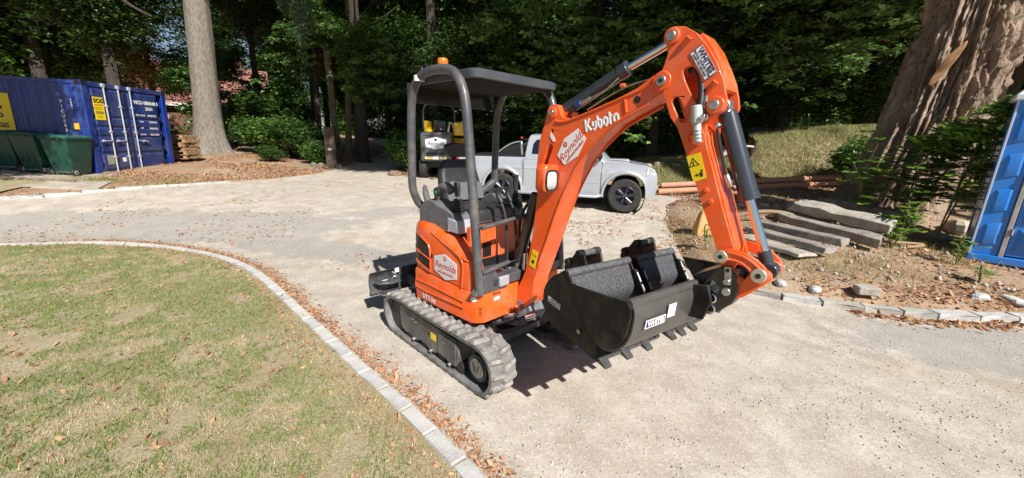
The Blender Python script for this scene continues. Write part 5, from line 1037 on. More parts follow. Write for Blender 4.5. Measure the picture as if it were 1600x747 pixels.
# seams, handles, trims on the near side
for s in (-1, 1):
    y = s*.882
    d = K_('door', MB().plate([(-.03, .42), (.92, .42), (1.0, .60), (1.02, 1.14), (-.03, 1.16)], y-.004, y+.004), silv, bevel=.003)
    for a in (-.06, 1.04): K_('door_gap', MB().tube([(a, y*1.002, .40), (a, y*1.003, 1.0), (a-.01*0, y*.985, 1.15)], .006, 6), black_s, d)
    K_('door_handle', MB().tube([(.04, y*1.01, 1.02), (.10, y*1.03, 1.025), (.20, y*1.01, 1.02)], .016, 8, 3), silv, d); K_('door_crease', MB().tube([(-.0, y*1.004, .66), (.97, y*1.004, .64)], .009, 6), silv, d)
    K_('rear_door_gap', MB().tube([(-.84, y*1.002, .50), (-.84, y*1.003, 1.15)], .007, 6), black_s, lowb)
    K_('side_step', MB().tube([(-1.0, s*.86, .36), (-.9, s*.93, .33), (.95, s*.93, .33), (1.08, s*.86, .36)], .035, 10), silv, bevel=0); K_('side_badge', MB().bx(.93+.18, 1.19, min(y*1.0, y*1.006), max(y*1.0, y*1.006), .93, .945), steel, lowb)
    hl = K_('headlight', MB().loft([[(2.06+k2*.0, s*(.835+o2), .88), (2.34, s*(.76+o2), .86), (2.46, s*(.66+o2), .84), (2.44, s*(.64+o2), .98), (2.30, s*(.73+o2), 1.02), (2.10, s*(.80+o2), 1.04)] for k2, o2 in ((0, -.03), (0, .018))]), M('headlight_lens', (.75, .78, .80), .08, .2, (.5, .52, .55), 14, coat=.6), bevel=.012)
    K_('indicator', MB().ball((2.33, s*.775, .95), .035, 8, 6, (1.5, .4, 1)), M('amber_glass', (.8, .35, .05), .2, coat=.4), hl)
    K_('door_mirror', MB().ball((.98, s*.98, 1.26), .10, 10, 8, (.6, .9, .9)), trim, lowb, bevel=0); K_('mirror_arm', MB().cyl((1.0, s*.82, 1.19), (.99, s*.95, 1.23), .02, 8), trim, lowb)
    K_('bed_rail', MB().tube([(-2.58, s*.80, 1.19), (-.88, s*.80, 1.21)], .022, 8), trim)
    K_('tail_light', MB().bx(-2.66, -2.55, min(s*.70, s*.845), max(s*.70, s*.845), .75, 1.10), M('tail_red', (.45, .01, .01), .2, coat=.4), bevel=.015)
    rb_ = K_('sports_bar', MB().tube([(-.92, s*.70, 1.18), (-.96, s*.68, 1.52), (-1.0, s*.52, 1.60), (-1.0, 0, 1.61)], .036, 12, 4), chrome); K_('sports_bar_stay', MB().tube([(-.98, s*.66, 1.55), (-1.25, s*.70, 1.48), (-1.62, s*.74, 1.22)], .030, 10, 4), chrome, rb_)
    K_('bar_infill', MB().plate([(-1.0, 1.50), (-1.30, 1.42), (-1.55, 1.22), (-.96, 1.22)], s*.70-.004, s*.70+.004), trim, rb_)
K_('bed_liner', MB().plate([(-2.52, -.74), (-.88, -.74), (-.88, .74), (-2.52, .74)], 1.165, 1.20, lambda a, b, c: (a, b, c)), trim)
K_('bar_lamp', MB().cyl((-1.0, -.52, 1.62), (-1.0, -.52, 1.66), .035, 12), M('lamp_red', (.5, .03, .01), .3))
K_('bonnet_scoop', MB().loft([[(1.15, -.22, 1.165), (1.65, -.24, 1.145), (1.65, .24, 1.145), (1.15, .22, 1.165)], [(1.2, -.18, 1.195), (1.62, -.20, 1.195), (1.62, .20, 1.195), (1.2, .18, 1.195)]]), silv, bevel=.02); K_('bonnet_gap', MB().tube([(1.25, -.775, 1.125), (1.8, -.755, 1.095), (2.2, -.70, 1.03)], .006, 6, 3), black_s)
K_('grille', MB().plate([(.60, -.5), (.92, -.58), (.92, .58), (.60, .5)], 2.50, 2.565, lambda a, b, c: (c, b, a)), trim, bevel=.01); K_('bumper', MB().loft([[(2.30, -.80, z), (2.52, -.62, z), (2.62, 0, z), (2.52, .62, z), (2.30, .80, z)] for z in (.40, .58)]), silv, bevel=.03)
K_('fog_lamp', MB().cyl((2.46, -.62, .50), (2.53, -.60, .50), .045, 12), MATS['headlight_lens']); K_('rear_bumper', MB().bx(-2.74, -2.60, -.78, .78, .48, .62), chrome, bevel=.02); K_('chassis', MB().bx(-2.3, 2.2, -.45, .45, .30, .50), black_s)
tyre = M('tyre_rubber', (.018, .018, .018), .8, 0, (.04, .037, .033), 14); alloy = M('alloy_dark', (.10, .11, .14), .3, .8)
def wheel(x, s):
    y = s*.80
    prof = [(.22, .11), (.35, .12), (.378, .10), (.385, .06), (.385, -.06), (.378, -.10), (.35, -.12), (.22, -.11)]
    w_ = K_('tyre', MB().loft([[(x+r*math.cos(t), y+c, WR+r*math.sin(t)) for t in [q*math.pi/18 for q in range(36)]] for r, c in prof+prof[:1]], cap=False), tyre)
    K_('wheel_barrel', MB().cyl((x, y-s*.05, WR), (x, y+s*.02, WR), .235, 28), black_s, w_)
    K_('rim_lip', MB().loft([[(x+r*math.cos(t), y+c, WR+r*math.sin(t)) for t in [q*math.pi/18 for q in range(36)]] for r, c in ((.235, s*.105), (.225, s*.112), (.215, s*.10), (.22, s*.02))], cap=False), alloy, w_)
    for k in range(6):
        for dlt in (-.13, .13):
            a = k*math.pi/3+.2; c1 = Vector((x+.05*math.cos(a), y+s*.085, WR+.05*math.sin(a))); c2 = Vector((x+.222*math.cos(a+dlt), y+s*.098, WR+.222*math.sin(a+dlt))); K_('spoke', MB().tube([c1, c2], [.020, .013], 6), alloy, w_)
    K_('hub_cap', MB().cyl((x, y+s*.05, WR), (x, y+s*.105, WR), .05, 14), alloy, w_, bevel=.006)
for x in (FA, RA):
    for s in (-1, 1): wheel(x, s)

# ------------------------------------------------------------------ yellow and black site dumper in the shade behind
DM = root('site_dumper', (-2.62, 14.2, .43), R(2), 'yellow and black site dumper with roll bar seen from behind, beside the dark path', 'dumper')
def D_(n, mb, mat, par=None, bevel=0, **k): return mb.obj(n, mat, par or DM, bevel, **k)
ym = M('dumper_yellow', (.78, .50, .01), .4, 0, (.70, .42, .01), 3, .01, 30, coat=.3); charcoal = M('charcoal_panel', (.06, .062, .07), .5, 0, (.09, .09, .09), 5)
bd2 = D_('rear_counterweight', MB().bx(-.66, .42, -.55, .35, .62, 1.62), charcoal, bevel=.05); D_('panel_frame', MB().plate([(-.60, .70), (.36, .70), (.36, 1.56), (-.60, 1.56)], -.57, -.548, holes=[[(-.54, .76), (.30, .76), (.30, 1.50), (-.54, 1.50)]]), charcoal, bd2, bevel=.006)
hs2 = [(-.12+.36*a, 1.24+.46*b) for a, b in ((0, .5), (.5, .30), (.5, -.30), (0, -.5), (-.5, -.30), (-.5, .30))]
h2_ = [(-.12+.72*.5*a*2, 1.24+.42*b) for a, b in ((0, .5), (.5, .30), (.5, -.30), (0, -.5), (-.5, -.30), (-.5, .30))]
hq = D_('maker_sticker', MB().plate(h2_, -.560, -.5505), MATS['pale_lilac_print'], bd2, bevel=.002); D_('sticker_emblem', MB().cyl((-.12, -.5605, 1.36), (-.12, -.565, 1.36), .045, 14), black_s, hq); text('sticker_lettering', 'Reynolds', .155, (-.12, -.562, 1.23), (1, 0, 0), (0, 0, 1), M('grey_print', (.12, .12, .14), .5), hq, .002, .35)
D_('lower_grille', MB().bx(-.45, .22, -.556, -.549, .86, .93), black_s, bd2)
D_('reflective_strip', MB().bx(-.50, -.26, -.58, -.56, .70, .79), M('strip_yellow', (.7, .6, .25), .5), bd2); D_('reflective_strip', MB().bx(.0, .24, -.58, -.56, .70, .79), MATS['strip_yellow'], bd2); D_('number_plate', MB().bx(-.24, -.02, -.582, -.56, .695, .795), white_s, bd2)
D_('seat', MB().bx(-.25, .20, -.30, .05, 1.62, 2.02), blackp, bevel=.06); D_('seat_tag', MB().bx(.0, .06, -.31, -.301, 1.70, 1.74), white_s)
D_('side_fender', MB().plate([(-.50, 1.62), (-.50, 1.98), (-.38, 1.98), (-.38, 1.80), (-.24, 1.62)], -.55, .30), ym, bevel=.02)
D_('left_fender', MB().bx(-.62, -.50, -.3, .5, 1.50, 1.64), charcoal, bevel=.02)
D_('engine_cowl', MB().loft([[(.44, -.2, 1.52), (1.10, -.2, 1.52), (1.10, .6, 1.52), (.44, .6, 1.52)], [(.46, -.15, 1.98), (1.04, -.15, 1.98), (1.04, .55, 1.98), (.46, .55, 1.98)]]), ym, bevel=.04); D_('skip', MB().loft([[(-.55, .9, .75), (.95, .9, .75), (.95, 1.6, .75), (-.55, 1.6, .75)], [(-.65, .8, 1.45), (1.05, .8, 1.45), (1.05, 2.2, 1.45), (-.65, 2.2, 1.45)]]), ym, bevel=.03)
D_('roll_bar', MB().tube([(-.60, -.1, 1.5), (-.60, -.12, 2.30), (-.50, -.13, 2.52), (-.28, -.13, 2.60), (.12, -.13, 2.60), (.36, -.12, 2.50), (.48, -.1, 2.28), (.50, -.1, 1.5)], .032, 12, 4), charcoal); D_('bar_clamp', MB().cyl((.02, -.13, 2.60), (.12, -.13, 2.60), .042, 10), steel)
D_('steering_wheel', MB().tube([(.27+.15*math.cos(t), .38, 1.88+.13*math.sin(t)) for t in [q*math.pi/9 for q in range(19)]], .014, 8), blackp); D_('hydraulic_bits', MB().cyl((.25, -.1, 1.62), (.31, -.15, 1.98), .035, 8).cyl((.31, -.15, 1.95), (.42, -.15, 1.92), .03, 8).cyl((.42, -.12, 1.92), (.46, -.12, 1.66), .025, 8), M('pale_metal', (.5, .46, .40), .5, .3))
D_('underframe', MB().bx(-.50, .9, -.3, 1.6, .40, .66), black_s)
for x in (-.62, 1.0):
    for y in (-.05, 1.2):
        wv = D_('wheel', MB().loft([[(x+c, y+r*math.cos(t), .40+r*math.sin(t)) for t in [q*math.pi/14 for q in range(28)]] for r, c in ((.2, -.13), (.37, -.13), (.40, -.09), (.40, .09), (.37, .13), (.2, .13))], cap=True), tyre); D_('wheel_hub', MB().cyl((x-.135, y, .4), (x+.135, y, .4), .12, 14), ym, wv)
P_roots = []
D_('tail_lamp', MB().bx(.30, .40, -.57, -.552, .80, .86), MATS['tail_red'], bd2)

# ------------------------------------------------------------------ clay pipes, concrete slabs and beams, stones
clay = M('clay_pipe', (.58, .30, .19), .75, 0, (.50, .25, .16), 3, .03, 30)
def pipe(a, b, r, label):
    o = root('clay_pipe', a, 0, label, 'pipe', 'clay drain pipes lying on the bank')
    d = Vector(b)-Vector(a); o.rotation_euler = d.to_track_quat('X', 'Z').to_euler(); L_ = d.length; n = 24
    MB().loft([[(x, rr_*math.cos(t), rr_*math.sin(t)) for t in [q*2*math.pi/n for q in range(n)]] for x, rr_ in ((0, r*.84), (0, r), (L_-.16, r), (L_-.14, r*1.16), (L_, r*1.16), (L_, r*.9), (L_-.16, r*.88), (.02, r*.84))], cap=False).obj('pipe_barrel', clay, o)
    return o
def bz(x, y): return float(soil_z(np.array(x), np.array(y)))
def pp(x, y, dz): return (x, y, float(T(x, y))+dz)
pipe(pp(4.35, 11.55, .10), pp(9.75, 10.75, .10), .085, 'front clay pipe on the ground, nearest the drive, running to the big trunk')
pipe(pp(4.0, 11.95, .10), pp(9.6, 11.0, .09), .085, 'middle clay pipe on the ground behind the front one')
pipe(pp(4.2, 12.2, .10), pp(9.5, 11.25, .09), .085, 'rear clay pipe lying against the grassy bank')
pipe(pp(4.5, 11.78, .25), pp(9.2, 10.98, .24), .085, 'upper clay pipe resting on top of the other three')
conc = M('grey_concrete', (.33, .30, .265), .9, 0, (.20, .175, .15), 6, .3, 30); conc2 = M('pale_concrete', (.43, .395, .34), .9, 0, (.28, .25, .21), 6, .3, 30)
def slab(px, yaw, L_, W_, H_, dz, label, mat, name='concrete_beam', roll=0, pitch=0, cat='beam', rough=.02, group=None):
    rn = random.Random(hash(label) % 1000 if 0 else len(label)*7+int(L_*100)); m = MB(); n = 7; rings = []
    for i in range(n):
        x = -L_/2+L_*i/(n-1); q = []
        for (a, b) in ((-1, -1), (0, -1), (1, -1), (1, 1), (.35, 1), (-.35, 1), (-1, 1)): q.append((x+rn.uniform(-rough, rough)*(2 if i in (0, n-1) else .3), a*W_/2+rn.uniform(-rough, rough), b*H_/2+rn.uniform(-rough, rough)*.6))
        rings.append(q)
    m.loft(rings); o = m.obj(name, mat, None, .014); o.location = (px[0], px[1], T(px[0], px[1])+dz); o.rotation_euler = (R(roll), R(pitch), R(yaw)); tag(o, label, cat, group); return o
g_ = 'concrete beams and slabs dumped on the bank'
slab((5.85, 6.80), -70, 1.55, .36, .17, .29, 'broad pale concrete lintel lying on top of the heap', conc2, roll=9, pitch=5, group=g_, rough=.04)
slab((6.95, 7.60), -76, 1.6, .30, .14, .18, 'grey concrete beam furthest back, ending by the weeds under the trunk', conc, rough=.03, pitch=2, group=g_)
slab((5.42, 6.52), -68, 1.6, .16, .16, .15, 'narrow grey concrete beam just below the broad lintel', conc, rough=.03, roll=14, pitch=4, group=g_)
slab((4.80, 6.35), -69, 1.45, .20, .12, .17, 'narrow grey concrete beam nearest the arm, upper of the front two', conc, group=g_)
slab((4.50, 6.15), -77, 1.45, .24, .10, .12, 'weathered concrete beam at the front of the heap', conc, pitch=0, group=g_)
slab((4.18, 6.0), -76, 1.2, .36, .06, .07, 'flat pale paving slab in front of the concrete beams', conc2, 'paving_slab', cat='slab')
slab((3.70, 5.78), -30, .62, .45, .06, .06, 'short pale paving slab just behind the bucket link', conc2, 'paving_slab', cat='slab')
def rock(x, y, sx_, sy_, sz_, label, mat, sd, group=None, dz=.4):
    rn = random.Random(sd); m = MB(); rings = []
    for j, (r, h) in enumerate(((.80, 0), (1, .35), (.92, .75), (.55, 1))):
        rings.append([(sx_*r*math.cos(t)*(1+rn.uniform(-.16, .16)), sy_*r*math.sin(t)*(1+rn.uniform(-.16, .16)), sz_*(h+rn.uniform(-.06, .06))) for t in [q*math.pi/4.5+.3 for q in range(9)]])
    m.loft(rings); o = m.obj('stone', mat, None, .008, smooth=False); o.location = (x, y, float(tz(np.array(x), np.array(y)))-.03); o.rotation_euler = (0, 0, rn.uniform(0, 3)); tag(o, label, 'stone', group); return o
blk = slab((4.25, 4.33), -14, .22, .14, .10, .10, 'squared pale grey stone block resting on the right bank kerb', conc2, 'stone_block', cat='stone', rough=.006)
rock(3.78, 4.50, .09, .07, .08, 'rounded rubble stone left of the squared block behind the kerb', stone_m, 3); rock(3.46, 4.66, .07, .06, .09, 'small upright stone leftmost of those behind the right kerb', stone_m, 4)
rock(5.62, 4.32, .12, .07, .09, 'jagged grey stone by the kerb near the right edge', stone_m, 5); rock(5.95, 4.28, .16, .08, .07, 'flat pale stone at the right edge beside the kerb', stone_m2, 6)
rock(8.15, 6.92, .24, .17, .26, 'large pale boulder between the big trunk and the blue toilet', M('boulder_cream', (.50, .42, .33), .9, 0, (.36, .29, .22), 4, .1, 30), 7)
rock(7.55, 6.6, .13, .11, .12, 'brick sized stone in the rubble beside the toilet', stone_m, 8); rock(7.9, 6.35, .11, .09, .09, 'broken brick rubble below the cream boulder', M('brick_rubble', (.36, .20, .14), .9), 9)
for k, (x, y, s) in enumerate(((6.1, 8.35, .15), (6.65, 8.55, .17), (7.0, 8.75, .14), (5.75, 8.75, .12), (7.25, 8.6, .16), (6.9, 8.35, .12), (5.3, 8.9, .10), (6.35, 8.75, .12))):
    rock(x, y, s, s*.75, s*.9, ['cream block of rubble left of the dark hollow near the trunk', 'rounded rubble stone beside the dark hollow', 'rubble stone leaning on the foot of the trunk', 'flat rubble stone below the pipes', 'split rubble stone touching the trunk', 'low rubble stone in front of the trunk', 'small rubble stone at the left end of the heap', 'middle stone at the back of the rubble heap'][k], M('rubble_cream', (.46, .37, .28), .9, 0, (.32, .24, .18), 5, .1, 30), 20+k, 'rubble stones between the pipes and the trunk')
# rubble ridge beyond the grass
for k in range(9):
    x = 4.9+k*.42; y = 14.2+.16*math.sin(k*2.1)-k*.03; rk = rock(x, y+.3*random.random(), .14+.22*random.random(), .16, .12+.30*random.random()**2, 'x', M('ridge_rubble', (.40, .34, .27), .9, 0, (.26, .21, .16), 5, .1, 30), 60+k, 'rubble lumps along the edge of the wood')
    rk['label'] = 'grey brown rubble lump, number %s from the left of the ridge before the dark wood' % ['one', 'two', 'three', 'four', 'five', 'six', 'seven', 'eight', 'nine', 'ten', 'eleven', 'twelve', 'thirteen', 'fourteen', 'fifteen', 'sixteen'][k]
tag(MB().tube([(7.6, 13.9, 1.62), (7.85, 13.8, 1.82), (8.2, 13.7, 1.84), (8.5, 13.6, 1.72), (8.8, 13.5, 1.60)], [.03, .04, .04, .04, .03], 8, 4).obj('dead_branch', M('bleached_wood', (.60, .55, .48), .8)), 'bleached bare branch arching over the rubble ridge', 'branch')
tag(MB().tube([pp(4.55, 7.75, .10), pp(4.9, 7.6, .20), pp(5.3, 7.4, .20), pp(5.65, 7.1, .06)], [.035, .045, .04, .03], 8, 4).obj('dead_branch', M('brown_wood', (.34, .23, .14), .85)), 'curved brown branch lying behind the front concrete beams', 'branch')
tag(MB().tube([pp(6.3, 5.95, .05), pp(6.6, 6.0, .09), pp(5.9, 6.2, .07), pp(5.7, 6.5, .06)], [.018, .022, .022, .018], 8, 4).obj('dead_branch', MATS['brown_wood']), 'thin pale stick in front of the broad lintel', 'branch')
cz = float(T(3.55, 7.0)); tag(MB().loft([[(3.55+.16*a*k, 7.0+.12*b*k, cz+z) for a, b in ((-1, -1), (1, -1), (1, 1), (-1, 1))] for k, z in ((1, -.03), (.95, .12), (.62, .38), (.40, .46))]).obj('terracotta_pot', M('terracotta_tan', (.62, .33, .13), .8, 0, (.5, .27, .11), 6), None, .02), 'tapered orange tan chimney pot standing behind the arm', 'pot')
# ------------------------------------------------------------------ gate post, small block wall, houses behind
gp = root('gate_post', (-7.62, 16.4, float(T(-7.62, 16.4))-.05), R(5), 'thick weathered wooden gate post with white reflector beside the dark path', 'post')
MB().loft([[(.21*a*k+ox, .19*b*k, z) for a, b in ((-1, -1), (-.2, -1.1), (1, -.9), (1.05, .2), (.9, 1), (-1, 1.05))] for k, z, ox in ((1.12, 0, 0), (1, .3, .01), (.95, .9, -.01), (.97, 1.58, 0), (.90, 1.66, 0))]).obj('post_trunk', M('dark_weathered_wood', (.055, .042, .032), .9, 0, (.12, .09, .065), 10, .2, 40, stretch=(4, 4, 1)), gp, .01); MB().ball((0, -.215, .78), .085, 10, 6, (1, .25, .75)).obj('reflector', white_s, gp)
for k in range(4): rock(-8.15+k*.28+(0 if k < 2 else .1), 15.85+.06*k, .13, .12, .22, ['leftmost brownish edging stone at the foot of the gate post', 'second brownish edging stone from the left by the gate post', 'third brownish edging stone from the left by the gate post', 'brownish edging stone nearest the gate post'][k], M('dark_edging_stone', (.16, .15, .11), .9, 0, (.24, .22, .18), 6), 90+k, 'edging stones at the mouth of the path')  # plain brownish stone colour, darkened overall
rock(-4.45, 14.45, .30, .22, .20, 'low brown mound stone at the right of the path mouth', M('brown_stone', (.25, .16, .11), .9), 99)
brick = M('house_brick', (.16, .075, .055), .9, 0, (.22, .10, .07), 8); tile = M('clay_roof_tiles', (.34, .15, .115), .85, 0, (.22, .10, .08), 3, .1, 10)
def house(loc, rz, L_, W_, eave, ridge, label, wins):
    h = root('brick_house', loc, R(rz), label, 'house')
    MB().bx(-L_/2, L_/2, -W_/2, W_/2, -.5, eave).obj('wall', brick, h)
    for s in (-1, 1):
        rfo = MB().add([(-L_/2-.4, s*(W_/2+.45), eave-.12), (L_/2+.4, s*(W_/2+.45), eave-.12), (L_/2+.4, 0, ridge), (-L_/2-.4, 0, ridge), (-L_/2-.4, s*(W_/2+.45), eave-.02), (L_/2+.4, s*(W_/2+.45), eave-.02), (L_/2+.4, 0, ridge+.1), (-L_/2-.4, 0, ridge+.1)], [(0, 1, 2, 3), (4, 7, 6, 5), (0, 4, 5, 1), (1, 5, 6, 2), (3, 2, 6, 7), (0, 3, 7, 4)]).obj('roof', tile, h)
        m = MB(); nr = int(math.hypot(W_/2+.45, ridge-eave+.1)/.30)
        for k in range(nr):
            t0 = k/nr; t1 = (k+1.05)/nr; ya, yb = s*(W_/2+.45)*(1-t0), s*(W_/2+.45)*(1-min(t1, 1)); za, zb = eave-.02+(ridge+.12-eave)*t0, eave-.02+(ridge+.12-eave)*min(t1, 1)
            nx = int(L_/.9)
            for q in range(nx): x0 = -L_/2-.4+(L_+.8)*q/nx; x1 = x0+(L_+.8)/nx-.02; m.add([(x0, ya, za+.06), (x1, ya, za+.06), (x1, yb, zb+.02), (x0, yb, zb+.02), (x0, ya, za), (x1, ya, za)], [(0, 1, 2, 3), (4, 5, 1, 0)])
        tag(m.obj('roof_tiles', tile, h, smooth=False), kind='stuff')
    for s in (-1, 1): MB().add([(s*L_/2, -W_/2, eave), (s*L_/2, W_/2, eave), (s*L_/2, 0, ridge), (s*(L_/2-.2), -W_/2, eave), (s*(L_/2-.2), W_/2, eave), (s*(L_/2-.2), 0, ridge)], [(0, 1, 2), (3, 5, 4), (0, 2, 5, 3), (1, 4, 5, 2)]).obj('gable', brick, h)
    MB().bx(-L_/2-.4, L_/2+.4, -W_/2-.52, -W_/2-.44, eave-.22, eave).obj('fascia', M('white_fascia', (.6, .58, .55), .5), h)
    for (x, z) in wins:
        f = MB().bx(x-.6, x+.6, -W_/2-.04, -W_/2+.02, z, z+1.15).obj('window', white_s, h)
        for q in (-.29, .29): MB().bx(x+q-.25, x+q+.25, -W_/2-.05, -W_/2-.035, z+.08, z+1.07).obj('pane', glassd, f)
    MB().bx(L_*.25-.4, L_*.25+.4, -.4, .4, ridge-.8, ridge+.9).obj('chimney', brick, h, .02); return h
house((-28.2, 38, 1.1), 34, 8, 7, 3.0, 6.6, 'red tiled brick house glimpsed through the trees right of the tall trunk', [(-3, 1.1), (0, 1.1), (3, 1.1)])
house((-29.5, 30, .7), 42, 8, 7, 3.2, 5.6, 'brick house with pale red roof showing above the end of the container', [(-3, 1.2), (2, 1.2)])

# ------------------------------------------------------------------ vegetation
def leaf_cards(C, size, up=.55, aspect=.5, droop=0.):
    n = len(C); a = RS.rand(n)*6.283; nrm = RS.randn(n, 3); nrm[:, 2] = np.abs(nrm[:, 2])+up*1.6; nrm /= np.linalg.norm(nrm, axis=1)[:, None]
    ex = np.stack([np.cos(a), np.sin(a), np.zeros(n)], 1); ex -= nrm*(ex*nrm).sum(1)[:, None]; ex /= np.linalg.norm(ex, axis=1)[:, None]; ey = np.cross(nrm, ex)
    s = (size*(.65+.7*RS.rand(n)))[:, None]; V = np.empty((n, 4, 3))
    V[:, 0] = C-ex*s*.5; V[:, 1] = C-ey*s*aspect*.5+nrm*s*.06; V[:, 2] = C+ex*s*.5-nrm*s*.12; V[:, 3] = C+ey*s*aspect*.5+nrm*s*.06
    b = np.arange(n)[:, None]*4; F = np.concatenate([b+np.array([[0, 1, 2]]), b+np.array([[0, 2, 3]])], 0); return V.reshape(-1, 3), F
def clump_points(cent, rad, n, per=45, cr=.45, shellness=.55, flat=.45, seed=0):
    """leaf centres: clumps spread through an ellipsoid, denser to its outside; clumps are flattened sprays"""
    k = max(1, n//per); d = RS.randn(k, 3); d /= np.linalg.norm(d, axis=1)[:, None]; r = (shellness+(1-shellness)*RS.rand(k))**1.0*RS.rand(k)**.18
    cc = np.array(cent)+d*r[:, None]*np.array(rad); cc += RS.randn(k, 3)*np.array(rad)*.10
    out = cc[:, None]+RS.randn(k, per, 3)*cr*(.6+.8*RS.rand(k, 1, 1))*np.array([1, 1, flat])*.6
    return out.reshape(-1, 3)
lf_dark = M('leaf_dark_green', (.05, .1, .02), .38, rand=[(.030, .070, .014), (.050, .105, .020), (.075, .14, .028), (.040, .085, .018)], transl=.22, spec=.45)
lf_mid = M('leaf_mid_green', (.05, .1, .02), .45, rand=[(.055, .13, .022), (.085, .18, .032), (.12, .22, .045), (.065, .14, .025)], transl=.3, spec=.5)
lf_yel = M('leaf_yellow_green', (.05, .1, .02), .5, rand=[(.16, .20, .035), (.24, .24, .05), (.30, .22, .06), (.14, .19, .04)], transl=.3, spec=.4)
lf_rus = M('leaf_turning', (.05, .1, .02), .5, rand=[(.30, .20, .06), (.22, .20, .05), (.36, .18, .08), (.16, .17, .04)], transl=.3, spec=.4)
lf_pale = M('leaf_conifer', (.05, .1, .02), .6, rand=[(.09, .15, .075), (.13, .20, .10), (.07, .12, .06)], transl=.2, spec=.3)
bark_d = M('bark_dark', (.035, .028, .022), .95, 0, (.065, .052, .040), 6, .3, 24, stretch=(3, 3, .6)); bark_g = M('bark_grey', (.25, .222, .185), .95, 0, (.13, .112, .09), 7, .9, 30, stretch=(2.5, 2.5, .8))
bark_y = M('bark_mossy', (.20, .19, .09), .95, 0, (.12, .10, .06), 6, .3, 24)
def crown_mesh(name, rad, n, size, mat, per=45, cr=.45, shell=.5, lobes=6, up=.55, aspect=.5, bottom=-.7):
    pts = [clump_points((0, 0, 0), np.array(rad)*.72, int(n*.4), per, cr, shell)]
    for i in range(lobes):
        a = 6.283*i/lobes+random.random(); q = (math.cos(a)*rad[0]*.55, math.sin(a)*rad[1]*.55, random.uniform(-.45, .5)*rad[2])
        pts.append(clump_points(q, np.array(rad)*random.uniform(.32, .5), int(n*.6/lobes), per, cr, shell))
    V, F = leaf_cards(np.concatenate(pts), size, up, aspect); me_o = fast_mesh(name, V, F, mat); me = me_o.data; bpy.data.objects.remove(me_o); return me
CR = {
 'a': crown_mesh('crown_leaves', (3.6, 3.2, 3.4), 26000, .19, lf_dark, 50, .55), 'b': crown_mesh('crown_leaves', (3.0, 3.0, 4.2), 26000, .17, lf_dark, 40, .5),
 'c': crown_mesh('crown_leaves', (2.6, 2.6, 2.6), 13000, .20, lf_mid, 28, .36), 'd': crown_mesh('crown_leaves', (4.2, 4.0, 3.2), 30000, .20, lf_dark, 60, .6),
 'y': crown_mesh('crown_leaves', (2.2, 2.0, 1.8), 12000, .13, lf_yel, 45, .4), 'r': crown_mesh('crown_leaves', (2.0, 1.8, 1.6), 11000, .12, lf_rus, 45, .4),
 's': crown_mesh('shrub_leaves', (1.0, .9, .9), 7500, .11, lf_mid, 30, .22, .6, 5), 't': crown_mesh('shrub_leaves', (1.3, 1.0, .8), 8500, .10, lf_dark, 30, .25, .5, 5),
}
# loose sprays of broad leaves, coloured paler than the crowns to look sunlit
def spray_mesh(nm, n, mat, size):
    P_ = []
    for i in range(n):
        a = random.uniform(0, 6.28); c = np.array((math.cos(a)*random.uniform(.2, 1.5), math.sin(a)*random.uniform(.2, 1.0), random.uniform(-1.3, 1.3))); q = RS.rand(26, 1); d = np.array((math.cos(a+.5), math.sin(a+.5), -.25))
        P_.append(c+d*q*.6+RS.randn(26, 3)*np.array((.13, .13, .05)))
    V, F = leaf_cards(np.concatenate(P_), size, 1.3, .62); o = fast_mesh(nm, V, F, mat); me = o.data; bpy.data.objects.remove(o); return me
lf_spray = M('leaf_maple_spray', (.1, .2, .03), .30, rand=[(.13, .25, .06), (.19, .33, .10), (.10, .20, .05), (.24, .38, .12)], transl=.3, spec=.8)
CR['m'] = spray_mesh('leaf_spray', 26, lf_spray, .19); CR['n'] = spray_mesh('leaf_spray', 15, lf_spray, .21)
def trunk_mb(pts, rad, n=12, limbs=(), rough=.06):
    m = MB(); Q = spline([tuple(p) for p in pts], 4); rr_ = spline([(r,) for r in rad], 4); rings = []
    for i, q in enumerate(Q):
        r = rr_[i][0]; rings.append([(q[0]+r*(1+rough*math.sin(3*t+i*.4)+rough*math.sin(7*t+1))*math.cos(t), q[1]+r*(1+rough*math.sin(3*t+i*.4))*math.sin(t), q[2]) for t in [k*2*math.pi/n for k in range(n)]])
    m.loft(rings)
    for l in limbs: m.tube(l[0], l[1], 7, 3)
    return m
def tree(x, y, h, r0, crowns, label, name='forest_tree', cat='tree', bark=None, group=None, lean=(0, 0), limbs=True, z0=None):
    z = float(T(x, y)) if z0 is None else z0; t = root(name, (x, y, z-.1), 0, label, cat, group)
    pts = [(0, 0, 0), (lean[0]*.1, lean[1]*.1, h*.12), (lean[0]*.5, lean[1]*.5, h*.5), (lean[0], lean[1], h)]; lm = []
    if limbs:
        for k in range(7):
            a = random.uniform(0, 6.28); q = random.uniform(.35, .85); b = Vector((lean[0]*q, lean[1]*q, h*q)); L_ = random.uniform(1.2, 3.0)
            lm.append(([b, b+Vector((math.cos(a)*L_*.5, math.sin(a)*L_*.5, .5)), b+Vector((math.cos(a)*L_, math.sin(a)*L_, 1.1+random.random()))], [r0*.28, r0*.18, r0*.06]))
    trunk_mb(pts, [r0*1.45, r0*1.02, r0*.8, r0*.35], limbs=lm).obj('trunk', bark or bark_d, t)
    for i, (k, cx, cy, cz, s) in enumerate(crowns):
        o = bpy.data.objects.new('crown', CR[k]); COL.objects.link(o); o.parent = t; o.location = (cx, cy, cz); o.rotation_euler = (random.uniform(-.2, .2), random.uniform(-.2, .2), random.uniform(0, 6.28)); o.scale = (s, s, s*random.uniform(.9, 1.1))
    return t
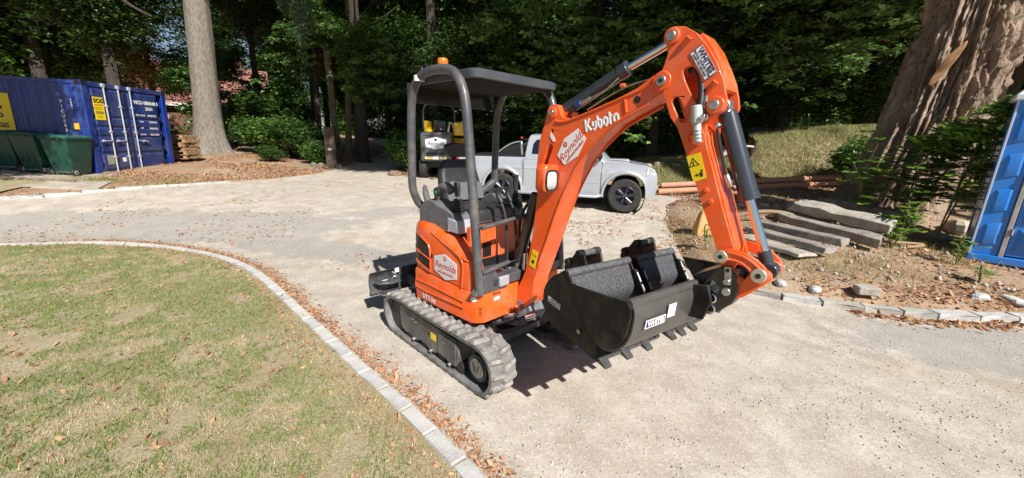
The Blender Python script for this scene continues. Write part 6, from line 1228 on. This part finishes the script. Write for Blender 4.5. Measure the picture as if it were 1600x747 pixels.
# tall bare trunk at the left
tl = root('tall_tree', (-13.62, 17.6, .80), 0, 'tall tree with bare grey trunk and flared base right of the blue container', 'tree')
m = MB(); rings = []; NR, NS = 44, 40
for i in range(NR):
    z = 16*(i/(NR-1))**1.4; r = .49-.008*z+.40*math.exp(-z*1.3); cxx = .065*z
    ring_ = []
    for k in range(NS):
        t = 2*math.pi*k/NS; fl = 1+math.exp(-z*1.4)*.16*math.sin(4*t+.8)+.025*(float(noise(3*math.cos(t)+9, 3*math.sin(t)+9, z*1.2))-.5)*2+.02*math.sin(9*t+z*.7); ring_.append((cxx+r*fl*math.cos(t), r*fl*math.sin(t), z))
    rings.append(ring_)
m.loft(rings); m.obj('trunk', bark_g, tl)
m = MB()
for k in range(9):
    a = k*2.1; z = 8.5+k*.7; L_ = 3.5; m.tube([(0, 0, z), (math.cos(a)*L_*.5, math.sin(a)*L_*.5, z+.8), (math.cos(a)*L_, math.sin(a)*L_, z+1.2)], [.20, .12, .05], 8, 3)
m.obj('limb', bark_g, tl)
for (k, cx, cy, cz, s) in (('a', 3.2, -1.5, 12.5, 1.1), ('d', -3, -2.4, 12, 1.1), ('b', 0, 2, 13, 1.3), ('a', .5, -4.2, 13.5, 1.0)):
    o = bpy.data.objects.new('crown', CR[k]); COL.objects.link(o); o.parent = tl; o.location = (cx, cy, cz); o.scale = (s,)*3; o.rotation_euler = (0, 0, k == 'a')

# big leaning furrowed trunk at the right
BT = root('old_tree', (7.98, 8.35, .45), 0, 'massive furrowed old tree leaning right beside the blue toilet', 'tree')
NR, NS = 200, 300; zz = np.linspace(0, 9.5, NR)**1.0; th = np.linspace(0, 2*np.pi, NS, endpoint=False); Zg, Tg = np.meshgrid(zz, th, indexing='ij')
ax_x = .88*np.tanh(Zg/2.6)+.05*Zg; ax_y = .02*Zg
rad = .70+.26*np.exp(-Zg*1.6)-.010*Zg
rad *= 1+np.exp(-Zg*1.1)*.14*np.sin(3*Tg+2.0)+.06*np.sin(2*Tg+1.2+Zg*.4)
tw = Tg+.10*Zg
fur = np.abs(fbm(np.cos(tw)*8.5+20, np.sin(tw)*8.5+20, Zg*.85, 3)-.5)*2; fine = np.abs(fbm(np.cos(tw)*24+40, np.sin(tw)*24+40, Zg*2.6, 3)-.5)*2
lump = fbm(np.cos(Tg)*2.2+5, np.sin(Tg)*2.2+5, Zg*1.4, 3)-.5
rad = rad*(1+.16*lump)+.20*(np.clip(fur*3, 0, 1)-.5)+.085*(np.clip(fine*3, 0, 1)-.5)
V = np.stack([ax_x+rad*np.cos(Tg), ax_y+rad*np.sin(Tg), Zg], -1).reshape(-1, 3); I = np.arange(NR*NS).reshape(NR, NS); J = np.roll(I, -1, 1)
F = np.stack([I[:-1], J[:-1], J[1:], I[1:]], -1).reshape(-1, 4)
bark_b = M('bark_furrowed', (.22, .155, .105), .95, 0, (.38, .285, .21), 2.2, .6, 26, lo=.42, hi=.66, stretch=(1.6, 1.6, .7))
fast_mesh('trunk', V, F, bark_b, BT, smooth=True)
sc = MB(); sc.plate(spline([(-.07, 0), (-.05, .35), (.02, .62), (.10, .78), (.11, .60), (.07, .3), (.0, .02)], 3, True), -.02, .06, lambda a, b, c: (a, c, b)); sco = sc.obj('bare_wood_patch', M('bare_wood', (.42, .23, .10), .7, 0, (.34, .18, .08), 8, .05, 40, stretch=(5, 5, 1)), BT, .01)
sco.location = (.02, -.44, 2.62); sco.rotation_euler = (R(-4), R(12), R(-42)); sco.scale = (1.2, 1, 1)
m = MB()
for k in range(8):
    a = k*2.3+.5; z = 5.8+k*.5; L_ = 4.5; bx0 = .88+.05*z; m.tube([(bx0, 0, z), (bx0+math.cos(a)*L_*.5, math.sin(a)*L_*.5, z+1.4), (bx0+math.cos(a)*L_, math.sin(a)*L_, z+2.2)], [.28, .16, .05], 9, 3)
m.obj('limb', bark_b, BT)
for (k, cx, cy, cz, s) in (('d', -2.5, 1.5, 10.5, 1.25), ('a', 1.0, .8, 13.2, 1.0), ('a', .5, 3.5, 11, 1.3), ('b', -4.6, 3.6, 9.6, 1.0), ('d', 3.5, 3.5, 10.5, 1.1), ('b', -1.2, -.4, 12.5, 1.1), ('a', -6.8, -2.6, 13.2, 1.0), ('d', -4.4, -.9, 12.4, 1.0), ('c', -8.6, -1.0, 14.6, 1.0), ('d', 7.0, .6, 12.6, .9), ('a', 4.6, -2.2, 14.6, .9)):  # outflung crowns are added out of view to shade path and wood
    o = bpy.data.objects.new('crown', CR[k]); COL.objects.link(o); o.parent = BT; o.location = (cx, cy, cz); o.scale = (s,)*3; o.rotation_euler = (0, 0, cx)

# forest trees one by one: x, y, height, trunk radius, crowns, label
FT = [
 (-10.6, 21.5, 12, .13, [('c', 0, 0, 8.2, .9), ('y', .6, .6, 4.6, .5), ('n', -.5, -1, 5.6, .9)], 'thin dark tree right of the tall bare trunk, before the red roof', (.3, 0)),
 (-9.2, 20.5, 13, .16, [('b', .5, 0, 9.5, .9), ('c', -.2, -.8, 6.2, .55), ('n', .3, -1.4, 4.6, .8)], 'first of two pale mossy stems above the left shrub', (-.4, 0)),
 (-8.7, 20.6, 13, .15, [('a', .5, 1, 10.5, .7), ('c', .8, .6, 5.6, .6)], 'second pale mossy stem above the left shrub, leaning right', (.9, 0)),
 (-7.3, 19.0, 14, .24, [('a', 0, 1.0, 9.5, .9), ('c', .2, .3, 5.0, .6), ('n', .3, -1.0, 3.8, .9)], 'straight dark trunk above the gate post', (0, 0)),
 (-5.4, 22.5, 15, .26, [('b', 0, .0, 6.6, 1.0), ('a', 0, 0, 11.5, 1), ('c', -1.4, -2.4, 4.2, .7), ('m', -1, -3.4, 3.6, .8)], 'dark tree closing the end of the path', (0, 0)),
 (-3.9, 19.5, 15, .22, [('a', 0, 1.5, 5.6, .9), ('a', .3, 0, 11, 1), ('n', -.8, -2.8, 4.2, .9)], 'dark trunk left of the excavator canopy', (-.2, 0)),
 (-2.2, 20.5, 15, .25, [('b', 0, 0, 5.4, .95), ('d', 0, -1, 11.5, .9), ('d', -1.5, -8.6, 10.4, .8)], 'dark tree behind the yellow dumper', (.2, 0)),  # last crown hangs far forward, unseen, added to shade the wood
 (0.4, 18.6, 15, .22, [('c', 0, 0, 4.2, 1.15), ('a', 0, -.5, 10.5, 1), ('m', -.5, -2.6, 3.2, 1), ('m', 1.4, -2.4, 5.2, .9)], 'leafy tree behind the canopy roof of the excavator', (0, 0)),
 (3.2, 17.4, 15, .24, [('c', 0, -.4, 4.0, 1.2), ('d', .3, -.6, 10.2, 1), ('m', -.6, -3.0, 4.6, 1.1), ('m', .8, -2.9, 2.9, 1), ('n', 0, -3.2, 6.2, 1)], 'broadleaf tree with low boughs behind the arm cylinder', (.3, 0)),
 (5.8, 16.8, 15, .22, [('c', 0, 0, 4.6, 1.1), ('a', 0, -.5, 10.3, 1.1), ('d', 0, -4.6, 10.0, .9), ('m', -1.4, -2.6, 4.8, .9), ('n', .6, -2.6, 3.0, .9)], 'leafy tree behind the bend of the raised boom', (0, 0)),  # third crown sits forward out of view, added for shade
 (8.4, 17.4, 16, .26, [('a', 0, 0, 5.2, .95), ('d', 0, -1, 10.8, 1.1), ('a', 2.6, -5.2, 9.8, .9), ('n', .5, -2.6, 5.6, 1), ('n', 1.8, -2.5, 3.2, .9)], 'dark tree just right of the raised arm', (-.3, 0)),  # third crown, forward and above view, is added to darken foliage below
 (11.2, 17.0, 16, .26, [('c', 0, -.5, 5.0, 1.1), ('a', 0, -1, 10.6, 1.2), ('n', -.8, -3.0, 3.4, 1), ('n', .9, -3.0, 4.9, 1), ('m', .8, -3.0, 6.3, .8)], 'dark tree with pale leaf sprays midway between arm and old trunk', (.2, 0)),
 (14.0, 16.2, 16, .26, [('a', 0, -.5, 5.2, .95), ('d', 0, -1, 11, 1.1), ('n', -1.2, -3.2, 3.2, 1), ('m', -.6, -3.2, 5.4, .9)], 'dark tree behind the left side of the old trunk', (0, 0)),
 (17.0, 14.2, 14, .24, [('c', 0, 0, 4.2, 1.2), ('a', 0, 0, 9, 1.1)], 'green tree between the old trunk and the blue toilet', (0, 0)),
 (20.5, 12.0, 14, .24, [('c', 0, 0, 4.0, 1.3), ('d', 0, 0, 8.5, 1)], 'green tree behind the blue toilet at the right edge', (0, 0)),
 (-17.8, 18.0, 14, .24, [('b', 0, 0, 6.2, .95), ('a', 0, -1, 10, .9)], 'dark tree left of the tall bare trunk', (.4, 0)),
 (-21.5, 18.5, 14, .28, [('a', 0, 0, 6.3, 1.1), ('c', -1.2, 1, 3.4, 1.1), ('d', 0, -1, 10.5, 1)], 'dark spreading tree behind the middle of the container', (0, 0)),
 (-25.0, 17.0, 13, .28, [('a', 0, 0, 5.6, 1.15), ('a', 0, .6, 3.0, .8), ('d', 0, 0, 10, 1)], 'dark tree behind the far left of the container', (0, 0)),
 (-19.2, 21.5, 8, .14, [('r', 0, 0, 3.9, 1.15)], 'small tree with turning orange leaves behind the container roof', (0, 0)),
 (-22.8, 22.0, 9, .16, [('y', 0, 0, 4.6, 1.3)], 'small yellow green tree at the upper left', (0, 0)),
 (-15.9, 20.4, 8, .12, [('c', 0, 0, 3.5, .62)], 'fresh green bushy tree between container end and tall trunk', (0, 0)),
 (-11.8, 23.5, 13, .15, [('c', .4, 0, 6.6, 1.0), ('c', 1.6, .4, 4.0, .6), ('b', 1, 0, 10, .8)], 'dark leafy tree whose crown hangs over the red roof', (.3, 0)),
 (-14.6, 23.0, 13, .17, [('b', 0, 0, 7.6, .8), ('c', -1.8, 0, 4.4, .55), ('c', .6, 0, 2.6, .7), ('n', 1.6, -.5, 4.4, .9)], 'leafy tree directly behind the tall bare trunk', (0, 0)),
 (-9.9, 25.0, 13, .17, [('c', 0, 0, 4.2, 1.0), ('b', 0, 0, 9.2, .8)], 'leafy tree standing behind the two mossy stems', (0, 0)),
 (-7.6, 24.0, 14, .20, [('a', 0, 0, 5.6, .9), ('b', 0, 0, 10.5, .9)], 'dark tree on the left side of the shaded path', (0, 0)),
 (-27.5, 21.0, 14, .22, [('d', 0, 0, 7.6, 1.2)], 'broad dark tree at the extreme upper left', (0, 0)),
 (-12.2, 26.0, 14, .16, [('y', 0, 0, 4.8, .7), ('c', 0, 0, 10.5, .8)], 'slender sunlit yellow green tree in front of the red roof', (0, 0)),
]
for i, (x, y, h, r0, cr, lab, ln) in enumerate(FT): tree(x, y, h, r0, cr, lab, bark=bark_y if 'mossy' in lab else None, group='trees at the edge of the wood', lean=ln)
# deeper wood: a mass nobody could count, trunks and crowns; seen only as darkness with a few glints
W_ = []; 
for k in range(46):
    x = -34+k*1.75+random.uniform(-.8, .8); y = 27+random.uniform(-2, 6)
    if x < -9 and y < 36: y += 17
    W_.append((x, y))
pts = []
for x, y in W_:
    for q in range(4):
        pts.append(clump_points((x, y+random.uniform(-1, 1), 1.5+4.0*q), (2.6, 2.0, 3.0), 4200 if x > -9 else 3300, 60, .9, .2))
V, F = leaf_cards(np.concatenate(pts), .36); tag(fast_mesh('distant_wood', V, F, lf_dark), 'dense dark woodland foliage filling the background behind the nearer trees', 'wood', kind='stuff')
m = MB()
for x, y in [q for q in W_ if q[0] > -9]: m.cyl((x, y, 0), (x+random.uniform(-.5, .5), y, 14), .22, 8, .12, False)
tag(m.obj('distant_trunks', bark_d), 'dark trunks deep in the wood behind the nearer trees', 'wood', kind='stuff')
# understorey: low mass along the wood edge
pts = []
for k in range(26):
    x = -7+k*1.15; y = 17.6-.02*(x-3)**2*.6+random.uniform(-.4, .6) if x < 14 else 17-(x-14)*.45
    if -7.4 < x < -4.6: y = 26
    pts.append(clump_points((x, y, 1.3+float(T(x, y))), (1.1, .9, 1.5), 2600, 40, .4, .3))
V, F = leaf_cards(np.concatenate(pts), .15); tag(fast_mesh('undergrowth', V, F, lf_dark), 'dark undergrowth along the foot of the wood', 'undergrowth', kind='stuff')
def add_crowns(x, y, lst):
    t = [o for o in bpy.data.objects if o.name.startswith('forest_tree') and abs(o.location.x-x) < .01 and abs(o.location.y-y) < .01][0]
    for (k, cx, cy, cz, s) in lst:
        o = bpy.data.objects.new('leaf_spray', CR[k]); COL.objects.link(o); o.parent = t; o.location = (cx, cy, cz); o.scale = (s, s, s); o.rotation_euler = (0, 0, random.uniform(0, 6.28)); o['kind'] = 'stuff'
add_crowns(11.2, 17.0, [('m', -1.6, -3.4, 2.6, 1), ('n', 1.5, -3.5, 3.8, 1.1)]); add_crowns(8.4, 17.4, [('m', -.8, -3.4, 3.8, 1), ('m', .8, -3.4, 6.4, 1)]); add_crowns(3.2, 17.4, [('m', 1.6, -3.4, 5.6, 1)]); add_crowns(5.8, 16.8, [('m', -1.0, -3.4, 6.6, 1), ('m', 1.2, -3.6, 5.8, 1)]); add_crowns(14.0, 16.2, [('m', -2.4, -3.2, 4.2, 1), ('m', -1.0, -3.4, 7.0, 1)]); add_crowns(.4, 18.6, [('m', -.6, -3.6, 6.2, 1.1), ('m', .6, -3.6, 4.2, 1)])
def shrub(x, y, k, s, sz, label, dz=.75):
    t = root('shrub', (x, y, float(T(x, y))-.05), random.uniform(0, 6), label, 'shrub'); m = MB()
    for q in range(6): a = q*1.05; m.tube([(0, 0, 0), (math.cos(a)*.2*s, math.sin(a)*.2*s, .5*s), (math.cos(a)*.5*s, math.sin(a)*.5*s, 1.1*s)], [.03, .02, .01], 6, 2)
    m.obj('stem', bark_d, t); o = bpy.data.objects.new('foliage', CR[k]); COL.objects.link(o); o.parent = t; o.location = (0, 0, dz*s); o.scale = (s, s, sz); return t
shrub(-11.3, 18.6, 's', 1.35, 1.2, 'bright green shrub left of the gate post, below the mossy stems'); shrub(-9.7, 18.2, 't', 1.35, 1.3, 'dark shrub between the bright shrub and the gate post')
shrub(-12.6, 19.4, 't', 1.2, 1.2, 'dark shrub right beside the foot of the tall bare trunk'); shrub(-8.5, 17.0, 's', .75, .8, 'small bright green shrub just left of the gate post'); shrub(-4.35, 16.2, 's', 1.15, 1.3, 'bright leafy laurel shrub right of the path, beside the canopy hoop')
shrub(-15.3, 21.6, 't', 2.2, 2.1, 'tall dark shrub left of the far house wall, behind the tall trunk'); shrub(-13.4, 22.6, 't', 2.3, 2.2, 'tall dark shrub in front of the far red roofed house'); shrub(-3.2, 17.0, 's', 1.3, 1.3, 'leafy shrub directly behind the roll bar of the dumper'); shrub(-10.2, 16.4, 't', .55, .5, 'low twiggy shrub at the edge of the leafy mound')
shrub(9.6, 10.6, 's', 1.0, 1.0, 'green shrub behind the left foot of the old trunk'); shrub(11.4, 9.0, 's', 1.3, 1.4, 'green shrub between the old trunk and the toilet roof')
# hanging conifer boughs at the top left of centre
cb = root('conifer_bough', (-8.2, 16.0, 9.6), 0, 'pale feathery conifer bough hanging down above the gate post', 'branch'); pts = []; m = MB()
for (x0, z0, L_) in ((0, -2.9, 1.6), (.35, -2.6, 1.5), (-.5, -2.4, 1.0), (-2.3, -2.0, .9), (-2.7, -1.8, .6)):
    m.tube([(x0, 0, z0+1.5), (x0+.1, -.1, z0+.3), (x0, -.1, z0-L_)], [.03, .02, .008], 6, 3); q = RS.rand(900, 1)
    pts.append(np.array([x0, -.1, z0+.4])+np.concatenate([RS.randn(900, 1)*.20*(1.15-q), RS.randn(900, 1)*.18, -q*(L_+.4)], 1))
m.obj('twig', bark_d, cb); V, F = leaf_cards(np.concatenate(pts), .13, -.3, .25); fast_mesh('needles', V, F, lf_pale, cb)
cb2 = MB().tube([(-16.9, 17.0, 8.6), (-16.0, 16.8, 7.3), (-15.2, 16.7, 6.6), (-14.4, 16.7, 6.2)], [.10, .08, .06, .04], 8, 3).tube([(-16.2, 16.8, 7.5), (-17.2, 16.6, 7.1), (-18.0, 16.5, 6.9)], [.05, .04, .02], 8, 3).obj('bare_bough', bark_d); tag(cb2, 'dark bare bough crossing the blue sky left of the tall trunk', 'branch')
# tree standing left of the picture that shades the container and the path
sh = tree(-12.4, 4.6, 11, .3, [('a', 1.5, .1, 7.3, .72), ('a', -.1, 1.3, 7.4, .75), ('c', -1.8, .2, 7.6, .9), ('a', -4.2, .5, 8.5, 1.0)], 'leafy tree standing just outside the left edge of the picture', name='shade_tree', lean=(0, 0))
tree(12.9, 1.3, 10, .3, [('c', -3.2, 1.2, 7.6, .50), ('c', 3.0, .6, 7.2, .9)], 'leafy tree standing just outside the right edge of the picture', name='shade_tree')
# leafy sucker shoots in front of the old trunk: compound leaves
def compound(base, d, L_, n, ls, pts, nrm):
    d = Vector(d).normalized(); side = d.cross(Vector((0, 0, 1))).normalized()
    for i in range(n):
        t = (i+1)/n; c = Vector(base)+d*L_*t+Vector((0, 0, -.25*L_*t*t))
        for s in (-1, 1): pts.append((c, (side*s+d*.45).normalized(), ls*(1-.35*t)))
    pts.append((Vector(base)+d*L_*1.05+Vector((0, 0, -.25*L_)), d, ls*.8))
def leaflets(name, L, mat, par):
    V = []; F = []
    for c, d, s in L:
        up = Vector((random.uniform(-.4, .4), random.uniform(-.4, .4), 1)).normalized(); w2 = d.cross(up).normalized()*s*.27; o = len(V)
        V += [c, c+d*s*.35+w2+up*s*.03, c+d*s*.75+w2*.8, c+d*s-up*s*.08, c+d*s*.75-w2*.8, c+d*s*.35-w2+up*s*.03]; F += [(o, o+1, o+5), (o+1, o+2, o+4), (o+1, o+4, o+5), (o+2, o+3, o+4)]
    return fast_mesh(name, np.array([tuple(v) for v in V]), np.array(F), mat, par)
lf_ash = M('leaf_ash_bright', (.1, .2, .03), .4, rand=[(.10, .22, .03), (.16, .32, .045), (.26, .40, .07), (.08, .18, .03)], transl=.35, spec=.5)
def sucker(name, x, y, stems, label, ls=.13, nl=9, L_=.42, big=()):
    t = root(name, (x, y, float(T(x, y))), 0, label, 'plant'); m = MB(); P_ = []
    for (tx, ty, tz_) in stems:
        a = Vector((0, 0, 0)); b = Vector((tx, ty, tz_)); mid = a*.5+b*.5+Vector((random.uniform(-.1, .1), random.uniform(-.1, .1), .15)); m.tube([a, mid, b], [.014, .010, .005], 6, 4)
        for k in range(nl):
            q = .3+.7*k/nl; p_ = a*(1-q)**2+mid*2*q*(1-q)+b*q*q; an = random.uniform(0, 6.28); compound(p_, (math.cos(an), math.sin(an)-.3, .35), L_*random.uniform(.6, 1.15), 6, ls*random.uniform(.8, 1.15), P_, None)
    m.obj('stem', M('green_stem', (.16, .17, .06), .7), t); leaflets('leaflets', P_, lf_ash, t)['kind'] = 'stuff'
    if big:
        for (cx, cy, cz, s) in big:
            V, F = leaf_cards(clump_points((cx, cy, cz), (s, s*.6, s*.6), int(900*s*s)+200, 18, .16, .2, .5), .15, .7, .34); fast_mesh('leaf_mass', V, F, lf_ash, t)['kind'] = 'stuff'
    return t
sucker('ash_sapling', 6.85, 6.75, [(-.1, -.2, 1.25), (.3, .0, 1.7), (.7, .1, 1.9), (.5, -.3, 1.45), (.1, .1, 1.5), (.9, -.1, 1.75), (1.0, .2, 2.05)], 'ash sapling with long compound leaves against the old trunk by the toilet', ls=.19, nl=13, L_=.5, big=[(.3, .0, 1.5, .5), (.75, .1, 1.75, .45)])
sucker('ash_sapling', 6.5, 7.2, [(-.1, -.2, 1.5), (.2, -.1, 1.2), (-.35, -.05, 1.15), (.1, .0, 1.75)], 'slimmer ash sapling left of the first, in front of the trunk', ls=.17, nl=9, L_=.45)
sucker('ash_sapling', 7.15, 6.35, [(.1, -.2, 2.2), (.4, -.3, 2.45), (0, -.1, 1.9), (.6, -.1, 2.5), (.2, -.3, 1.8)], 'ash shoots reaching over the corner of the blue toilet', ls=.18, nl=11, L_=.5, big=[(.35, -.25, 2.2, .42), (.0, -.1, 1.8, .4)])
sucker('thistle', 6.35, 6.15, [(0, 0, .75), (.15, 0, .6), (-.12, .05, .5), (.25, .1, .55)], 'thistle like weed growing beside the end of the grey beam', ls=.09, nl=10, L_=.2)
sucker('weed_plant', 6.1, 6.0, [(0, 0, .25), (.2, .1, .3), (-.2, .0, .22)], 'low green weed in front of the concrete lintel', ls=.05, nl=7, L_=.12); sucker('weed_plant', 6.45, 5.35, [(0, 0, .45), (.1, -.1, .35), (-.1, .05, .3)], 'straggly weed growing up against the toilet front', ls=.05, nl=7, L_=.13)
sucker('weed_plant', 3.25, 6.2, [(0, 0, .42), (.06, .05, .3)], 'small dry weed stalk behind the nested buckets', ls=.04, nl=6, L_=.10); sucker('weed_plant', 6.1, 4.75, [(0, 0, .14), (.1, 0, .12)], 'small green weed on the bare soil below the toilet', ls=.05, nl=7, L_=.10)
